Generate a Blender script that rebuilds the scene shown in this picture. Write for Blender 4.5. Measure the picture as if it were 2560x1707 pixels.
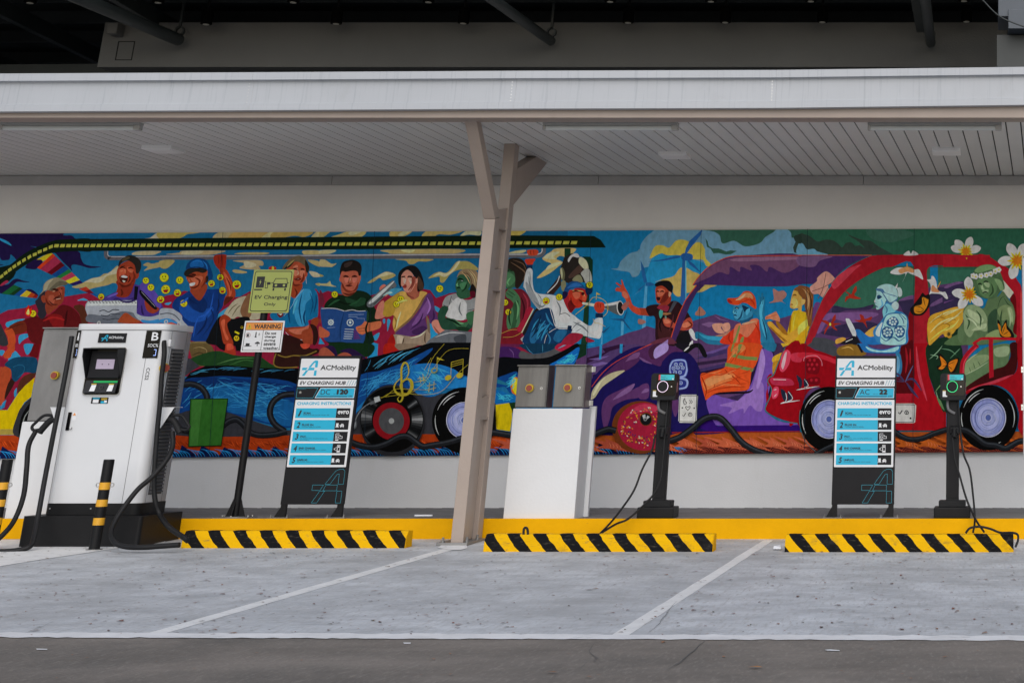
import bpy, bmesh, math, random
from mathutils import Vector, Matrix, geometry
R = math.radians
scn = bpy.context.scene
for o in list(bpy.data.objects): bpy.data.objects.remove(o)

# ------------------------------------------------------------------ camera
F, PITCH, CAMH, PX, HZ = 3900.0, R(18.6), 0.976, 2470.0, 1040.0      # measured on the 2560 x 1707 photograph
CP, SP = math.cos(PITCH), math.sin(PITCH)
PY = HZ - F*math.tan(PITCH)
cam = bpy.data.cameras.new('camera'); camo = bpy.data.objects.new('camera', cam)
scn.collection.objects.link(camo); scn.camera = camo
camo.location = (0, 0, CAMH); camo.rotation_euler = (R(90)+PITCH, 0, 0)
cam.sensor_width = 36; cam.lens = 36*F/2560
cam.shift_x = (1280-PX)/2560; cam.shift_y = (PY-853.5)/2560
cam.clip_end = 2000; cam.clip_start = .1
scn.render.resolution_x = 1024; scn.render.resolution_y = 682

# ------------------------------------------------------------------ sky, sun, exposure
w = bpy.data.worlds.new("World"); scn.world = w; w.use_nodes = True
nt = w.node_tree; bg = nt.nodes['Background']
sky = nt.nodes.new('ShaderNodeTexSky'); sky.sky_type = 'NISHITA'; sky.sun_disc = False
SUN_EL, SUN_AZ = R(37), R(172)
sky.sun_elevation = SUN_EL; sky.sun_rotation = SUN_AZ
sky.air_density = 1.0; sky.dust_density = 1.5; sky.ozone_density = 1.0
nt.links.new(sky.outputs[0], bg.inputs[0]); bg.inputs[1].default_value = 0.085
sun = bpy.data.lights.new('sun', 'SUN'); sun.energy = 1.5; sun.angle = R(75); sun.color = (1, .965, .92)
suno = bpy.data.objects.new('sun', sun); scn.collection.objects.link(suno)
suno.location = (0, -10, 20)
sd = Vector((math.sin(SUN_AZ)*math.cos(SUN_EL), math.cos(SUN_AZ)*math.cos(SUN_EL), math.sin(SUN_EL)))
suno.rotation_euler = sd.to_track_quat('Z', 'Y').to_euler()
scn.view_settings.view_transform = 'Standard'; scn.view_settings.look = 'None'
scn.view_settings.exposure = 0.45; scn.view_settings.gamma = 1

# ------------------------------------------------------------------ measuring helpers: a photograph pixel on a known plane
def ray(u, v):
    ax, ay = (u-PX)/F, -(v-PY)/F
    return ax, CP-ay*SP, SP+ay*CP
def onY(u, v, Y):
    x, y, z = ray(u, v); t = Y/y
    return x*t, CAMH+z*t
def onX(u, v, X):
    x, y, z = ray(u, v); t = X/x
    return y*t, CAMH+z*t
def onZ(u, v, Z):
    x, y, z = ray(u, v); t = (Z-CAMH)/z
    return x*t, y*t
GS, YG = .0205, 14.13            # the bays rise gently towards the kerb
def gz(Y): return GS*(min(Y, YG)-YG)
def onG(u, v):
    x, y, z = ray(u, v); t = (gz(0)-CAMH)/(z-GS*y)
    return x*t, y*t
T = {'5': (0, 780, 2.45), '6': (640, 840, 2.703), '7': (1280, 840, 2.703), '8': (1920, 840, 2.703),
     'A': (0, 0, 3.267), 'B': (640, 0, 3.267), 'C': (1280, 0, 3.267), 'D': (1920, 0, 3.267),
     'E': (0, 1280, 3.672), 'F': (640, 1280, 3.672), 'G': (1280, 1280, 3.672), 'H': (1920, 1280, 3.672),
     'K': (1080, 280, 5.2275)}
for _k, _v in zip('abcdefghijklmn', ((0, 560), (0, 860), (400, 560), (400, 860), (800, 560), (800, 860), (1200, 560), (1200, 860),
                                     (1600, 560), (1600, 860), (2000, 560), (2000, 860), (2360, 560), (2360, 860))):
    T[_k] = (_v[0], _v[1], 5.2275)
def uv(t, x, y): a, b, s = T[t]; return a+x/s, b+y/s

# ------------------------------------------------------------------ materials
def mat(name, col, rough=.6, metal=0, var=.0, vscale=3, bump=0, bscale=60, col2=None, stretch=(1, 1, 1), spec=.5, emit=0, attr=None, lo=.35, hi=.65):
    m = bpy.data.materials.new(name); m.use_nodes = True
    n, l = m.node_tree.nodes, m.node_tree.links; b = n['Principled BSDF']
    c = (*col, 1)
    b.inputs['Base Color'].default_value = c; b.inputs['Roughness'].default_value = rough
    b.inputs['Metallic'].default_value = metal; b.inputs['Specular IOR Level'].default_value = spec
    tc = n.new('ShaderNodeTexCoord'); mp = n.new('ShaderNodeMapping'); mp.inputs['Scale'].default_value = stretch
    l.new(tc.outputs['Object'], mp.inputs[0])
    src = None
    if attr:
        a = n.new('ShaderNodeAttribute'); a.attribute_name = attr; src = a.outputs['Color']
    if var or col2:
        no = n.new('ShaderNodeTexNoise'); no.inputs['Scale'].default_value = vscale; no.inputs['Detail'].default_value = 8
        no.inputs['Roughness'].default_value = .65
        l.new(mp.outputs[0], no.inputs['Vector'])
        r = n.new('ShaderNodeMapRange'); r.inputs[1].default_value = lo; r.inputs[2].default_value = hi
        l.new(no.outputs['Fac'], r.inputs[0])
        mx = n.new('ShaderNodeMix'); mx.data_type = 'RGBA'
        if attr:
            mx.blend_type = 'MULTIPLY'; mx.inputs[0].default_value = 1
            g = n.new('ShaderNodeMapRange'); g.inputs[3].default_value = 1-var; g.inputs[4].default_value = 1
            l.new(r.outputs[0], g.inputs[0]); l.new(src, mx.inputs[6]); l.new(g.outputs[0], mx.inputs[7])
        else:
            l.new(r.outputs[0], mx.inputs[0])
            mx.inputs[6].default_value = (*(col2 or [k*(1-var) for k in col]), 1); mx.inputs[7].default_value = c
        l.new(mx.outputs[2], b.inputs['Base Color'])
    elif src: l.new(src, b.inputs['Base Color'])
    if bump:
        nb = n.new('ShaderNodeTexNoise'); nb.inputs['Scale'].default_value = bscale; nb.inputs['Detail'].default_value = 6
        l.new(mp.outputs[0], nb.inputs['Vector'])
        bp = n.new('ShaderNodeBump'); bp.inputs['Strength'].default_value = bump; bp.inputs['Distance'].default_value = .01
        l.new(nb.outputs['Fac'], bp.inputs['Height']); l.new(bp.outputs[0], b.inputs['Normal'])
    if emit:
        b.inputs['Emission Color'].default_value = c; b.inputs['Emission Strength'].default_value = emit
    return m
def layer(m, col, scale, lo, hi, stretch=(1, 1, 1), strength=1, detail=10, seed=0):
    "lay a ragged second colour (stain, chip, dirt) over a material"
    n, l = m.node_tree.nodes, m.node_tree.links; b = n['Principled BSDF']
    tc = n.new('ShaderNodeTexCoord'); mp = n.new('ShaderNodeMapping'); mp.inputs['Scale'].default_value = stretch
    mp.inputs['Location'].default_value = (seed*3.1, seed*1.7, seed*.9)
    l.new(tc.outputs['Object'], mp.inputs[0])
    no = n.new('ShaderNodeTexNoise'); no.inputs['Scale'].default_value = scale; no.inputs['Detail'].default_value = detail; no.inputs['Roughness'].default_value = .7
    l.new(mp.outputs[0], no.inputs['Vector'])
    r = n.new('ShaderNodeMapRange'); r.inputs[1].default_value = lo; r.inputs[2].default_value = hi; r.inputs[4].default_value = strength
    l.new(no.outputs['Fac'], r.inputs[0])
    mx = n.new('ShaderNodeMix'); mx.data_type = 'RGBA'; l.new(r.outputs[0], mx.inputs[0])
    if b.inputs['Base Color'].links: l.new(b.inputs['Base Color'].links[0].from_socket, mx.inputs[6])
    else: mx.inputs[6].default_value = b.inputs['Base Color'].default_value
    mx.inputs[7].default_value = (*col, 1); l.new(mx.outputs[2], b.inputs['Base Color'])
    return m
M = {}
M['wall'] = layer(mat('wall_paint', (.82, .80, .765), .75, var=.10, vscale=.7, bump=.15, bscale=90), (.74, .72, .68), 2.2, .55, .85, (1, 1, .25), .5)
M['wall_low'] = layer(mat('lower_wall_paint', (.70, .71, .73), .75, var=.08, vscale=.8, bump=.15, bscale=70), (.56, .555, .545), 3, .58, .8, (1, 1, .3), .5)
M['concrete_grey'] = mat('grey_render', (.165, .162, .152), .85, var=.12, vscale=.8, bump=.2)
M['platform'] = layer(mat('platform_paint', (.20, .20, .205), .7, var=.3, vscale=4, bump=.4, bscale=30, stretch=(1, 2, 1)), (.12, .12, .12), 9, .55, .7)
M['bay'] = layer(layer(layer(mat('bay_paint', (.595, .615, .64), .62, var=.32, vscale=3.2, bump=.7, bscale=34, stretch=(.7, 1, 1), spec=.2), (.34, .345, .35), 1.1, .46, .72, (.8, .6, 1), .85, seed=1),
                       (.68, .685, .70), 7, .55, .72, (.6, 1.4, 1), .6, seed=2), (.37, .37, .365), 42, .50, .68, (1, .16, 1), .75, seed=3)
M['road'] = layer(layer(mat('road_surface', (.235, .208, .182), .9, var=.30, vscale=2.2, bump=.9, bscale=70, stretch=(.6, 1, 1), spec=.25), (.125, .116, .105), 1.6, .46, .72, (.8, .7, 1), .8, seed=4),
                  (.32, .292, .26), 46, .52, .72, (1, .22, 1), .55, seed=5)
M['line'] = layer(mat('line_paint', (.80, .80, .79), .6, var=.12, vscale=4, bump=.3, bscale=40), (.37, .385, .40), 14, .56, .68, (.6, 1.4, 1), .8, seed=6)
M['border'] = layer(mat('border_paint', (.80, .80, .80), .6, var=.15, vscale=5, bump=.3, bscale=40), (.28, .28, .28), 22, .60, .68, (.35, 2, 1), .9, seed=7)
M['yellow'] = layer(mat('kerb_yellow', (.80, .40, .0), .7, spec=.1, var=.14, vscale=2, bump=.25, bscale=25), (.34, .17, .03), 22, .62, .74, (1, 1, 2.2), .8, seed=8)
M['fascia'] = layer(layer(mat('fascia_sheet', (.44, .46, .49), .42, metal=0, var=.06, vscale=1.4, bump=.03, bscale=5), (.25, .27, .31), 40, .54, .72, (1, .02, .03), .6, seed=9),
                    (.30, .30, .30), 5, .58, .85, (1, 1, .5), .5, seed=10)
M['beige'] = layer(mat('column_paint', (.37, .30, .255), .5, var=.08, vscale=3, bump=.12, bscale=45), (.27, .22, .19), 7, .6, .8, (1, 1, .3), .5, seed=11)
M['slat'] = mat('soffit_slat', (.70, .695, .67), .45, var=.08, vscale=.8, bump=.04, bscale=8)
M['trim'] = mat('trim_paint', (.44, .43, .415), .6, var=.15, vscale=4)
M['lampbright'] = mat('lamp_plastic', (.92, .91, .89), .5, var=.05)
M['crackcol'] = mat('crack_dirt', (.10, .098, .093), .9)
M['lampblack'] = mat('lamp_black', (.003, .003, .003), .8, spec=.05)
M['dark'] = mat('dark_gap', (.02, .02, .02), .9, var=.3)
M['roofdark'] = mat('dark_green_steel', (.010, .014, .013), .6, var=.3, vscale=2)
M['black'] = mat('black_paint', (.008, .008, .009), .5, var=.3, vscale=6, bump=.05, bscale=60, spec=.22)
M['blackmatt'] = mat('black_plastic', (.012, .0125, .014), .6, var=.25, vscale=8, bump=.08, bscale=120, spec=.25)
M['gloss'] = mat('black_gloss', (.003, .003, .004), .12, var=.2, vscale=3, spec=.25)
M['rubber'] = mat('cable_rubber', (.010, .010, .011), .55, var=.3, vscale=12, spec=.3)
M['white'] = layer(mat('white_cabinet_paint', (.64, .65, .665), .35, var=.04, vscale=2, bump=.06, bscale=200), (.55, .54, .52), 6, .66, .9, (1, 1, .3), .4, seed=12)
M['plinthwhite'] = layer(mat('plinth_white', (.70, .71, .725), .6, var=.05, vscale=2, bump=.12, bscale=40), (.6, .57, .5), 7, .66, .85, (1, 1, 1), .5, seed=13)
M['sidegrey'] = mat('louvre_grey', (.07, .07, .073), .6, var=.2)
M['steel'] = layer(mat('brushed_steel', (.20, .195, .185), .45, metal=.5, var=.25, vscale=18, stretch=(1, 1, .12), bump=.06, bscale=80), (.11, .105, .10), 6, .45, .8, (2, 1, .35), .6, seed=14)
M['steeldull'] = layer(mat('dull_steel', (.27, .265, .26), .5, metal=.55, var=.25, vscale=5, stretch=(1, 1, .4)), (.14, .14, .14), 5, .55, .8, (1, 1, .5), .5, seed=15)
M['chrome'] = mat('zinc', (.6, .6, .6), .3, metal=1, var=.2)
M['red'] = mat('button_red', (.30, .05, .03), .5, var=.2)
M['yel'] = mat('collar_yellow', (.62, .42, .02), .5, var=.2)
M['signgreen'] = mat('sign_green', (.37, .42, .10), .5, var=.08, vscale=4)
M['ink'] = mat('sign_ink', (.014, .015, .017), .6, var=.2)
M['signwhite'] = mat('sign_white', (.72, .73, .75), .45, var=.05, vscale=4)
M['orange'] = mat('sign_orange', (.72, .26, .04), .5, var=.08)
M['cyan'] = mat('panel_cyan', (.0, .40, .62), .4, var=.06)
M['cyanlt'] = mat('panel_teal_line', (.02, .30, .40), .4, var=.1)
M['board'] = mat('board_black', (.010, .010, .012), .5, var=.2, vscale=3, spec=.2)
M['screen'] = mat('screen_lit', (.30, .25, .33), .3, emit=.35, var=.1, vscale=9)
M['green_led'] = mat('led_green', (.02, .75, .25), .4, emit=.55)
M['greenbar'] = mat('led_bar', (.0, .22, .05), .4, emit=.5)
M['white_led'] = mat('led_white', (.95, .75, .95), .4, emit=.45)
M['lampglow'] = mat('lamp_lens', (.35, .33, .28), .5, emit=.04)
M['blue_led'] = mat('led_digit', (.35, .5, 1), .3, emit=.8)
M['tube'] = mat('tube_lamp', (.60, .63, .63), .3, var=.1, spec=.6)
M['lampwhite'] = mat('lamp_white', (.42, .415, .40), .45, var=.06)
M['duct'] = mat('duct_sheet', (.10, .115, .135), .6, metal=.0, var=.15)
M['paint'] = mat('mural_paint', (.5, .5, .5), .7, var=.26, vscale=26, bump=.12, bscale=160, attr='paint', spec=.07, stretch=(1, 1, .55), lo=.3, hi=.6)
M['leaf'] = mat('dry_leaf', (.2, .1, .05), .8, var=.3, vscale=40, attr='paint')
M['paper'] = mat('paper', (.75, .77, .82), .7, var=.1)

# stripes of the wheel stops and bollards are paint bands set out in the object's own coordinates
def striped(name, period, duty, ax, rag=.03, c1=(.74, .41, .002), c2=(.007, .007, .008), off=0):
    m = mat(name, c1, .7, spec=.08, bump=.35, bscale=28); n, l = m.node_tree.nodes, m.node_tree.links; b = n['Principled BSDF']
    tc = n.new('ShaderNodeTexCoord'); d = n.new('ShaderNodeVectorMath'); d.operation = 'DOT_PRODUCT'
    l.new(tc.outputs['Object'], d.inputs[0]); d.inputs[1].default_value = ax
    no = n.new('ShaderNodeTexNoise'); no.inputs['Scale'].default_value = 14; no.inputs['Detail'].default_value = 6; l.new(tc.outputs['Object'], no.inputs['Vector'])
    def math_(op, a, bb):
        q = n.new('ShaderNodeMath'); q.operation = op
        for i, k in enumerate((a, bb)):
            if isinstance(k, (int, float)): q.inputs[i].default_value = k
            else: l.new(k, q.inputs[i])
        return q.outputs[0]
    s = math_('ADD', d.outputs['Value'], math_('MULTIPLY', math_('SUBTRACT', no.outputs['Fac'], .5), rag))
    s = math_('FRACT', math_('ADD', math_('DIVIDE', s, period), 100+off), 0)
    k = math_('LESS_THAN', s, duty)
    mx = n.new('ShaderNodeMix'); mx.data_type = 'RGBA'; l.new(k, mx.inputs[0])
    mx.inputs[6].default_value = (*c2, 1); mx.inputs[7].default_value = (*c1, 1)
    l.new(mx.outputs[2], b.inputs['Base Color'])
    layer(m, (.10, .085, .06), 16, .57, .70, (1, 1, 3.5), .75, seed=len(name)+off*9)
    layer(m, (.045, .042, .038), 5, .56, .75, (1, 1, 1.5), .6, seed=3+off*5)
    return m

# ------------------------------------------------------------------ mesh helpers
class MB:
    def __init__(s): s.v = []; s.f = []; s.smooth = []
    def add(s, vs, fs, sm=False):
        k = len(s.v); s.v += [tuple(map(float, p)) for p in vs]; s.f += [tuple(k+i for i in f) for f in fs]; s.smooth += [sm]*len(fs); return s
    def box(s, x0, x1, y0, y1, z0, z1):
        return s.add([(x0, y0, z0), (x1, y0, z0), (x1, y1, z0), (x0, y1, z0), (x0, y0, z1), (x1, y0, z1), (x1, y1, z1), (x0, y1, z1)],
                     [(0, 3, 2, 1), (4, 5, 6, 7), (0, 1, 5, 4), (1, 2, 6, 5), (2, 3, 7, 6), (3, 0, 4, 7)])
    def hexa(s, b, t):
        return s.add(list(b)+list(t), [(0, 3, 2, 1), (4, 5, 6, 7), (0, 1, 5, 4), (1, 2, 6, 5), (2, 3, 7, 6), (3, 0, 4, 7)])
    def beam(s, p, q, w, h, up=(0, 0, 1)):
        p, q = Vector(p), Vector(q); d = (q-p).normalized(); x = d.cross(Vector(up)).normalized(); y = x.cross(d)
        c = [(-w/2, -h/2), (w/2, -h/2), (w/2, h/2), (-w/2, h/2)]
        return s.hexa([p+x*a+y*b for a, b in c], [q+x*a+y*b for a, b in c])
    def prism(s, pts, y0, y1):
        "outline in x,z pushed along y"
        n = len(pts); tri = geometry.tessellate_polygon([[Vector((a, b, 0)) for a, b in pts]])
        vs = [(a, y0, b) for a, b in pts]+[(a, y1, b) for a, b in pts]
        fs = [tuple(t) for t in tri]+[tuple(i+n for i in reversed(t)) for t in tri]+[(i, (i+1) % n, (i+1) % n+n, i+n) for i in range(n)]
        return s.add(vs, fs)
    def xprism(s, pts, x0, x1):
        "outline in y,z pushed along x"
        n = len(pts); tri = geometry.tessellate_polygon([[Vector((a, b, 0)) for a, b in pts]])
        vs = [(x0, a, b) for a, b in pts]+[(x1, a, b) for a, b in pts]
        fs = [tuple(t) for t in tri]+[tuple(i+n for i in reversed(t)) for t in tri]+[(i, (i+1) % n, (i+1) % n+n, i+n) for i in range(n)]
        return s.add(vs, fs)
    def zprism(s, pts, z0, z1, sm=False):
        n = len(pts); tri = geometry.tessellate_polygon([[Vector((a, b, 0)) for a, b in pts]])
        vs = [(a, b, z0) for a, b in pts]+[(a, b, z1) for a, b in pts]
        s.add(vs, [tuple(t) for t in tri]+[tuple(i+n for i in reversed(t)) for t in tri])
        return s.add(vs, [(i, (i+1) % n, (i+1) % n+n, i+n) for i in range(n)], sm)
    def cyl(s, p, q, r, r2=None, n=20, cap=True):
        p, q = Vector(p), Vector(q); d = (q-p).normalized(); r2 = r if r2 is None else r2
        a = d.orthogonal().normalized(); b = d.cross(a); k = [2*math.pi*i/n for i in range(n)]
        c1 = [p+(a*math.cos(t)+b*math.sin(t))*r for t in k]; c2 = [q+(a*math.cos(t)+b*math.sin(t))*r2 for t in k]
        s.add(c1+c2, [(i, (i+1) % n, (i+1) % n+n, i+n) for i in range(n)], True)
        if cap: s.add(c1, [tuple(reversed(range(n)))]); s.add(c2, [tuple(range(n))])
        return s
    def tube(s, pts, r, n=10, sub=6):
        pts = [Vector(p) for p in pts]; P = []
        if len(pts) > 2 and sub > 1:
            e = [pts[0]*2-pts[1]]+pts+[pts[-1]*2-pts[-2]]
            for i in range(1, len(e)-2):
                a, b, c, d = e[i-1:i+3]
                for j in range(sub):
                    t = j/sub; P.append(.5*((2*b)+(c-a)*t+(2*a-5*b+4*c-d)*t*t+(3*b-3*c+d-a)*t**3))
            P.append(pts[-1])
        else: P = pts
        rings = []; nrm = (P[1]-P[0]).orthogonal().normalized()
        for i, p in enumerate(P):
            d = (P[min(i+1, len(P)-1)]-P[max(i-1, 0)]).normalized(); nrm = (nrm-d*nrm.dot(d)).normalized(); b = d.cross(nrm)
            rings.append([p+(nrm*math.cos(2*math.pi*k/n)+b*math.sin(2*math.pi*k/n))*r for k in range(n)])
        vs = [q for rr in rings for q in rr]
        fs = [(i*n+k, i*n+(k+1) % n, (i+1)*n+(k+1) % n, (i+1)*n+k) for i in range(len(P)-1) for k in range(n)]
        s.add(vs, fs, True); m = len(P)-1
        s.add(rings[0], [tuple(reversed(range(n)))]); s.add(rings[m], [tuple(range(n))])
        return s
    def ring(s, c, r0, r1, y0, y1, n=32, a0=0, a1=360, sq=1):
        "flat ring facing the camera side, round the y axis"
        full = a1-a0 >= 360; m = n if full else n+1
        A = [R(a0+(a1-a0)*i/n) for i in range(m)]
        vs = []
        for y in (y0, y1):
            for r in (r0, r1): vs += [(c[0]+r*math.cos(t), y, c[1]+r*sq*math.sin(t)) for t in A]
        fs = []
        for i in range(n):
            j = (i+1) % m
            fs += [(i, j, m+j, m+i), (2*m+i, 3*m+i, 3*m+j, 2*m+j), (m+i, m+j, 3*m+j, 3*m+i), (i, 2*m+i, 2*m+j, j)]
        return s.add(vs, fs)
    def build(s, name, m, parent=None, bevel=0, label=None, seg=2):
        me = bpy.data.meshes.new(name); org = parent_loc(parent) if parent else Vector((0, 0, 0))
        me.from_pydata([(Vector(v)-org) for v in s.v], [], s.f)
        for p, sm in zip(me.polygons, s.smooth): p.use_smooth = sm
        bm = bmesh.new(); bm.from_mesh(me)
        if bevel:
            bmesh.ops.remove_doubles(bm, verts=bm.verts, dist=1e-5)
        bmesh.ops.recalc_face_normals(bm, faces=bm.faces)
        if bevel:
            ed = [e for e in bm.edges if len(e.link_faces) == 2 and e.calc_face_angle(0) > .5]
            bmesh.ops.bevel(bm, geom=ed, offset=bevel, segments=seg, affect='EDGES', profile=.5, clamp_overlap=True)
        bm.to_mesh(me); bm.free()
        if m: me.materials.append(m)
        o = bpy.data.objects.new(name, me); scn.collection.objects.link(o)
        if parent: o.parent = parent
        if label: o['label'] = label
        return o
LOC = {}
def parent_loc(p):
    v = Vector((0, 0, 0))
    while p: v += p.location; p = p.parent
    return v
def tag(o, label=None, cat=None, group=None, kind=None):
    if label: o['label'] = label
    if cat: o['category'] = cat
    if group: o['group'] = group
    if kind: o['kind'] = kind
    return o
def thing(name, label, cat, loc, group=None):
    o = bpy.data.objects.new(name, None); scn.collection.objects.link(o); o.location = loc; o.empty_display_size = .1
    return tag(o, label, cat, group)
def single(name, mb, m, label, cat, group=None, bevel=0):
    "a thing that is one mesh, its origin at its own base"
    xs, ys, zs = zip(*mb.v); org = Vector(((min(xs)+max(xs))/2, (min(ys)+max(ys))/2, min(zs)))
    o = mb.build(name, m, None, bevel); o.data.transform(Matrix.Translation(-org)); o.location = org
    return tag(o, label, cat, group)
def struct(name, mb, m, bevel=0): return tag(mb.build(name, m, None, bevel), kind='structure')

_tc = {}
def text_shape(body, bold=0.0, shear=0):
    k = (body, bold, shear)
    if k not in _tc:
        cu = bpy.data.curves.new('t', 'FONT'); cu.body = body; cu.shear = shear; cu.offset = bold; cu.resolution_u = 3
        ob = bpy.data.objects.new('t', cu); scn.collection.objects.link(ob)
        dg = bpy.context.evaluated_depsgraph_get(); me = bpy.data.meshes.new_from_object(ob.evaluated_get(dg))
        v = [(p.co.x, p.co.y) for p in me.vertices]; f = [tuple(p.vertices) for p in me.polygons]
        bpy.data.objects.remove(ob); bpy.data.curves.remove(cu); bpy.data.meshes.remove(me)
        xs, ys = [p[0] for p in v], [p[1] for p in v]
        x0, y0, W, H = min(xs), min(ys), max(xs)-min(xs), max(ys)-min(ys)
        _tc[k] = ([((a-x0)/W, (b-y0)/H) for a, b in v], f)
    return _tc[k]
def text(mb, body, x0, x1, z0, z1, y, bold=0, shear=0, fn=None):
    v, f = text_shape(body, 0, shear); e = bold*(z1-z0)*1.3
    for k, (dx, dz) in enumerate(((0, 0), (e, 0), (-e, 0), (0, e), (0, -e)) if bold else ((0, 0),)):
        mb.add([(x0+e+(x1-x0-2*e)*a+dx, y-k*.00006, z0+e+(z1-z0-2*e)*b+dz) for a, b in v], f)
    return mb
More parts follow.
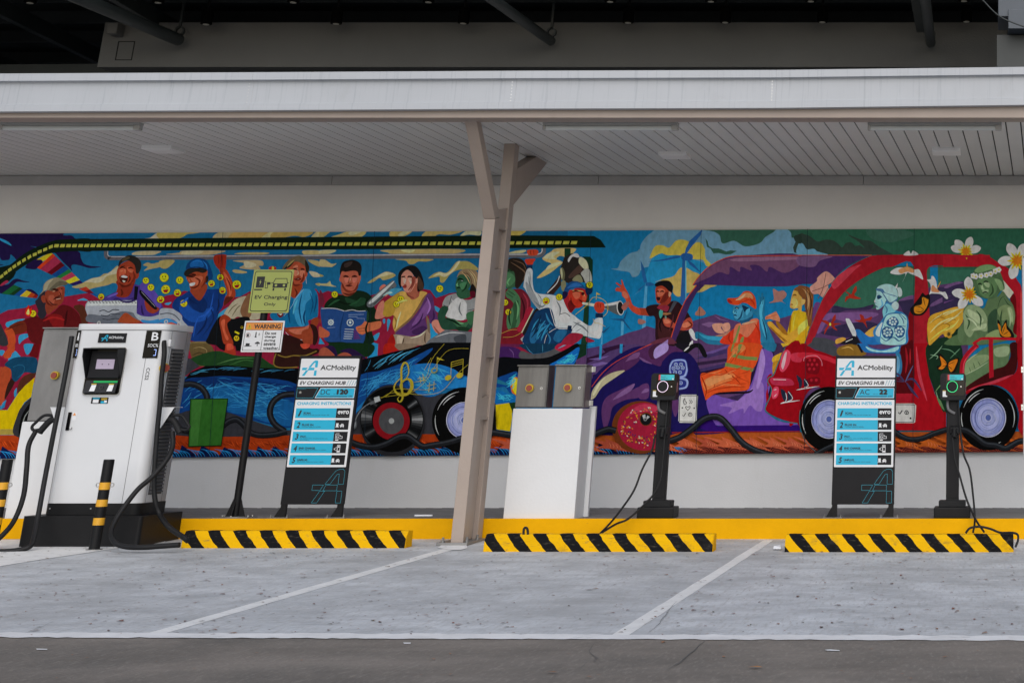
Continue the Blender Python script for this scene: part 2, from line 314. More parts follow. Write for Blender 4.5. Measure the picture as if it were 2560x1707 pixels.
# ---- the wall painting: flat areas of paint, listed as outlines -------------
# kinds: p straight outline, s smooth outline, l/L/t strokes (straight / smooth / tapered), o ellipse
MURAL = '''
# sky and clouds
S p 17608a -460,560 2640,560 2640,1160 -460,1160
S p 12648f 1420,560 2640,560 2640,900 1420,900
S p 0f6a98 1420,700 2110,700 2110,900 1420,900
a s 8a7d52 940,820 1000,800 1100,760 1200,710 1300,690 1360,650 1430,640 1480,590 1550,555 1570,770 1480,770 1400,800 1250,830 1150,855 1100,830 1000,840
a s 98937a 1100,760 1210,710 1330,690 1400,650 1480,600 1550,560 1540,640 1400,680 1350,740 1270,770 1180,760
a s 8f8a78 1880,192 1960,180 2030,130 2091,112 2091,196
a s 8a8266 1730,402 1800,358 2091,355 2060,385 1980,406
a s 857953 1870,538 1930,503 1990,520 2091,500 2091,560 1960,590 1880,612 1930,560
c s 867a3e 0,100 510,105 440,125 360,135 300,170 230,190 0,195
c s 857c5c 690,190 780,105 1000,105 900,190
c s 8a7440 900,190 1000,105 1400,105 1350,185 1140,190
c s 8f8a64 1330,185 1420,110 1490,102 1480,185
c s 83713c 1450,185 1520,100 1990,100 1890,170 1760,155 1600,180
c s 8c8662 1980,185 2020,120 2091,95 2091,185
c s 87795a 90,400 250,375 320,350 830,350 780,380 620,405
c s 8f8a70 280,380 330,352 560,355 480,402 300,400
c s 84784d 980,395 1100,372 1420,375 1330,402
c s 857a4a 0,480 190,475 120,560 60,585 0,560
c s 87795a 950,480 1180,470 1330,480 1350,540 1290,550 1310,590 1190,595 1040,575 1110,530 1080,505
c s 969078 1100,490 1200,500 1260,530 1230,560 1120,570
c s 8c7e54 945,610 1000,595 1135,625 1100,645 990,640
c s 8d8257 1870,350 2091,350 2091,405 1900,405
c s 8a7d52 1930,470 2030,475 2091,500 2091,560 1990,520
c s 98927a 1950,620 2040,630 2091,665 2091,690 2000,690
c s 857a4a 2030,780 2091,772 2091,808 2050,800
e s 8a8050 0,95 130,92 100,130 30,180 0,180
e s 8a8050 140,180 240,140 380,95 600,90 540,170 400,180
e s 9c9674 370,120 440,92 560,95 420,150
e s 8a7d48 920,165 945,85 1200,88 1090,165
e s 9c9670 1020,140 1110,90 1200,92 1060,162
e s 8a7d4c 1330,165 1400,90 1560,82 1880,80 1720,140 1560,135 1480,165
e s 9a9472 1830,162 1920,90 2091,82 2091,150 1950,140
e s 8f8a68 0,345 210,342 130,390 0,390
e s 8a7d50 850,338 1830,330 1740,388 1000,392 890,375
e s 9c966c 1060,340 1240,335 1190,375 1120,370
e s 8f8560 0,470 70,470 150,520 215,515 160,560 90,560 0,550
e s 7f7a48 0,655 50,680 0,690
e s 918c64 0,780 90,775 130,745 150,790 215,820 90,810 0,800
e s 8a8050 620,770 700,710 800,650 880,622 985,660 950,700 830,735 780,705 690,760
e s a09a78 720,710 820,640 880,630 960,650 800,690
e s 8a7c48 990,460 1460,458 1400,490 1290,490 1220,525 1160,520 1120,480
e s 857c46 1415,710 1480,655 1560,625 1640,640 1700,600 1780,500 1850,485 1950,495 2060,575 2040,605 1900,590 1780,610 1700,660 1620,760 1570,755 1560,690 1480,700
e s a09b7a 1480,680 1560,632 1650,645 1720,600 1790,500 1830,490 1760,600 1640,690 1560,670
g s 8f8040 400,85 600,82 540,140 490,152 400,152
g s 98936c 380,375 480,350 600,340 560,378 390,384
g s a08c5a 815,450 870,400 930,360 1000,320 1250,320 1200,400 1180,440 1110,430 1040,420 1000,460 1080,500 1020,560 960,610 900,650 800,700 745,700 860,590 930,520 860,490
g s a8a27c 830,440 900,380 1040,365 960,430 1000,460 880,455
g s a8a27c 860,600 900,540 1000,500 1070,500 1000,545 900,590
# grey storm clouds and yellow clouds behind the turbines
g s 527588 1715,585 1800,575 1840,490 1950,390 2050,360 2091,345 2091,630 2000,695 1950,630 1830,610
i s 4f7287 0,330 40,220 140,120 270,70 830,70 1000,110 1060,240 1400,290 2091,250 2091,420 1200,430 900,550 560,560 100,560 0,600
i s 1a6e96 100,600 180,420 320,385 520,410 700,460 850,520 900,640 700,800 100,790
i s 9a8a38 135,410 200,290 300,280 380,310 470,220 560,205 650,240 660,300 740,240 810,260 870,390 860,450 940,540 870,550 820,470 700,460 520,410 360,410 270,385 140,450
i s a08c4c 195,760 300,720 440,680 520,580 600,570 690,620 780,660 860,760 1000,800 920,830 800,890 620,900 500,950 430,890 430,800 300,740
# green hills of cloud
i p 4f7287 850,66 2110,66 2110,430 850,430
i s 234438 830,66 2091,58 2091,160 1990,180 1970,110 1900,62 1800,62 1740,110 1640,170 1580,240 1480,280 1360,290 1230,220 1080,255 1040,150 960,100
i p 234438 855,185 885,230 900,290 950,320 1030,320 1130,360 1180,345 1265,352 1190,395 1120,400 1030,380 960,385 920,320 875,300
k p 1f4636 0,52 2091,48 2091,420 0,420
k p 2a5444 400,1120 620,800 900,600 1100,550 1700,550 1700,1120
m p 2a5444 -80,540 620,540 620,960 -80,960
k s 28483c 880,60 1300,70 1490,140 1200,240 950,200
m p 1f4636 0,48 1100,40 1100,600 0,600
k s 23302a 0,140 60,135 130,160 230,230 330,205 430,215 500,260 550,305 600,250 670,240 720,285 780,280 845,312 760,230 620,140 760,190 830,210 930,225 1040,300 1210,395 1210,408 0,408
k s 4f7a90 -20,260 40,260 90,330 180,325 230,360 360,405 -20,408
i s 1d2a24 2010,170 2060,140 2110,140 2110,250 2040,240
# red blossom mass
S p 78152e -460,830 -330,780 -210,800 -120,770 -40,790 0,785 20,775 60,770 95,758 160,742 195,736 222,732 250,748 300,760 400,745 418,738 440,735 460,727 480,730 520,742 560,745 600,742 625,728 640,740 700,745 790,722 800,735 820,727 850,735 900,745 940,735 960,735 1000,745 1055,722 1075,725 1090,745 1105,740 1125,733 1150,730 1200,742 1300,760 1330,860 1330,905 0,960 0,1100 -460,1100
a s 2a7fa3 80,1290 200,1250 330,1240 220,1290 100,1350
b s 2f80a8 320,0 440,0 440,40 360,140 320,80
b s 2f80a8 110,180 190,90 250,140 260,170 130,220
b s 2f80a8 0,80 60,90 30,150 0,140
b s 2f80a8 180,620 225,570 220,660 185,700
b s 2f80a8 0,800 80,720 70,800 40,850 0,850
b p 78152e 0,160 200,300 300,500 160,760 90,860 0,860
b s 2f80a8 0,800 80,730 60,800 30,845 0,850
b s 2f80a8 185,620 220,570 215,650 190,690
a s 2f80a8 250,1460 350,1430 420,1440 300,1520 250,1568
a s 2f80a8 1010,1000 1090,970 1150,1000 1080,1000
c s 2f80a8 760,1180 880,1090 900,1100 840,1180 740,1270
c s 2f80a8 60,1040 150,1020 110,1060
e s 2f80a8 880,1250 920,1260 900,1350 880,1400
e s 2f80a8 820,1250 850,1240 850,1290 830,1300
e s 2f80a8 700,1460 780,1420 740,1520 690,1500
e p 2182b0 1400,1260 1460,1300 1560,1460 1620,1568 1400,1568
e s 2f80a8 1500,1070 1570,1110 1560,1160 1510,1130
e p 2182b0 640,1568 680,1540 770,1568
f p 2182b0 640,0 760,0 750,170 620,185
e p 2182b0 0,1480 60,1568 -20,1568
# indigo shapes
S s 150c30 -460,600 -350,580 -100,575 10,582 0,640 -90,660 -200,630 -330,680
S s 08140b -420,800 -250,740 0,668 40,668 0,715 -240,780 -400,840
a s 150c30 0,112 760,112 830,148 930,150 975,185 980,205 700,235 520,300 400,290 470,330 250,470 180,430 140,400 130,450 95,472 0,440
a s 1d6a92 0,185 110,235 150,285 60,245 0,212
a s 150c30 330,560 400,590 480,585 560,490 450,440
a s 150c30 690,355 1010,352 1060,450 1100,520 1200,550 1325,560 1180,577 1050,545 960,530 930,560 945,612 900,570 800,470 730,390
a s 150c30 0,800 100,790 170,730 230,715 300,740 390,757 320,762 220,760 150,830 90,885 0,905
a p 150c30 0,525 60,533 0,545
a s 150c30 320,870 380,850 440,870 500,930 440,915 330,890
'''
# banners
def _banner(t, A, B, C, D, st):
    o = ''; p = 0
    L = lambda P, Q, u: (P[0]+(Q[0]-P[0])*u, P[1]+(Q[1]-P[1])*u)
    for u, c in st:
        o += '%s p %s ' % (t, c) + ' '.join('%d,%d' % q for q in (L(A, B, p), L(A, B, u), L(C, D, u), L(C, D, p))) + '\n'
        p = u
    return o
MURAL += 'a p a88c18 478,466 560,420 670,375 695,395 600,470 555,490 545,466\n'
MURAL += _banner('a', (690, 388), (1085, 772), (485, 572), (958, 805), ((.08, '9c2e12'), (.28, '7c2038'), (.4, '4a0610'), (.53, '0c3468'), (.63, '1a5c2c'), (.76, '8c2c44'), (.9, 'b09c20'), (1, '1c1248')))
MURAL += _banner('a', (1125, 818), (1290, 955), (1030, 850), (1262, 948), ((.3, '8c2a1a'), (.62, '5c0c18'), (1, '0c3c78')))
MURAL += _banner('a', (185, 795), (500, 935), (20, 912), (480, 972), ((.22, '124c28'), (.35, '0c2c14'), (.52, '103c74'), (.72, 'a08c20'), (.88, '8c3414'), (1, '6c1414')))
MURAL += 'a s 7c2038 0,800 80,736 112,760 30,805\n'
MURAL += '''
# the long green carriage roof and rail
a s 08140b 0,640 150,520 350,370 550,272 720,215 900,200 1200,200 1200,354 1000,354 800,366 650,388 500,440 300,560 130,680 0,775
S p 08140b 180,598 1286,588.5 1485,590 1502,600 1515,619 1200,621.5 180,628
c p 08140b 0,198 2091,180 2091,335 0,348
a L54 48484e 1388,356 1390,420 1430,445 1500,446 2091,446
a L10 85868c 1410,356 1412,410 1450,427 1500,429 2091,428
c p 45454b 0,415 2091,400 2091,462 0,468
c p 7c7d83 0,418 2091,404 2091,420 0,432
e p 45454b 0,398 2091,385 2091,448 0,460
e p 85868c 0,402 2091,390 2091,406 0,418
g L52 4c4c52 380,415 700,415 790,408 832,370 835,318
g L12 9a9ba2 380,398 700,398 780,388 810,360 812,318
g p 0d2a1a 1105,318 1185,318 1185,430 1105,430
g p 0f2c1c 1340,425 1440,428 1475,470 1470,850 1430,900 1420,1250 1400,1568 1320,1568 1370,1000 1390,500
h p 0f2c1c 1290,0 1395,0 1385,200 1380,280 1230,280
# ground strip of the painting
S p a5380f -460,1088 640,1087 1320,1082 2600,1078 2600,1150 -460,1150
S p a8501e 1450,1082 2600,1078 2600,1140 1450,1140
# left yellow car
b s 4a2418 230,640 235,540 300,430 400,380 470,370 440,440 330,540 240,650
b p c2a800 -900,860 95,862 240,640 330,540 455,435 410,690 320,760 270,840 200,1100 180,1180 -900,1185
b p a08c3e -900,1110 200,1110 180,1185 -900,1185
b s 2c2d32 185,1190 230,920 300,800 420,690 560,640 560,1190
b s 050505 245,1200 270,980 330,850 400,770 560,700 560,1490 300,1420
b t14 8a8f8c 385,860 320,960 295,1100 308,1160
b p 1d6f9c 20,840 80,740 60,830
# person in cap, far left
a s 472316 960,1080 1060,1055 1120,1110 1150,1290 1150,1400 1060,1400 1040,1190
a s 4d0d10 470,1200 560,1230 700,1150 800,1060 900,1070 980,1120 1040,1200 1065,1310 1060,1568 470,1568 350,1400 300,1270 400,1220
b p 5a0a10 440,0 530,0 495,180 440,180 380,150
a s 6e1113 620,1200 760,1180 830,1240 820,1400 760,1480 700,1350
a s 5c2012 120,1340 300,1262 350,1390 230,1440 180,1440
a s a5401f 60,1385 130,1350 190,1420 200,1568 110,1568 100,1480
b s a5401f 90,0 190,0 190,90 160,120 140,170 100,190 60,180 45,130 100,60
a s 2a2b2f -10,1310 40,1370 110,1568 -10,1568
a s 232028 590,880 600,960 610,1100 600,1200 540,1240 490,1180 500,1130 460,1020 490,980 530,920
a s 74301f 600,880 690,850 835,815 845,900 838,960 820,1020 780,1060 700,1090 610,1060 590,960
a s 74301f 540,950 580,930 600,1000 580,1030 550,1010
a s 74301f 600,1040 760,1070 700,1130 620,1180
a s 8c4330 640,940 700,930 720,990 690,1050 640,1020
a s 8c4330 770,870 810,850 805,930 780,940
a s 3d1510 680,862 760,850 750,880 690,885
a L10 3d1510 760,940 790,930 805,945
a L12 3d1510 700,990 740,965 800,975
a L8 c09080 735,985 795,972
a s 6b6451 520,925 560,870 570,800 620,740 700,705 760,700 830,728 885,770 850,795 760,830 690,865 600,868
a s 85806a 570,860 590,780 650,730 700,715 640,790 610,860
a s 4e4a3c 640,865 700,800 780,745 885,768 860,798 760,815 690,868
b s 9c4022 0,340 40,300 130,290 150,400 130,470 160,560 110,640 40,760 0,780
b s 2c1510 150,450 200,480 130,620 60,720 90,560
b s 0d3a56 60,270 180,180 400,165 490,210 470,370 330,370 270,430 210,490 160,450 140,330
b L8 1d5a7a 170,300 260,270 320,300 300,380 230,440
a s 8a1c1c 330,1130 350,1090 380,1060 400,1130 380,1190 345,1190
# laughing person with notebook
a s 3b2a6e 1340,990 1440,920 1530,880 1750,790 1820,800 1900,740 2000,860 2091,1000 2091,1200 1340,1200
a s 4a3a8a 1830,800 1930,760 2010,860 2091,980 2091,1100 1900,1000
a s 2c1e58 1520,960 1640,1000 1760,960 1800,1100 1600,1080 1480,1020
a s 6e2416 1540,820 1530,740 1760,700 1740,830 1700,920 1640,960 1530,950 1520,900
a s 7d2f1c 1525,640 1550,560 1620,500 1720,480 1790,540 1800,640 1760,740 1700,800 1620,820 1560,790 1530,720
a s 7d2f1c 1770,650 1815,640 1812,690 1780,720
a s 9a4630 1560,600 1620,560 1640,640 1600,680 1570,740
a s 9a4630 1660,560 1740,580 1730,640 1680,620
a s 5c1f12 1560,760 1640,800 1720,760 1700,810 1600,830
a L9 2e1008 1575,560 1630,548
a L9 2e1008 1675,570 1730,580
a s 3a0f0a 1575,680 1620,670 1670,690 1660,750 1610,770 1590,740
a s cfc6bb 1582,685 1620,670 1668,690 1650,705 1600,700
a s b8a898 1600,735 1640,745 1620,765
a o e0d8cc 1636,608 6,8
a s 1c1a18 1550,560 1560,490 1620,440 1690,408 1780,430 1840,490 1845,570 1815,640 1780,640 1760,540 1680,480 1600,500
a s 3f3626 1590,480 1650,430 1700,440 1640,480
a p 0a0a14 1760,810 1810,820 1790,990 1750,985
a s 7d2f1c 1890,1000 1940,1020 1990,1070 2070,1090 2075,1130 2000,1170 1930,1140 1900,1080
a s 0b0b0f 1820,885 1860,875 2045,1080 2010,1110 1860,960
a L5 8a8a90 1850,885 2030,1080
# notebook
a p 8b9098 1150,1005 1790,995 1785,1200 1760,1290 1180,1290 1115,1110 1120,1050
a p a9aeb4 1150,1015 1790,1005 1788,1060 1130,1070
a s 565b64 1160,1180 1400,1200 1600,1140 1780,1180 1760,1290 1180,1290
a s 8b3c20 1560,1240 1640,1160 1740,1220 1830,1290 1560,1290
a L12 2a2d36 1300,1140 1360,1125 1420,1150 1480,1120 1560,1125
a L11 2a2d36 1320,1190 1400,1200 1460,1175 1570,1180
a L10 2a2d36 1340,1240 1420,1250 1500,1235 1560,1240
a L7 2c3038 1170,1003 1182,1030 1196,1022
a L7 2c3038 1212,1003 1224,1030 1238,1022
a L7 2c3038 1254,1003 1266,1030 1280,1022
a L7 2c3038 1296,1003 1308,1030 1322,1022
a L7 2c3038 1338,1003 1350,1030 1364,1022
a L7 2c3038 1380,1003 1392,1030 1406,1022
a L7 2c3038 1422,1003 1434,1030 1448,1022
a L7 2c3038 1464,1003 1476,1030 1490,1022
a L7 2c3038 1506,1003 1518,1030 1532,1022
a L7 2c3038 1548,1003 1560,1030 1574,1022
a L7 2c3038 1590,1003 1602,1030 1616,1022
a L7 2c3038 1632,1003 1644,1030 1658,1022
a L7 2c3038 1674,1003 1686,1030 1700,1022
a L7 2c3038 1716,1003 1728,1030 1742,1022
a L7 2c3038 1758,1003 1770,1030 1784,1022
a s 8a929c 1750,1150 1850,1200 1980,1210 2091,1190 2091,1290 1900,1290 1790,1230
a s 2f74a8 1850,1250 1960,1262 2091,1240 2091,1295 1880,1292
c s 8d939b 0,1120 100,1100 200,1120 280,1190 310,1260 400,1330 300,1345 230,1290 150,1240 0,1270
c L14 454a54 0,1180 100,1165 190,1190 260,1260
c s 2f74a8 0,1250 120,1235 230,1290 180,1310 0,1290
c s b0431a 90,1310 150,1285 230,1320 200,1330
# polo shirt person with blue cap
c s 0d2c66 160,1090 200,980 290,930 400,870 600,850 680,855 780,850 850,900 830,1060 760,1180 730,1300 640,1520 400,1520 420,1400 300,1260 280,1180
c s 15418a 250,1100 330,1020 460,1130 700,1100 600,1250 420,1280 300,1200
c s 0a2250 380,960 560,960 620,1060 560,1160 430,1100
c t22 0a2250 640,1060 700,1240 560,1460
c t18 1c4a9c 700,900 660,1100 560,1240
c t16 1c4a9c 520,1180 460,1330 440,1480
c s 7a321e 400,850 580,780 620,830 560,960 510,1000 440,940
c s 83381f 345,680 380,640 480,600 600,610 610,700 590,780 520,850 440,860 395,840 385,780 360,740
c s 83381f 585,610 620,600 620,660 590,700
c s 9e523a 400,700 470,680 560,690 540,760 470,800 430,760
c s 4c1a10 350,650 400,640 470,655 440,700 360,690
c s d8d3c8 388,780 458,765 450,800 400,812
c s 1a1814 315,650 360,590 480,570 600,590 610,620 560,640 480,625 400,650 350,690
c s 1a1814 600,690 640,680 630,740 600,770
c s 0a2f5c 340,590 360,520 430,460 520,450 600,470 650,540 690,660 680,720 640,730 620,610 560,575 400,580
c s 124a84 400,560 420,490 520,465 570,520 560,565
c L8 061c3c 380,585 480,560 600,590
c s 741f12 700,450 730,405 860,400 868,450 860,560 840,600 780,600 720,530
c L7 4a120a 760,420 770,520
c L7 4a120a 810,420 815,540
c s 83301a 775,590 860,590 930,710 985,880 975,960 880,1030 830,1060 850,960 880,900 840,760
c s a34c30 830,640 870,660 930,780 940,900 900,960 900,860
c s 4c1a10 860,960 960,960 880,1040 835,1060
'''
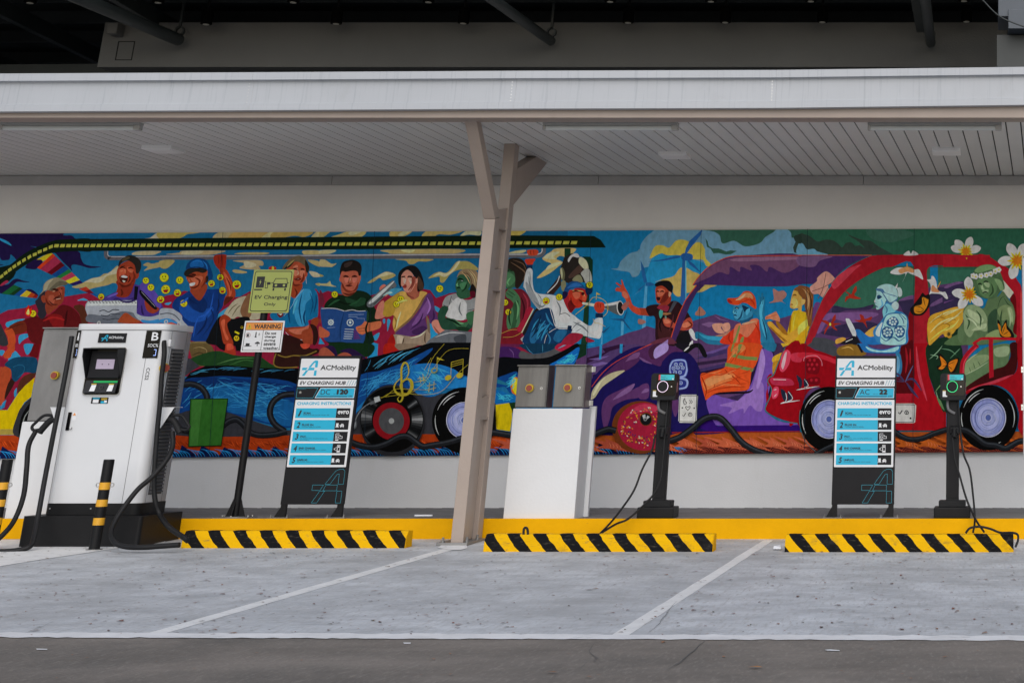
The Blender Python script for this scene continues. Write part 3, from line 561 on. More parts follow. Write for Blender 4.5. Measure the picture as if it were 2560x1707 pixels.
MURAL += '''
c s 6f603c 390,1540 640,1535 680,1568 380,1568
d s 5c4c2c 390,0 640,0 710,100 715,160 690,260 520,290 440,220 400,120
d t12 8a7850 430,60 520,40 610,80 590,180
d t12 3a2e18 420,150 520,110 600,150
# leaning person hidden by the sign, black shirt of the next
c s 9a927c 840,1180 900,1080 1000,980 1170,950 1330,1120 1300,1240 1150,1250 1020,1210 930,1260
c t14 5d563f 890,1170 950,1090 1020,1040
c t14 5d563f 940,1210 1010,1100 1060,1060
c s 6d4c34 1050,1140 1120,960 1180,920 1200,1160 1130,1250
c s 0b0c0e 720,1290 800,1200 950,1240 1100,1210 1180,1260 1120,1568 640,1568 640,1450
c s 8a3119 780,1250 840,1180 930,1240 880,1300 900,1400 960,1568 840,1568 800,1400
c s b35236 800,1290 850,1250 850,1380 900,1500 860,1500
d s 9c2f1e 850,0 950,0 995,120 960,145 850,130
d s c04a34 880,0 940,0 960,60 880,80
d p 0a0b0d 720,0 860,0 850,90 780,60
d p 0a0b0d 980,0 1060,0 1060,90 1000,90
d s 1b3d1c 380,210 720,90 1000,150 1280,160 1340,180 1500,280 1800,310 1300,310 900,280 600,290
d t14 4a7040 750,260 1000,190 1240,180
d t14 356030 900,280 1100,210 1250,230
# boy in light blue polo
c s 0f5c86 1600,1000 1740,900 1860,820 1990,830 2060,920 2070,1100 2050,1230 1940,1260 1930,1340 1660,1360 1460,1240 1460,1160 1640,1150
c s 2f7ea8 1750,960 1860,860 1960,860 1980,960 1900,1060 1900,1300 1820,1330 1760,1200
c t20 0a3f66 1860,900 1820,1100 1860,1320
c t16 0a3f66 1960,900 2000,1040 1960,1200
c s 83341c 1710,760 1840,760 1860,830 1790,940 1750,970 1700,920
c s 8c3e28 1640,560 1720,500 1840,490 1900,540 1930,640 1900,720 1850,780 1770,800 1740,740
c s a8604a 1740,560 1800,540 1800,660 1760,680 1745,600
c s a8604a 1830,600 1890,600 1880,690 1830,680
c L8 4c1a10 1735,580 1800,575
c L8 4c1a10 1835,580 1890,585
c s 5c1f14 1750,720 1810,700 1850,720 1800,745
c L6 d0b8a8 1770,716 1830,715
c s 4e4434 1600,590 1650,500 1750,430 1830,415 1900,450 1945,540 1950,600 1920,640 1900,560 1820,500 1750,500 1680,570
c s 1e1a14 1900,470 1950,560 1930,640 1905,600
c s 1e1a14 1620,590 1700,510 1760,480 1700,560
c L5 c8c8c8 1905,690 1915,780
c L4 9ab0b8 1880,850 1770,980 1720,1080 1620,1200
c s 5c1216 1530,1170 1610,1165 1600,1210 1560,1220
c p c8c0a0 1545,1172 1600,1170 1580,1195
c o 8a1a16 1470,580 50,28
c o b89a30 1475,576 16,24
c s 83341c 1640,1360 1940,1330 1980,1250 2060,1220 2070,1300 1990,1400 1900,1470 1820,1500 1700,1440
c s b06048 1680,1380 1860,1360 1950,1320 1900,1420 1780,1440
c s 8a3a22 1860,1400 1960,1370 2000,1460 1990,1568 1860,1568 1850,1470
c s 2a1210 1960,1310 2040,1340 2070,1460 2040,1568 2000,1568 2000,1420
c L6 b8bcc0 1640,1410 1720,1480 1860,1515
c s 2a100e 1600,1440 1820,1500 1860,1568 1600,1568
d s 2c1410 1550,0 1860,0 1980,60 2060,60 2080,110 1900,190 1800,300 1540,300 1490,240
d L16 7d6428 1520,120 1490,210 1500,280 1600,310 1800,300
d L16 7d6428 1540,140 1640,170 1750,150 1900,150 2050,90
d s c04630 1840,0 1960,0 1940,50 1870,60
e s 7a3026 -10,1240 20,1250 0,1300
e s 5a1c2e 0,860 60,1000 0,1100
# reader in dark green shirt
e s 0c1f12 50,1100 100,1000 200,940 320,920 480,870 600,890 680,960 700,1060 790,1240 740,1300 680,1400 670,1568 120,1568 60,1300
e s 173622 330,960 480,1000 560,960 620,1020 500,1080 380,1060
e s 173622 600,1100 640,1200 620,1400 580,1300
e s 8a4530 290,780 480,800 470,880 400,935 330,940 285,900
e s 944c3a 262,690 300,600 400,570 500,600 535,690 520,760 490,820 430,890 370,895 310,850 285,770 255,740
e s a25c4e 320,705 375,700 372,750 335,770
e s a25c4e 425,705 485,700 475,750 435,765
e s 6e2c1e 300,780 340,850 430,870 480,800 470,850 400,900 320,870
e L9 3a140c 310,690 370,695
e L9 3a140c 420,692 480,690
e L7 5c2418 395,700 370,770 415,775
e s 4a160f 330,805 375,795 425,805 375,820
e s 14100e 262,670 265,580 300,500 380,472 450,472 520,510 545,580 530,670 505,670 490,625 430,610 340,625 290,620
e s 2c2220 320,520 420,490 400,540 330,570
e s 1e3f74 5,1110 80,1100 230,1110 320,1140 600,1140 610,1170 560,1568 300,1540 80,1530 40,1400
e L9 c8ccd0 20,1105 120,1100 220,1108 320,1138
e L9 c8ccd0 330,1138 420,1122 500,1138 595,1135
e t22 14305c 315,1150 270,1350 265,1540
e o a8b8c8 143,1285 38,40
e o 1e3f74 143,1285 22,24
e t6 a8b8c8 92,1285 194,1285
e t6 a8b8c8 143,1235 143,1335
e t6 a8b8c8 105,1245 180,1325
e t6 a8b8c8 180,1245 105,1325
e L5 8094b4 95,1355 200,1350
e L6 8094b4 372,1185 575,1180
e L6 8094b4 372,1210 490,1212
e o a8b8c8 395,1288 46,46
e o 1e3f74 395,1288 34,34
e o a8b8c8 395,1285 16,20
e l8 b0bccc 325,1372 440,1378
e l8 b0bccc 320,1405 435,1410
e l8 b0bccc 316,1436 430,1442
e l8 b0bccc 312,1466 425,1470
e l8 b0bccc 308,1495 415,1497
e l5 8890a8 480,1232 582,1235 575,1310 
e p 4a2c66 440,1380 480,1390 530,1500 440,1510
e s a8543a -10,1340 60,1370 125,1420 110,1470 40,1485 -10,1470
e s b0603e 470,1350 540,1320 590,1270 640,1290 790,1270 790,1350 700,1390 620,1410 560,1445 500,1420
e L6 6a2c1c 500,1370 590,1360
e L6 6a2c1c 500,1400 580,1400
e L6 6a2c1c 640,1300 640,1400
f s 0f2a14 120,0 680,0 640,160 400,160 250,150
f s 231238 60,30 180,30 230,150 180,160 80,60
f s 231238 260,90 380,55 480,90 600,190 420,160 300,110
f s 9a4c38 0,80 60,40 130,80 190,160 0,162
f s 9a4c38 230,158 300,110 370,120 410,160
# drinking woman
e s 111010 1020,720 1030,640 1080,580 1180,540 1260,560 1320,640 1360,780 1340,860 1260,870 1240,700 1150,600 1080,680 1060,830 1030,790
e s 3c2a20 1280,680 1340,760 1350,850 1290,850
e s 8c4c3a 1110,880 1240,760 1280,700 1270,860 1300,920 1260,980 1200,990 1140,940
e s b07060 1060,740 1070,660 1140,600 1210,650 1240,740 1240,800 1180,890 1110,880 1080,820 1060,800
e s bc8474 1080,710 1105,700 1112,750 1092,775
e s bc8474 1155,715 1195,710 1200,745 1172,765
e s 7c3c30 1200,700 1250,700 1230,800 1160,900 1200,820
e L9 3a1510 1075,690 1115,680
e L9 3a1510 1150,680 1205,685
e s 7a2c26 1080,810 1130,800 1125,835 1090,835
e s b07060 1250,720 1275,715 1275,760 1255,780
e s b08c48 830,1050 930,960 1060,880 1130,900 1200,990 1290,950 1310,880 1400,900 1350,960 1200,1200 1050,1350 980,1400 950,1300 960,1190 830,1200
e s 97782c 830,1050 930,960 1040,900 1000,1060 950,1190 830,1200
e s 6c5238 990,1390 1200,1200 1330,1000 1390,920 1400,960 1290,1120 1160,1280 1010,1420
e s 4e2c5c 990,1420 1160,1280 1290,1130 1400,920 1470,940 1500,1100 1540,1260 1440,1300 1420,1200 1380,1240 1400,1400 1240,1460 1050,1460
e s 6c447c 1300,1160 1400,1000 1440,1040 1400,1180 1320,1260 1200,1330
e s 3a1e48 1200,1400 1350,1330 1400,1390 1260,1450
e s 8c7a68 980,1440 1250,1470 1420,1370 1400,1568 1000,1568 975,1500
e s b0a08c 1010,1460 1100,1480 1060,1568 1010,1568
e s 6a5a48 1390,1200 1430,1270 1440,1420 1410,1390
e s 8c1410 880,1568 920,1460 960,1450 985,1568
f s a01c12 830,130 850,0 990,0 1010,80 940,100
f s 7c6a58 990,0 1280,0 1200,50 1040,80
e s a86858 720,1200 760,1060 830,1000 840,1080 820,1180 850,1210 780,1240 730,1240
e s b87868 1460,1290 1530,1250 1600,1340 1680,1450 1740,1568 1660,1568 1590,1470 1500,1400
e s 8c4c3a 1480,1330 1600,1460 1690,1568 1650,1568 1540,1430
e s a86050 780,830 850,790 900,900 850,950 800,900
f s b8685a 1640,0 1740,0 1768,70 1700,90 1650,50
e s 4f5356 620,1020 920,760 960,745 1000,800 980,830 900,890 690,1085
e s a5a9ac 650,1010 930,770 950,780 700,1020
e L9 1c1e20 700,1050 960,830
e s 3a7c98 900,880 960,840 1070,850 1020,890 930,940
e s 8ab8c8 820,940 900,880 950,900 880,920
# green woman with arms crossed
e s 7d7f80 1600,1070 1640,960 1720,920 1810,910 1850,980 1960,990 2030,960 2030,1100 1920,1180 1900,1250 1650,1210 1680,1080
e s b0b3b4 1680,1080 1800,960 1900,1010 1920,1100 1880,1255 1650,1210
e L8 3a3c3e 1720,940 1690,1050
e L8 3a3c3e 1610,1060 1680,1085
e L8 3a3c3e 1930,1130 2020,1110
e s 1f4030 1540,1180 1600,1075 1680,1100 1640,1220 1750,1240 1860,1290 2010,1250 2000,1340 1880,1420 1780,1380 1620,1380 1560,1300
e s 335c3e 1660,1220 1880,1290 1960,1260 1860,1380 1740,1290
e s 335c3e 1910,1180 2020,1140 2015,1260 1960,1320
e s 16301f 1770,1360 1880,1420 1960,1370 1860,1340
e s 254a34 1800,880 1960,860 1960,950 1850,980 1790,930
e s 254a34 1790,720 1830,660 1930,660 1970,780 1930,860 1830,900 1780,870 1770,800
e s 3c6c4a 1830,780 1930,760 1910,840 1850,850
e L9 0c1c12 1800,740 1850,715 1880,740
e L7 0c1c12 1780,840 1830,830
e L5 b8c8b8 1848,740 1868,742
e s 75624a 1790,700 1820,630 1880,590 1960,590 2050,620 2060,700 2040,860 1980,860 1960,720 1900,670 1830,660
e t10 3a2c20 1900,620 1970,700 1990,840
e t10 3a2c20 1850,630 1940,660
e t9 b09a70 1930,600 2010,700 2030,820
e s 18120e 1960,860 1990,780 2040,850 2030,960 1970,950
e s 4a0c1c 1960,890 2020,880 2030,940 1980,960
e p 5c6066 1420,1520 1640,1380 1990,1410 1970,1568 1380,1568
e t12 c4c8cc 1500,1480 1700,1420 1900,1430
e s 3c4046 1750,1480 1900,1440 1900,1568 1800,1568
f p 2a2d32 1480,100 1650,0 1970,0 1960,150 1500,150
f s 8a9096 1800,0 1960,0 1900,110 1830,120
f s 9aa0a6 1445,130 1500,100 1580,110 1560,150 1500,160
f t12 c8ccd0 1480,60 1560,20 1600,60
# second green profile with maroon shirt
g s 5c1824 300,900 460,850 560,860 640,950 665,1060 640,1180 670,1300 560,1330 440,1320 300,1450
g s 2b4a32 340,580 470,570 560,640 520,780 440,830 340,830
g s 3c6444 340,640 430,660 460,740 380,820 340,800
g s 3c6444 460,690 490,640 535,650 530,710 480,750
g L7 142818 475,700 495,655 525,660
g s 1e1712 380,460 480,445 560,470 610,560 605,680 560,760 500,840 460,820 460,700 440,620 400,620 360,560
g t14 5c4634 400,500 500,560 590,640 560,740
g t10 5c4634 430,470 560,520 600,600
g s 3c6444 335,900 400,840 480,900 530,1000 520,1180 520,1300 460,1380 400,1400 350,1330 360,1180 440,1060 400,990 350,960
g s 28482f 430,1060 500,1000 500,1180 450,1380 400,1390 440,1200
g L7 16281a 345,900 430,960
g L7 16281a 370,870 460,930
g p 6a1420 280,1400 520,1340 560,1568 270,1568
h p 5c1c40 260,0 560,0 530,40 260,60
h s 3a1a50 265,40 500,60 545,190 250,180
h t10 6c4a80 380,60 430,110 440,180
g L5 b09a3c 280,1430 420,1380 550,1400 440,1470 300,1480
g s 8a1a2e 620,1090 700,1120 620,1240 560,1400 480,1380 560,1240
'''
MURAL += '''
# brass instrument
g s 1e1a18 1040,640 1080,500 1110,430 1200,385 1290,400 1310,450 1400,540 1440,640 1450,760 1300,760 1180,780 1100,740
g s 9a9a80 1310,430 1390,480 1420,580 1380,600 1330,560 1290,500
g s 8a8c86 1320,640 1400,580 1450,640 1460,760 1390,780 1350,700
g s 6a6a50 1210,740 1250,680 1310,670 1340,760
g s 4e4e38 1045,600 1080,570 1110,640 1100,730 1060,720
g s 8c8e70 1050,600 1070,580 1080,660 1070,720
g s 6a6a50 1060,760 1110,740 1125,800 1100,880 1065,850
g s aaa89c 1200,400 1270,385 1300,430 1270,440 1210,430 1160,500 1150,460
g s 3c2c26 1160,680 1230,600 1300,540 1340,600 1280,660 1180,710
g p 2a1c18 860,910 1020,700 1060,660 1060,800 960,920
g L12 b0b4a8 880,900 1000,780 1040,680
g s 1e1614 560,1400 720,1120 770,1110 740,1190 620,1440
g L14 aaa890 545,1420 700,1110
g p 9ea2a4 600,1440 770,1190 620,1568 570,1568 530,1500
# conductor in white shirt and blue vest
g s 9a2a18 590,465 720,455 700,500 680,535 620,535
g s a83420 612,355 650,335 740,335 765,370 735,410 640,410
g L6 5c140c 660,345 665,400
g L6 5c140c 700,340 705,400
g p 0e2440 612,535 688,530 684,598 610,595
g s a9adae 612,600 685,600 690,780 740,900 960,930 1100,1000 1180,1150 1240,1200 1300,1250 1440,1330 1510,1240 1600,1230 1600,1380 1570,1490 1500,1490 1400,1470 1200,1420 1000,1340 780,1130 680,1010 590,850 570,800
g s 7a7e82 600,760 660,820 760,1000 790,1110 700,1040 620,900
g t8 4a4e54 650,620 670,800
g t8 4a4e54 740,900 800,980 780,1110
g t10 5c6066 1180,1400 1270,1300 1320,1290
g t8 5c6066 1250,1410 1330,1360
g s c6cacb 960,960 1060,1000 1130,1100 1180,1260 1080,1290 960,1180
g s c6cacb 1320,1300 1440,1400 1540,1380 1560,1300 1580,1440 1500,1460
g L8 2a2c30 1040,1180 1120,1165 1180,1210
g s 0d2f52 760,1130 920,1100 980,1270 1010,1350 1200,1370 1160,1460 1060,1568 580,1568 620,1380 700,1200
g s 1d5880 700,1350 860,1300 800,1420 700,1568 650,1500
g s 1d5880 1020,1390 1140,1400 1040,1540 960,1500
g L9 b8bcc0 915,1100 950,1220 1005,1355 1150,1370
g L6 b8bcc0 1000,1360 880,1440 840,1568
g p 0a1e38 1150,1325 1200,1330 1195,1400 1140,1380
h s 0c3048 540,0 1040,0 900,90 700,125 600,80
h t8 3a80a0 600,20 650,90 690,120
h t8 3a80a0 820,0 820,110
h s 4a4a4c 540,90 700,130 900,95 1060,20 1120,80 900,180 540,190
h s a01c38 980,50 1050,-10 1230,0 1130,70 1050,95
h t14 3aa0c8 1020,60 1130,5 1200,0
g s 861c30 1180,1430 1340,1440 1320,1500 1220,1568 1060,1568
g s 861c30 1390,1480 1500,1530 1400,1545
g s 861a22 1100,980 1180,900 1250,840 1380,860 1400,960 1350,1060 1250,1100 1180,1160 1110,1040
g s 9c2a1a 1150,880 1210,860 1360,870 1395,960 1370,1030 1310,1090 1240,1090 1180,1020
g s c0523a 1210,900 1290,880 1310,950 1250,980
g s 5c0e10 1180,1000 1240,1080 1190,1150 1150,1060
g s b84a30 1350,930 1390,950 1375,1000 1340,990
g L9 c8a060 1210,870 1340,880 1365,940
g o 3a1010 1345,910 22,24
g s 143a66 1095,900 1120,820 1180,760 1270,750 1340,790 1380,830 1460,850 1465,900 1400,930 1370,850 1200,840 1150,900
g s 22548c 1140,840 1200,780 1280,770 1330,810 1200,830
g s 0c1c38 1380,850 1468,840 1460,900 1400,930
g s 141030 1080,900 1110,880 1150,900 1130,960 1090,980
g p aab0a0 1330,1020 1500,1040 1640,1045 1830,1005 1830,1190 1640,1110 1340,1050
g s 4a4e50 1640,1070 1800,1060 1830,1190 1640,1105
g s d6dcc8 1500,1045 1640,1050 1800,1015 1790,1050 1640,1070
g o c8ccc0 1835,1097 48,94,-6
g o 16181a 1838,1097 38,84,-6
g s a63220 1500,1040 1540,1015 1610,1030 1630,1080 1610,1150 1540,1160 1495,1100
g L6 5c140c 1540,1040 1545,1090
g L6 5c140c 1575,1040 1580,1095
g p 0e2440 1512,1165 1608,1170 1605,1225 1508,1220
g L7 a8963a 1245,1185 1400,1060 1480,960 1600,980 1670,1060 1660,1160 1610,1210
g L6 a8963a 1525,900 1520,990
g p a8963a 1520,890 1580,925 1525,925
g L6 a8963a 1480,1240 1500,1290 1560,1300 1640,1340
# wind turbines
g s 2a6a92 1985,960 2091,850 2091,880 2000,940
g p 4a90b4 1845,1250 1880,1250 1870,1568 1840,1568
g p 174870 1690,1240 1860,1235 1900,1255 1860,1270
g p 174870 1870,1240 1915,1140 1935,1100 1900,1240
g p 174870 1880,1250 1985,1395 1930,1350 1860,1260
g p 174870 1590,1410 1710,1330 1620,1430
g p 4a90b4 1590,1420 1608,1420 1600,1568 1580,1568
i p 1e4c80 555,470 605,470 608,960 590,1040 525,1040 540,760
i p 4a8a9a 590,480 606,480 608,960 592,1040
i s 1a4478 540,400 600,380 680,400 690,450 660,480 600,480 545,460
i p 1a4478 585,385 600,320 650,220 770,110 820,72 790,150 680,290 610,390
i p 1a4478 540,410 440,425 330,455 100,495 320,480 520,440
i p 1a4478 610,460 700,520 800,640 740,600 650,530
i p 4488ac 68,780 98,780 68,1520 15,1515 50,1000
i p 1a4c7c 50,770 20,640 8,475 50,560 95,760
i p 1a4c7c 80,765 140,762 205,795 130,812 70,810
i p 1a4c7c 80,780 0,870 -20,880 -20,850
# purple mountains
S p 4c3258 1440,900 1480,880 1510,860 1540,845 1570,832 1600,824 1617,815 1640,822 1660,830 1740,800 1790,786 1830,800 1850,805 1920,806 1990,784 2030,770 2050,760 2120,770 2180,772 2240,758 2290,735 2330,715 2400,705 2420,730 2420,1000 1440,1000
S p 3a2848 1830,870 1900,850 1960,860 1990,960 1830,960
i p 6a4c74 960,1190 1060,1240 1180,1280 1040,1250
i p 6a4c74 800,1310 900,1280 1080,1300 900,1350
j p 2c1c38 740,240 1180,180 1180,220 760,280
j p 3a2c58 700,200 900,120 1160,60 1160,110 900,180
j p 5c4680 720,150 1000,70 1180,0 1190,30 960,120
j p 3a2c58 750,330 1120,250 1100,310 770,380
j p 1c0a22 770,370 1100,300 1080,330 790,400
h p 4a3562 1395,60 1600,20 2091,0 2091,70 1700,300 1470,540 1385,300
h p 2a1230 1395,180 1700,90 1560,180 1390,260
h p 2a1230 1600,60 1840,0 1900,30 1640,110
h p 6c5490 1420,200 1700,150 1560,210
h p 6c5490 1430,270 1600,230 1700,250 1480,300
h p 5a4270 1495,380 1640,310 1760,290 1600,380
h p 1c0a1e 1480,400 1600,380 1500,500 1460,560
h p 2280b0 1395,0 1550,0 1400,25
h p 2280b0 1565,0 1600,0 1585,200 1558,200
h p 2280b0 1830,0 1868,0 1860,125 1825,115
k s 2c2440 440,1070 620,1100 800,1090 960,1050 900,1120 600,1130 430,1200
k s 6a4878 330,1190 500,1160 900,1150 1020,1190 700,1290 400,1240 280,1400 220,1420
k s 2c2440 440,1350 700,1290 1000,1300 1000,1500 300,1440
k s 5a3468 180,1080 220,1020 270,1060 190,1240 160,1300
k s 2c2440 1690,880 1900,820 2091,790 2091,1100 1690,1200
k s 5a4066 1720,1040 1860,960 2000,920 1900,1000 1720,1080
k s 5a4066 1300,990 1480,930 1480,1010 1340,1060
k p 2c2440 1280,1010 1480,980 1480,1300 1420,1300
m s 2c2440 0,840 180,770 260,770 240,1060 150,1130 0,1170
m s 5a4066 0,830 60,790 170,755 250,768 140,800 40,840
m p 5a3868 0,950 110,935 0,960
m p 5a3868 0,1020 140,985 60,1015 0,1040
# waving youth
i p 8c3420 -10,1095 100,1100 120,1200 -10,1190
g s a03a26 1770,860 1790,830 1840,830 1780,780 1790,765 1850,800 1845,740 1860,735 1890,820 1930,890 1960,960 2000,1060 2091,1110 2091,1190 1990,1140 1930,1060 1900,980 1860,940 1850,890 1790,880
g s c05a44 1860,880 1920,900 1940,960 1890,970
i s 241014 80,1090 200,1050 330,1060 410,1010 480,1010 550,1060 640,1180 690,1300 600,1380 560,1568 230,1568 200,1230 120,1200
i s 3a1a1c 240,1240 320,1350 420,1400 380,1500 250,1500
i p 3c3e46 440,1010 490,1015 400,1160 370,1160
i s 7c2c1e 330,1000 400,940 400,1020 320,1080 240,1070
i s 8c3420 205,840 240,810 320,800 400,880 400,940 340,1010 250,1040 215,1000 205,920
i s b05840 225,880 260,840 330,870 300,930 240,950
i s 5c1c14 330,900 390,900 350,1000 260,1035
i L8 2a0e0c 215,880 245,875
i L8 2a0e0c 265,880 305,885
i s 2a0a0c 215,960 260,955 265,990 230,1000
i s c07a60 380,880 415,885 395,950 375,940
i s 0e0c0e 195,790 240,755 320,738 390,750 430,810 420,900 400,890 370,870 330,830 280,805 215,820
i s 9a4030 300,1240 370,1230 460,1300 540,1290 650,1220 695,1310 660,1370 560,1390 440,1360 330,1330
i s c4664c 310,1250 370,1250 400,1290 330,1300
i s c4664c 560,1300 650,1280 670,1340 560,1350
i p 5a7a6c 325,1200 345,1200 350,1240 330,1240
i s 8a5a38 290,1160 410,1165 350,1190 300,1185
i s 3a8a80 250,1150 290,1110 300,1180 265,1235
i s 7a2232 220,1090 320,1060 380,1080 360,1140 320,1140
# purple three wheeler
S s 17104e 1443,1000 1470,960 1500,925 1550,885 1600,865 1660,870 1700,872 1735,895 1755,940 1770,1000 1790,1060 1790,1084 1440,1084 1425,1040
h s 4a2450 1450,740 1550,500 1700,330 1900,170 2091,80 2091,200 1960,320 1760,420 1560,600 1460,730
j s 4a2450 -10,80 200,0 480,40 560,100 420,110 300,220 260,290 100,230 -10,190
j s 6a4878 -10,170 60,200 160,260 50,230
h s 6a4470 1900,230 2000,130 2091,110 2060,180 1960,210
h s 5a3264 1590,870 1650,700 1850,590 2020,515 1980,600 2091,560 2091,690 1900,730 1740,820 1700,970 1660,1080 1620,1090
h s 7a5688 1740,730 1850,620 2020,515 1960,620
j s 5a3264 -10,560 110,520 110,700 -10,710
j s 7a5688 20,640 60,590 110,580 110,620
j s 5a3264 415,750 500,730 500,860 465,950 430,880
h L8 b8401e 1460,560 1600,380 1780,230 2091,65
j L9 b8401e -10,70 100,20 200,-20
h s b0a888 1450,700 1480,590 1600,450 1740,370 1895,345 1780,430 1600,560 1510,690 1455,725
h s cfc7a4 1480,640 1560,500 1700,400 1600,480 1500,660
# cab pillar and roof of the three wheeler
i s 36204a 700,790 820,640 1000,500 1200,425 1350,412 2110,412 2110,790 850,795 740,800
i s 583852 700,780 820,650 1000,510 1220,440 1400,430 2110,430 2110,520 1900,640 1700,560 1660,625 1560,545 1440,540 1460,610 1320,560 1300,625 1180,560 1160,660 1040,630 900,700 760,760
i s 6e4e66 1180,470 1400,440 2110,430 2110,460 1700,480 1300,490
k p 36204a -10,412 920,412 620,560 420,740 300,785 -10,785
k s 5a4060 -10,430 420,425 260,480 180,560 -10,540
k L9 a8482c -10,408 940,410
i L11 a83c22 690,800 760,700 900,560 1080,460 1220,422 1380,418 2110,414
i p 36204a 745,790 850,797 740,900 660,1050 600,1200 450,1568 390,1530 480,1260 560,1080 620,960
i L12 a83c22 740,800 620,960 560,1070 480,1260 395,1525
i s 5a2a3a 150,1568 200,1520 300,1490 400,1480 460,1530 460,1568
i p 8a70a8 280,1568 370,1505 365,1568
i p 111014 480,1480 560,1400 640,1390 680,1568 480,1568
j s 3c1c34 110,100 150,30 230,-10 300,0 270,150 200,195 140,190
j s 9a84bc 178,130 200,60 290,-5 365,0 360,90 230,180 190,180
j p 14121a 450,-10 700,-10 600,110 480,40
# steering wheel
i s c2c8cc 640,1400 680,1370 740,1480 745,1520 690,1500
i s c2c8cc 655,1550 690,1520 690,1568 650,1568
j s 0e0e12 560,90 620,60 680,0 800,0 880,150 830,168 760,50 700,60 620,120
j t22 c2c8cc 575,95 650,30
j t14 c2c8cc 640,20 665,0
# passenger cell, lilac seat
j s 1c1030 1440,400 1500,330 1560,100 1580,60 1740,80 1740,400 1700,700 1500,660 1380,620
j s 6c4aa0 870,740 960,660 1100,700 1260,710 1390,620 1470,480 1540,250 1590,70 1735,120 1735,400 1680,500 1700,560 1640,850 1800,980 2060,1040 2060,1060 985,1060 905,900
j s 8a68b0 1040,800 1220,750 1300,720 1440,600 1500,440 1560,200 1610,80 1630,260 1560,440 1620,560 1600,850 1520,870 1440,800 1360,905 1340,840 1160,910 1200,830
j s 9a7abc 1580,60 1630,150 1630,300 1560,560 1520,560 1550,400
j p 36264a 1140,700 1380,640 1280,740 1200,725
j s 120818 890,700 1000,630 1180,620 1390,620 1480,590 1420,640 1200,650 990,660
j p 2c0a68 1000,1068 2091,1055 2091,1140 930,1150 760,1090 905,920
S L3 8a2020 1680,1081 2000,1078
# plug sign and card on the cab
j s 3a4a9a 378,330 390,260 440,200 590,200 625,300 625,370 580,440 420,440 385,390
j s 8a9ad4 385,320 395,265 445,208 585,208 618,300 618,365 575,432 430,432 392,385
j s 28307c 400,320 415,270 455,225 575,225 600,300 595,360 560,412 440,412 410,375
j s 8a9ad4 450,440 580,440 632,480 620,560 560,588 450,588
j s 28307c 450,465 560,465 605,490 600,545 550,568 450,568
'''
for _x, _y in ((470, 265), (538, 265), (440, 315), (497, 310), (560, 310), (460, 368), (525, 368), (535, 507)):
    MURAL += 'j o 9aaadc %d,%d 25,25\nj o 1c2060 %d,%d 17,17\nj o 7a8acc %d,%d 10,10\n' % (_x, _y, _x, _y, _x, _y)
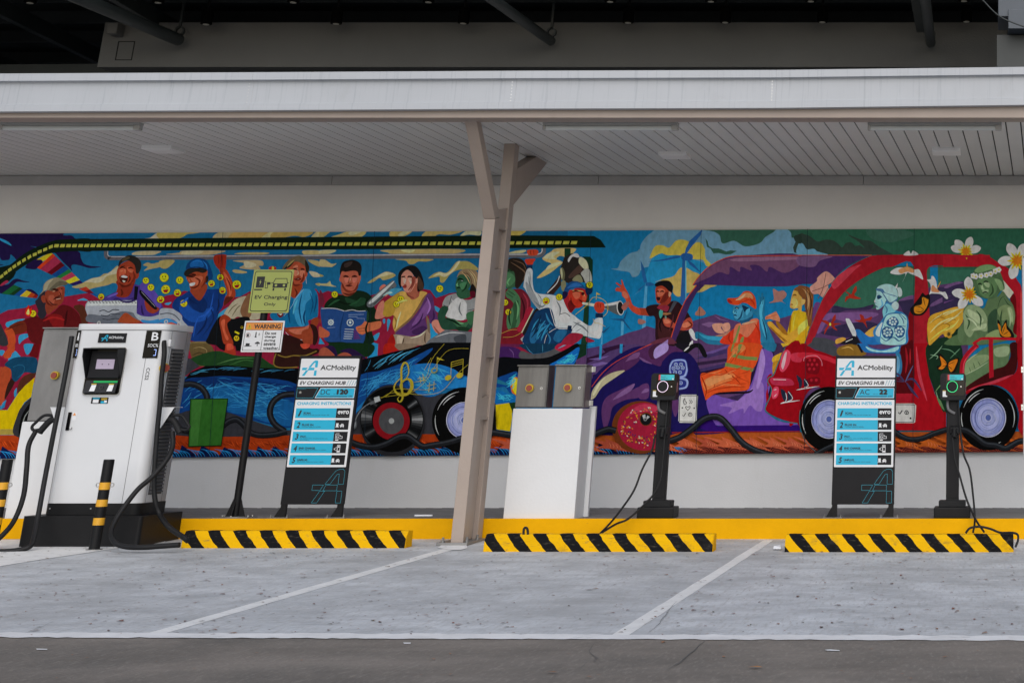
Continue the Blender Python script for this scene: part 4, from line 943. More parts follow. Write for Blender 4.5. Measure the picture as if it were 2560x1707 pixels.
MURAL += '''
j p cfcfcb 530,660 740,660 758,680 742,1010 720,1028 520,1025 502,1000 512,690
j L8 1a1a1c 545,675 725,675 742,690 728,1000 712,1012 530,1008 515,992 527,690 545,675
j L8 1a1a1c 575,720 585,712 592,750 612,760 600,785 580,785 570,750 575,720
j l8 1a1a1c 645,730 665,755 645,780
j l8 1a1a1c 668,730 688,755 665,780
j L8 1a1a1c 626,865 598,830 605,812 626,825 648,812 656,830 626,865
j l9 1a1a1c 555,925 570,945 600,900
j L8 1a1a1c 650,930 660,915 640,905 635,930 655,945 680,930 672,900 645,898
j o 1a1a1c 555,832 10,10
j o 1a1a1c 710,836 10,10
# driver in orange
i s 1f6484 720,1420 780,1410 900,1460 1100,1470 1100,1568 900,1568 780,1500 730,1500
i s 2f88a8 760,1420 860,1460 1090,1480 1060,1520 860,1500
i s c43018 1080,1480 1200,1390 1310,1300 1420,1300 1560,1250 1600,1400 1600,1568 1090,1568
i s e0664a 1240,1340 1330,1290 1440,1250 1540,1240 1500,1360 1400,1480 1300,1430 1280,1568 1220,1568
i s 6a7a40 1250,1460 1290,1340 1310,1340 1280,1460 1240,1568 1210,1568
i s 6a7a40 1300,1568 1330,1480 1360,1480 1340,1568
i s 1c4a68 1230,1170 1320,1230 1440,1150 1480,1210 1420,1280 1330,1320 1300,1260 1240,1250
i s 2c7090 1225,1070 1260,1050 1340,1050 1450,1110 1470,1190 1400,1240 1300,1260 1240,1240 1215,1160 1215,1130
i s 3f88a6 1240,1150 1330,1100 1350,1200 1280,1240 1230,1210
i s 0c2840 1340,1060 1450,1110 1440,1140 1370,1150 1350,1110
i s 4090ae 1385,1130 1430,1100 1440,1130 1405,1190 1385,1180
i L7 0c2840 1220,1150 1255,1140 1260,1165
i L7 0c2840 1225,1190 1250,1195
i o d8e8e8 1270,1100 8,7
i s d83a18 1140,990 1160,970 1280,960 1360,885 1440,885 1500,950 1520,1050 1515,1110 1460,1080 1400,1040 1340,1030 1280,1060 1200,1050 1160,1030
i s f07048 1290,960 1370,900 1450,910 1480,980 1380,960 1300,1000
i s 8a1c14 1140,990 1170,985 1210,1030 1160,1030
i L7 8a1c14 1330,1030 1420,990 1500,1040
i s 1f6484 1465,1100 1510,1130 1560,1080 1545,940 1560,935 1580,980 1590,910 1610,905 1615,960 1635,960 1630,1200 1700,1400 1760,1568 1590,1568 1560,1300 1540,1220 1480,1160
i s 3f94b4 1560,1100 1600,1000 1620,1010 1600,1200 1660,1380 1640,1480 1580,1300
i L6 0c3048 1583,960 1580,1050
i L6 0c3048 1612,950 1605,1050
j s 1f6484 1580,-10 1770,-10 1775,60 1740,100 1640,70
i p e07050 1640,1210 1780,1140 1830,1230 1830,1280 1700,1240 1640,1250
i L7 a83a24 1650,1230 1800,1180
j s d8481c 1190,0 1570,0 1570,120 1520,260 1460,360 1440,520 1400,600 1200,620 1000,640 880,720 850,700 790,410 900,370 1100,310 1140,200
j s f0703c 830,480 1000,400 1200,380 1240,440 1100,520 900,600 845,590
j s f0703c 1220,60 1330,0 1380,60 1280,140 1210,160
j t10 a02c10 850,620 1050,530 1250,460
j t10 a02c10 1200,360 1300,440 1440,500
j t9 a02c10 960,480 980,550 960,560
j t9 a02c10 1150,280 1230,180 1260,60
j t9 a02c10 1330,230 1370,120 1400,40
j p 6a7a40 1200,120 1380,160 1540,170 1530,215 1370,205 1190,165
j p 6a7a40 1120,240 1300,280 1490,320 1470,362 1290,320 1110,290
j p 6a7a40 1290,0 1340,0 1290,130 1270,130
j p 6a7a40 1210,0 1240,0 1200,100 1185,100
j L8 6a1a0c 790,410 900,370 1100,310
j t18 8c2408 850,700 870,600 830,480 800,420
j t20 a83410 870,640 1000,590 1200,560 1380,560
j t16 8c2408 1110,330 1160,390 1250,450 1330,540
j s ff8450 860,470 1000,410 1160,395 1200,430 1060,480 900,550
# passenger in yellow
i s c8961a 1930,1400 1990,1160 2050,1130 2110,1150 2110,1568 1900,1568
i s c08a2c 1670,1280 1720,1280 1800,1360 1920,1440 2091,1340 2091,1430 1930,1568 1760,1420 1680,1330
i s 8a5a18 1800,1270 1900,1380 1930,1450 1860,1420 1780,1300
i t12 6a4010 1690,1330 1800,1440 1920,1560
i s a8843c 1965,1040 1965,1090 2010,1110 2060,1100 2110,1150 2110,860 2020,860 1990,920
i s bc9c50 1975,1050 2000,960 2060,1000 2060,1080 2010,1100
i L7 4a3010 2010,930 2045,935
i L7 6a3018 1970,1050 1990,1060
i s 6a4424 2010,860 2050,825 2110,820 2110,900 2060,880
k s c8961a -20,1180 60,1150 130,1200 130,1330 60,1500 0,1568 -20,1568
k s e0c050 -20,1340 100,1240 120,1300 20,1420 -20,1440
k s c08e18 0,1430 100,1400 60,1568 -20,1568
k s 6a4022 -20,810 60,810 130,840 175,920 170,1060 150,1300 110,1330 90,1200 60,1060 40,980 -20,900
k t12 9a7048 30,840 120,950 110,1200
k t10 9a7048 60,830 150,960 140,1240
k s c09050 20,990 70,990 60,1040 20,1060
j s c89a2a 1740,170 1870,110 1860,200 1740,240
j s a87820 1740,240 1860,220 1800,340 1740,400
j p c89a2a 1840,-10 2000,-10 1870,40
'''
MURAL += '''
# leaves
i s 8a6058 1685,1030 1750,990 1740,850 1810,880 1870,870 1915,910 1900,960 1860,1000 1905,1045 1850,1015 1760,1025
i s 8a6050 725,1190 730,1150 755,1130 780,1075 830,1120 860,1160 830,1195 780,1200
i s b8826e 950,1310 1080,1300 1060,1360 1110,1420 1030,1430 970,1390
i s b8826e 1070,1320 1160,1290 1180,1370 1110,1410
i s 9a6c5a 985,1460 1100,1430 1190,1380 1130,1450 1060,1470
i s 8a6058 -20,1245 40,1250 80,1280 30,1310 -20,1300
k s a8786c 130,830 220,750 230,700 340,620 440,690 450,740 370,800 380,880 310,960 240,915 170,915
k L7 5a2c28 235,975 300,850 340,640
k L7 5a2c28 160,880 300,830 430,760
k s 8a2418 580,870 640,900 670,920 700,850 735,810 740,870 710,930 800,975 720,980 640,970 590,1020 600,950 640,930
k s 8a2418 270,1260 340,1260 400,1290 430,1220 465,1180 465,1250 440,1290 540,1300 450,1330 490,1390 440,1370 390,1330 320,1440 330,1370 360,1320
k s 8a2418 710,1255 790,1250 780,1180 830,1200 850,1240 940,1210 920,1260 860,1270 880,1360 830,1290 770,1280
k o d8b84a 395,1310 14,20
g s 8a5048 1850,1090 1890,1030 1955,1015 1935,1080 1890,1130
# red van
k s 84141f 70,1568 150,1300 300,980 450,760 620,580 900,430 1080,408 2110,406 2110,560 1690,560 1680,900 1690,1568 1480,1568 1490,560 1200,562 1050,590 800,720 600,870 440,1060 300,1240 150,1568
k s 9a2c3a 420,760 600,600 800,530 720,600 560,760 450,850
k s 6c0810 1400,1568 1420,1200 1480,1140 1480,1568
k L6 1c5858 60,1568 130,1370 300,970 440,740 620,560 900,425 1000,408
k L6 701018 1700,560 2091,560
m p 84141f -10,405 540,405 640,560 480,560 -10,560
m s 8c121e 440,405 560,412 700,500 860,600 960,740 1020,900 1030,1568 940,1568 950,1200 930,1000 900,890 780,760 700,620 560,540 470,545
m s 5c0a0e 860,960 900,910 940,980 950,1300 940,1480 900,1400 915,1200
m s b83a3c 1000,900 1025,1000 1020,1500 1000,1500
m p c8c098 775,735 910,895 855,980 760,870
m p b0b090 1020,440 1060,440 1060,1568 1030,1568 1022,900
l s 8c0412 -20,50 200,80 400,140 480,170 480,600 420,620 200,560 60,700 0,1000 -60,1020 -140,1000
S s 8c0412 1915,985 1925,955 1930,935 1918,945 1922,1000 1920,1030
j s 8c0412 1640,850 1700,700 1720,590 1675,520 1690,440 1740,410 1800,280 1890,60 2110,20 2110,1040 2050,1035 1800,960
j L12 1a6a70 1895,50 1800,270 1745,405 1690,435 1670,490 1718,580 1700,690 1636,850 1700,920 1830,1000 2060,1035
j s c03c54 1830,250 1870,110 1930,75 1970,130 1950,260 1880,360 1830,340
j s e8a0a8 1850,270 1890,130 1920,110 1900,240 1870,330
j s a82844 1720,440 1940,450 2010,500 1990,540 1780,540 1710,500
j L12 e8a0a8 1745,462 1910,466
j s c83c58 1720,640 1760,560 1815,570 1800,680 1740,715
j t14 e8a0a8 1745,600 1790,590
j t14 e8a0a8 1750,690 1790,650
j s b02c40 1980,130 2110,120 2110,230 1990,220
l s b02030 0,110 250,130 460,200 470,260 260,190 0,180
l s 6a0410 80,220 120,180 220,180 260,240 240,380 130,390 80,340
l L9 e07080 50,225 60,180 120,155 220,155 280,220 290,285
l s 6a0410 100,450 240,430 270,490 230,530 110,520
'''
for _x, _y in ((130, 210), (190, 210), (105, 268), (160, 268), (222, 268), (125, 325), (185, 325), (150, 470), (215, 470)):
    MURAL += 'l o a01828 %d,%d 18,20\n' % (_x, _y)
MURAL += '''
# swallows
j s 1c2438 1840,590 1900,620 1925,700 1920,750 1870,720
j L8 c8ccd0 1905,640 1918,700 1905,752
j s 1c2438 1930,620 1975,640 1990,700 1940,745
j L8 c8ccd0 1940,620 1990,690 1985,725 1930,748
j t16 c8d0d8 1835,778 1900,760 2091,735
j s 1c2438 2045,405 2091,440 2100,500 2080,520
l s 1c2438 -10,430 30,480 20,560 -10,570
l s 1c2438 50,460 90,470 110,530 60,560
l L7 c8ccd0 60,460 110,540 60,565
l t12 c8d0d8 -50,600 60,580 255,550
# bonnet windscreen
l p 3c3e44 90,20 150,-20 400,-20 480,40 520,150 440,160 260,90
k p 3c3e44 140,1568 180,1480 330,1490 450,1530 500,1568
# statue woman
l s 7a5a20 510,40 760,0 860,140 520,150
l t14 c09a50 540,60 640,40 700,80
k s b89040 850,1430 1000,1330 980,1450 900,1500
k s b88a38 470,1510 560,1480 600,1510 480,1568
k s 1e62a0 720,1390 780,1380 900,1470 1000,1470 1060,1568 840,1568 760,1480
k s 2c6c9c 960,1390 1060,1270 1110,1190 1160,1160 1100,1060 1180,990 1240,1120 1330,1150 1400,1210 1420,1300 1410,1400 1385,1568 1060,1568 980,1490
k s 8ec0d4 1110,1240 1180,1180 1350,1180 1400,1260 1380,1440 1360,1568 1080,1568 1060,1450
k s a8d0e0 990,1440 1010,1360 1080,1280 1050,1400 1040,1470
k s 1e4c78 1150,1250 1230,1210 1290,1270 1270,1330 1180,1340 1130,1300
k s 1e4c78 1080,1370 1150,1340 1220,1400 1200,1480 1110,1490 1070,1430
k s 1e4c78 1230,1370 1300,1330 1370,1380 1350,1470 1270,1480
k t12 1e4c78 1290,1180 1340,1240 1360,1310
k t14 1e4c78 1130,1520 1220,1480 1300,1530
k s 6aa4bc 1090,1100 1140,1040 1230,1100 1240,1150 1140,1180 1100,1230 1080,1160
k s 86b0c4 975,1020 1000,920 1005,840 1060,800 1150,785 1240,820 1280,920 1260,1010 1180,1040 1130,1000 1100,1060 1040,1110 1000,1115 990,1060
k s 3a5c7c 1000,840 1080,850 1120,900 1250,940 1280,980 1230,1030 1160,1040 1110,960 1060,890 1000,870
k s 8ab4c8 1090,900 1180,930 1270,960 1220,1010 1170,1020 1120,950
k s 8ab4c8 1010,840 1100,800 1230,850 1270,930 1150,900 1080,850
k s 14304c 1010,950 1060,945 1070,960 1020,985
k L7 24486a 975,1025 1000,1040
k L7 24486a 985,1075 1020,1085
k s 9ac0d0 1270,840 1310,830 1335,880 1330,940 1290,950 1280,890
k s 9ac0d0 1200,1050 1250,1010 1290,1050 1280,1110 1240,1125 1205,1090
k p d8e4e4 1240,830 1280,770 1270,850
k s b0b4b8 600,1260 625,1235 660,1260 730,1400 730,1470 690,1460
k s 16161c 680,1470 740,1480 790,1568 680,1568
k p 16161c 520,1568 600,1510 690,1480 700,1568
k L10 c0c4c8 600,1540 690,1500
l s 1e62a0 740,0 860,0 940,50 1100,70 1300,20 1310,60 1260,120 900,115 820,80
l s 8abcd4 860,30 960,70 1100,85 1290,30 1240,100 1000,105 900,80
l p 14121a 740,0 770,0 835,110 800,112
l s 2a6c94 1255,100 1300,120 1330,200 1330,340 1290,440 1255,420
l s 5c90b0 1260,160 1300,200 1300,320 1265,380
# door frame and foot of the red van
l p 9c0a18 1480,-10 1660,-10 1680,400 1760,650 1910,900 1910,1130 1240,1125 1240,640 1480,560
l s 4c060c 1310,60 1400,0 1480,-10 1475,640 1240,640 1240,440 1300,420 1340,300
l t30 8c1420 1380,40 1400,200 1380,380
l t20 a01c24 1440,60 1440,260
l p a01828 1240,645 1465,645 1455,760 1240,770
l t40 b83848 1520,30 1560,400 1660,740
l p c8c8c4 1240,775 1490,775 1520,800 1505,1020 1480,1032 1240,1030
l L8 1a1a1c 1240,790 1475,792 1500,815 1490,990 1460,1020 1240,1018
l l14 1a1a1c 1285,890 1305,912 1338,865
l L10 1a1a1c 1390,910 1400,890 1375,880 1372,905 1400,915 1420,900 1400,868 1378,870
l o 1a1a1c 1445,968 13,13
l L6 1c5858 1330,1135 1800,1132 1910,1125
# jungle behind green seated figure
l s 122c1c 1670,0 2091,-10 2091,560 1910,900 1800,720 1720,500 1680,360
k s 122c1c 1690,1400 1830,1490 2000,1400 2091,1300 2091,1568 1690,1568
l t12 7a9c7c 1690,200 1800,100 1860,20
l t12 7a9c7c 1700,140 1800,160 1780,200
l t12 5a8464 1840,60 1960,80 2040,140
l t12 5a8464 1960,190 2050,100 2091,60
l t14 6a8c5c 1760,640 1860,520 2091,420
l t12 7a9c7c 1860,820 1800,700 1780,620
l s 5a7c50 1790,700 1840,740 1890,870 1830,800
m s 4a6440 0,1568 240,1420 340,1568
# curling golden hair
k s b88a2c 1680,1240 1860,1140 2091,1090 2110,1300 2000,1400 1860,1440 1760,1530 1680,1568
m s b88a2c -10,1180 120,1130 200,1090 300,1060 260,1170 240,1290 180,1330 120,1430 0,1460
k t18 dccc78 1690,1300 1860,1180 2060,1110
k t18 dccc78 1700,1420 1850,1280 2080,1200
k t18 d8b850 1700,1520 1850,1400 2050,1300
k t12 8a5c18 1760,1380 1880,1300 1960,1330 1900,1380
k t12 8a5c18 1720,1280 1820,1220 1900,1240
m t16 e0d080 0,1200 130,1140 280,1070
m t16 e0d080 0,1300 140,1220 240,1130
m t16 e0c860 0,1400 120,1340 200,1240
m t10 8a5c18 60,1290 120,1250 160,1260
m o a07828 70,1460 34,34
m o 4a3a18 70,1460 18,18
k o a07828 1945,1440 34,42
k o 4a3a18 1945,1440 20,26
k L8 a07828 1790,1180 1840,1200 1870,1160 1850,1145
# green seated figure
m s 4e6444 180,1400 260,1270 250,1150 300,1060 420,1060 520,1100 580,980 700,950 770,880 840,980 900,1060 930,1200 900,1400 940,1480 600,1568 240,1568
m s 7a8c68 250,1170 330,1060 470,1090 560,1220 560,1400 420,1380 340,1480 270,1400 260,1280
m s 9aa884 310,1120 400,1150 520,1250 460,1300 400,1260 330,1200
m s 9aa884 360,1390 460,1330 550,1300 540,1360 440,1390
m s 2c4430 580,1200 690,1110 690,1300 720,1400 600,1440 570,1400
m s 6a7c54 700,1120 780,1060 880,1080 920,1180 910,1320 830,1250 760,1260 720,1200
m s 8a9870 830,1100 890,1120 900,1280 860,1240
m t12 2a4028 780,960 830,1040 880,1080
m t10 2a4028 700,1100 740,980 800,940
m s 7a8c5c 560,1440 700,1380 760,1440 740,1480 560,1490
m s 3c5438 370,730 380,680 400,600 480,545 600,530 680,560 730,620 780,760 790,850 740,880 680,960 590,980 500,960 440,900 400,830
m s 5c7850 400,610 480,550 600,535 690,580 600,600 460,640
m s 4c6844 430,740 560,700 680,720 690,860 620,950 540,965 470,900 450,820
m s 7c906c 480,800 520,830 530,860 490,860
m s 7c906c 500,870 580,860 570,900 520,905
m s 7c906c 520,770 590,770 590,830 550,820
m L7 18281a 450,790 490,785
m L7 18281a 520,760 570,745
m s 6a845c 660,720 740,740 780,850 740,870 700,800
'''
for _i, (_x, _y) in enumerate(((380, 680), (415, 690), (485, 680), (555, 670), (610, 655), (670, 620), (715, 600))):
    MURAL += ''.join('m o cfcfb0 %d,%d 17,17\n' % (_x + 20*c, _y + 22*s) for c, s in ((1, 0), (.3, .95), (-.8, .6), (-.8, -.6), (.3, -.95)))
    MURAL += 'm o b89a3c %d,%d 13,13\n' % (_x, _y)

def _flower(t, cx, cy, r, petals, rot=0, core='c85a14'):
    "a frangipani: white petals with an orange heart"
    out = ''
    for a in petals:
        a = math.radians(a + rot); ca, sa = math.cos(a), math.sin(a)
        pts = [(0, 0), (.45, .29), (.9, .30), (1.2, .03), (.92, -.26), (.45, -.24)]
        out += '%s s b9bcb8 ' % t + ' '.join('%d,%d' % (cx + r*(p*ca - q*sa), cy + r*(p*sa + q*ca)) for p, q in pts) + '\n'
    n = 13
    for k in range(n):
        a = 2*math.pi*k/n + rot; q = r*(.62 if k % 2 else .5)
        out += '%s t%d c89018 %d,%d %d,%d\n' % (t, r*.17, cx, cy, cx + q*math.cos(a), cy + q*math.sin(a))
    for k in range(9):
        a = 2*math.pi*k/9; q = r*.38
        out += '%s t%d %s %d,%d %d,%d\n' % (t, r*.16, core, cx, cy, cx + q*math.cos(a), cy + q*math.sin(a))
    return out
for _cx, _cy, _r0 in ((1215, 1275, 62), (1145, 1415, 66), (1295, 1405, 64)):
    for _k in range(7):
        _a = 2*math.pi*_k/7
        MURAL += 'k o a4cad8 %d,%d %d,%d\n' % (_cx+_r0*.66*math.cos(_a), _cy+_r0*.66*math.sin(_a), _r0*.27, _r0*.25)
    MURAL += 'k o 2c5c84 %d,%d %d,%d\nk o 9cc4d4 %d,%d %d,%d\n' % (_cx, _cy, _r0*.42, _r0*.4, _cx, _cy+4, _r0*.24, _r0*.2)
MURAL += 'k L9 1e4c78 1080,1290 1120,1200 1200,1165 1300,1175 1390,1250\nk L9 1e4c78 1060,1480 1130,1530 1215,1480 1290,1530 1370,1480\nk L8 1e4c78 1100,1330 1130,1350 1220,1350 1300,1330 1380,1340\n'
MURAL += _flower('m', 285, 360, 170, (195, 225, 290, 345))
MURAL += 'm p 84141f -10,407 600,407 600,440 -10,440\n'
MURAL += _flower('m', 955, 480, 210, (100, 170, 235, 290), 6)
MURAL += _flower('m', 330, 920, 190, (38, 95+30, 185, 265))
MURAL += '''
k s b9bcb8 1355,410 1420,350 1450,390 1480,350 1545,405
k s b9bcb8 1180,640 1250,580 1350,570 1400,600 1480,600 1560,600 1610,725 1540,690 1440,650 1400,640 1340,760 1380,650 1290,665
k s d07048 1290,600 1400,560 1490,600 1480,640 1400,625 1320,650
k t14 b87828 1400,600 1400,510
k s b9bcb8 1660,730 1710,720 1720,680 1750,690 1780,750 1800,860 1860,890 1900,890 1935,970 1900,970 1840,920 1720,910 1690,920 1710,850 1700,780
k s d07048 1720,880 1730,800 1780,840 1820,890
k t12 b88020 1790,850 1840,750
m s b9bcb8 -10,890 50,965 30,980 -10,940
k s b9bcb8 2005,890 2091,860 2110,980 2050,950
# monarch butterflies
k s 120e0e 1440,1120 1480,1060 1560,960 1600,900 1640,930 1690,920 1700,1010 1680,1100 1600,1190 1480,1190
k s c87018 1500,1080 1590,1050 1600,960 1660,980 1680,1000 1650,1100 1580,1170 1500,1160
k t9 120e0e 1620,1120 1560,1080 1500,1080
k t9 120e0e 1640,1080 1620,1000 1620,960
k t9 120e0e 1620,1120 1580,1150 1510,1140
l s 120e0e 1805,150 1840,125 1900,200 1925,240 1980,210 2080,180 2060,290 2020,370 1960,370 1920,290 1860,350 1800,330 1790,290 1840,270
l s c87018 1830,160 1880,200 1915,250 1900,290 1860,330 1810,320 1850,270
l s c87018 1940,260 1990,215 2060,200 2040,270 2000,350 1960,355
l t8 120e0e 1925,260 1870,220
l t8 120e0e 1925,270 1850,300
l t8 120e0e 1930,270 2020,230
l t8 120e0e 1930,280 1990,330
m s 120e0e 695,1270 715,1255 760,1330 790,1280 820,1255 830,1330 880,1390 915,1450 900,1495 820,1490 740,1470 720,1400
m s c87018 705,1300 740,1340 745,1400 790,1310 810,1300 820,1370 860,1420 870,1470 790,1475 740,1440 715,1370
m t8 120e0e 760,1440 800,1330
m t8 120e0e 760,1440 740,1340
m t8 120e0e 770,1450 850,1400
# dragonflies
l t14 3a3050 1250,440 1360,490 1240,480
l t26 3a3358 1370,490 1290,400 1250,380
l t30 3a3358 1380,480 1480,460 1590,610
l t34 3a3358 1390,500 1460,600 1550,705
l t16 4a5880 1375,500 1420,400 1485,270
n t28 3a3358 680,380 790,330 840,240
n t30 3a3358 690,390 800,380 900,315
n t28 3a3358 670,380 580,450 500,490
n t28 3a3358 690,400 660,480 540,540
n t14 3a6090 680,380 780,470 875,555
# red railings
n s 5a7450 270,560 280,240 420,130 560,40 850,0 850,180 800,290 600,400 400,520
n s 7c9068 285,240 400,160 560,140 580,200 400,330 280,400
n s 8a9c78 660,60 840,30 830,150 680,160
n t12 a0b08c 290,240 380,160 440,130
n t12 a0b08c 280,400 420,330 580,230
n t10 3a5434 330,300 350,370
n t10 3a5434 380,240 410,330
n t10 3a5434 440,220 480,290
n s 3c0a0c 290,560 480,430 660,330 800,280 870,150 860,0 960,0 950,300 880,420 700,480 400,570 290,620
n L62 9c1020 235,390 250,240 330,110 440,10
n L14 c84050 250,380 265,240 340,130 430,40
n p 9c1020 585,-10 640,-10 650,430 590,450
m L34 a81422 380,1568 450,1520 540,1495 980,1505
m p 9c1020 585,1510 645,1510 640,1568 585,1568
n s 9c0a18 280,620 460,530 700,480 880,420 960,300 960,0 1060,0 1060,1100 970,1100 980,900 900,680 760,560 600,530 440,560 320,650
n t40 b83848 320,600 640,500 900,400
n p 8a0812 0,880 20,880 20,1080 0,1080
'''
MURAL += '''
# grey under body, black sill and the blue feathered flank
d s 34353b 180,900 380,868 600,860 880,890 1100,960 1400,1060 1620,1120 1740,1130 1740,1190 150,1185
d p 34353b 330,180 400,190 520,290 420,350 330,420
S p 34353b 880,1085 885,1030 940,980 1000,960 1060,975 1100,985 1240,960 1240,1085
f p 04060a 500,210 640,180 1000,95 1250,40 1450,-20 1980,-20 1980,440 1600,300 1300,260 1100,250 700,400 500,420
d p 04060a 310,480 400,370 600,285 900,278 1300,310 1820,318 1820,530 1400,460 900,430 500,450
h s 04060a 240,185 550,190 700,190 900,170 1100,80 1240,0 1290,0 1290,60 1240,110 1000,230 900,300 700,380 240,440
d s 0c3c7c 240,900 270,760 320,480 600,432 1000,425 1800,530 1800,1000 1700,1090 1400,1040 1100,960 880,890 600,868 380,868
d s 155c98 600,560 1000,480 1300,640 1800,800 1740,1060 1400,1020 1150,930 900,880 700,700
d s 0a2c64 330,470 700,430 1300,480 1800,560 1800,640 1200,560 800,560 400,560
f s 0e4486 440,920 500,440 800,345 1100,235 1455,55 1420,130 1230,290 1500,255 1930,430 1910,570 1640,590 1550,660 1400,692 1240,620 1000,545 850,560 700,640 560,790
f s 1a6cb0 1180,300 1350,255 1560,265 1800,360 1760,480 1650,580 1500,680 1300,660 1220,600 1150,500
f p 1f78b8 1650,580 1800,400 1930,435 1910,575
f s 1f78b8 760,545 760,610 620,760 470,900 450,870 600,720
h s 0f66a8 205,600 400,660 470,680 455,750 330,770 200,780
h s 0a3f80 230,450 340,400 490,365 490,560 400,640 330,560 220,560
h p 1c6680 220,450 400,530 390,550 220,510
h s 0f5ea8 1290,40 1292,120 1240,250 1200,265 920,275 1000,220 1150,130
h s c86a1a 400,500 425,450 500,450 500,690 460,660 415,620
h s e0c020 425,455 500,470 500,660 465,650 430,590
h p 123014 380,765 470,760 470,900 420,900
h p ccb408 205,790 380,768 418,870 420,960 395,1140 212,1112
h s d0521c 160,1240 175,1200 400,1215 400,1340 300,1330 150,1275
j s a04818 380,1270 420,1180 700,1160 700,1280 450,1330
'''
import random as _r
_R = _r.Random(11)
def _inside(px, py, poly):
    c = False; n = len(poly); j = n-1
    for i in range(n):
        xi, yi = poly[i]; xj, yj = poly[j]
        if (yi > py) != (yj > py) and px < (xj-xi)*(py-yi)/(yj-yi+1e-9)+xi: c = not c
        j = i
    return c
def _feathers(t, poly, n, ang, spread, ln, w, cols, curl=.25):
    "fine curved strokes painted inside an outline, fanned like plumage"
    xs = [p[0] for p in poly]; ys = [p[1] for p in poly]; out = ''; k = 0; tries = 0
    while k < n and tries < n*12:
        tries += 1
        x = _R.uniform(min(xs), max(xs)); y = _R.uniform(min(ys), max(ys))
        a = math.radians(ang(x, y) + _R.choice((-1, 1))*spread*_R.uniform(.5, 1)); L = ln*_R.uniform(.6, 1.2)
        b = a + curl*_R.choice((-1, 1))
        x1, y1 = x+.5*L*math.cos(a), y-.5*L*math.sin(a); x2, y2 = x1+.5*L*math.cos(b), y1-.5*L*math.sin(b)
        if _inside(x, y, poly) and _inside(x2, y2, poly) and _inside(x1, y1, poly):
            out += '%s t%d %s %d,%d %d,%d %d,%d\n' % (t, w, _R.choice(cols), x, y, x1, y1, x2, y2); k += 1
    return out
MURAL += _feathers('d', [(330, 450), (420, 370), (640, 300), (900, 290), (1300, 320), (1800, 330), (1800, 430), (1200, 370), (800, 350), (500, 380)], 44, lambda x, y: 25, 12, 240, 8, ['3a88a8', '2a6c90'])
MURAL += _feathers('d', [(280, 840), (330, 500), (600, 440), (1000, 430), (1750, 540), (1700, 1050), (1400, 1020), (1100, 940), (880, 870), (600, 850)], 120, lambda x, y: -12 if x > 700 else 30, 20, 260, 8, ['2c84bc', '2478b0', '3a98c8'])
MURAL += _feathers('f', [(520, 380), (560, 220), (1000, 110), (1400, 0), (1420, 60), (1000, 240), (700, 340)], 36, lambda x, y: 48, 10, 280, 9, ['4a9cc0', '2f7ea8'])
MURAL += _feathers('f', [(480, 700), (520, 460), (800, 360), (1100, 260), (1400, 110), (1200, 300), (1150, 480), (1180, 590), (1000, 530), (820, 560), (600, 720)], 62, lambda x, y: 35, 22, 240, 8, ['2c84bc', '3a98d0'])
MURAL += _feathers('f', [(1200, 320), (1350, 270), (1560, 280), (1800, 370), (1750, 470), (1640, 570), (1500, 670), (1300, 650), (1220, 590)], 46, lambda x, y: -25, 24, 230, 8, ['3a9cd8', '4ab0e0'])
MURAL += _feathers('h', [(210, 610), (460, 680), (450, 740), (205, 775)], 14, lambda x, y: -15, 30, 140, 9, ['3ab0e8'])
MURAL += _feathers('h', [(930, 270), (1150, 140), (1285, 60), (1285, 130), (1230, 255)], 18, lambda x, y: 30, 25, 120, 9, ['3ab0e8'])
MURAL += _feathers('h', [(235, 440), (340, 400), (490, 375), (485, 550), (400, 630)], 14, lambda x, y: 40, 25, 130, 9, ['3ab0e8'])
MURAL += _feathers('g', [(620, 1540), (640, 1400), (800, 1200), (960, 1300), (1150, 1420), (1050, 1560)], 12, lambda x, y: 60, 10, 300, 20, ['1f6488', '082238', '2a7aa0'])
MURAL += _feathers('j', [(850, 330), (880, 560), (1400, 560), (1500, 300), (1540, 30), (1220, 30), (1120, 320)], 12, lambda x, y: 62 if y < 320 else 12, 8, 260, 16, ['b03814', 'ec7040'])

# ground: orange blades above dark waves (left) and maroon ones (right)
S = ''
def _P(kind, col, pts): return 'S %s %s %s\n' % (kind, col, ' '.join('%.1f,%.1f' % p for p in pts))
yb = lambda x: 1146 - 17*min(1, x/2500)          # the lower edge of the painting
x = -440
top = []
while x < 1740:
    w = _R.uniform(34, 60)
    top += [(x, yb(x)-24-_R.uniform(0, 8)), (x+w*.55, yb(x)-12), (x+w*.8, yb(x)-5)]
    x += w
MURAL += _P('p', '0a1440', [(-460, 1165)] + top + [(1740, 1165)])
x = -430
while x < 1730:
    for k in range(4):
        d = k*7+_R.uniform(-1, 1)
        MURAL += _P('t2', _R.choice(('1d74b4', '2488c8')), [(x+d, yb(x)+2), (x+d-5, yb(x)-9), (x+d-15, yb(x)-18+k), (x+d-26, yb(x)-20+k*1.5)])
    x += _R.uniform(26, 38)
x = 0
while x < 1320:                                   # blades of the orange ground
    MURAL += _P('t1.5', _R.choice(('d8541c', '7c2406')), [(x, 1104+_R.uniform(-6, 4)), (x+_R.uniform(5, 16), 1112+_R.uniform(-4, 8))])
    x += _R.uniform(3, 8)
MURAL += _P('p', '481410', [(1705, 1165), (1712, 1128), (1760, 1118), (2060, 1112), (2600, 1112), (2600, 1165)])
x = 1270
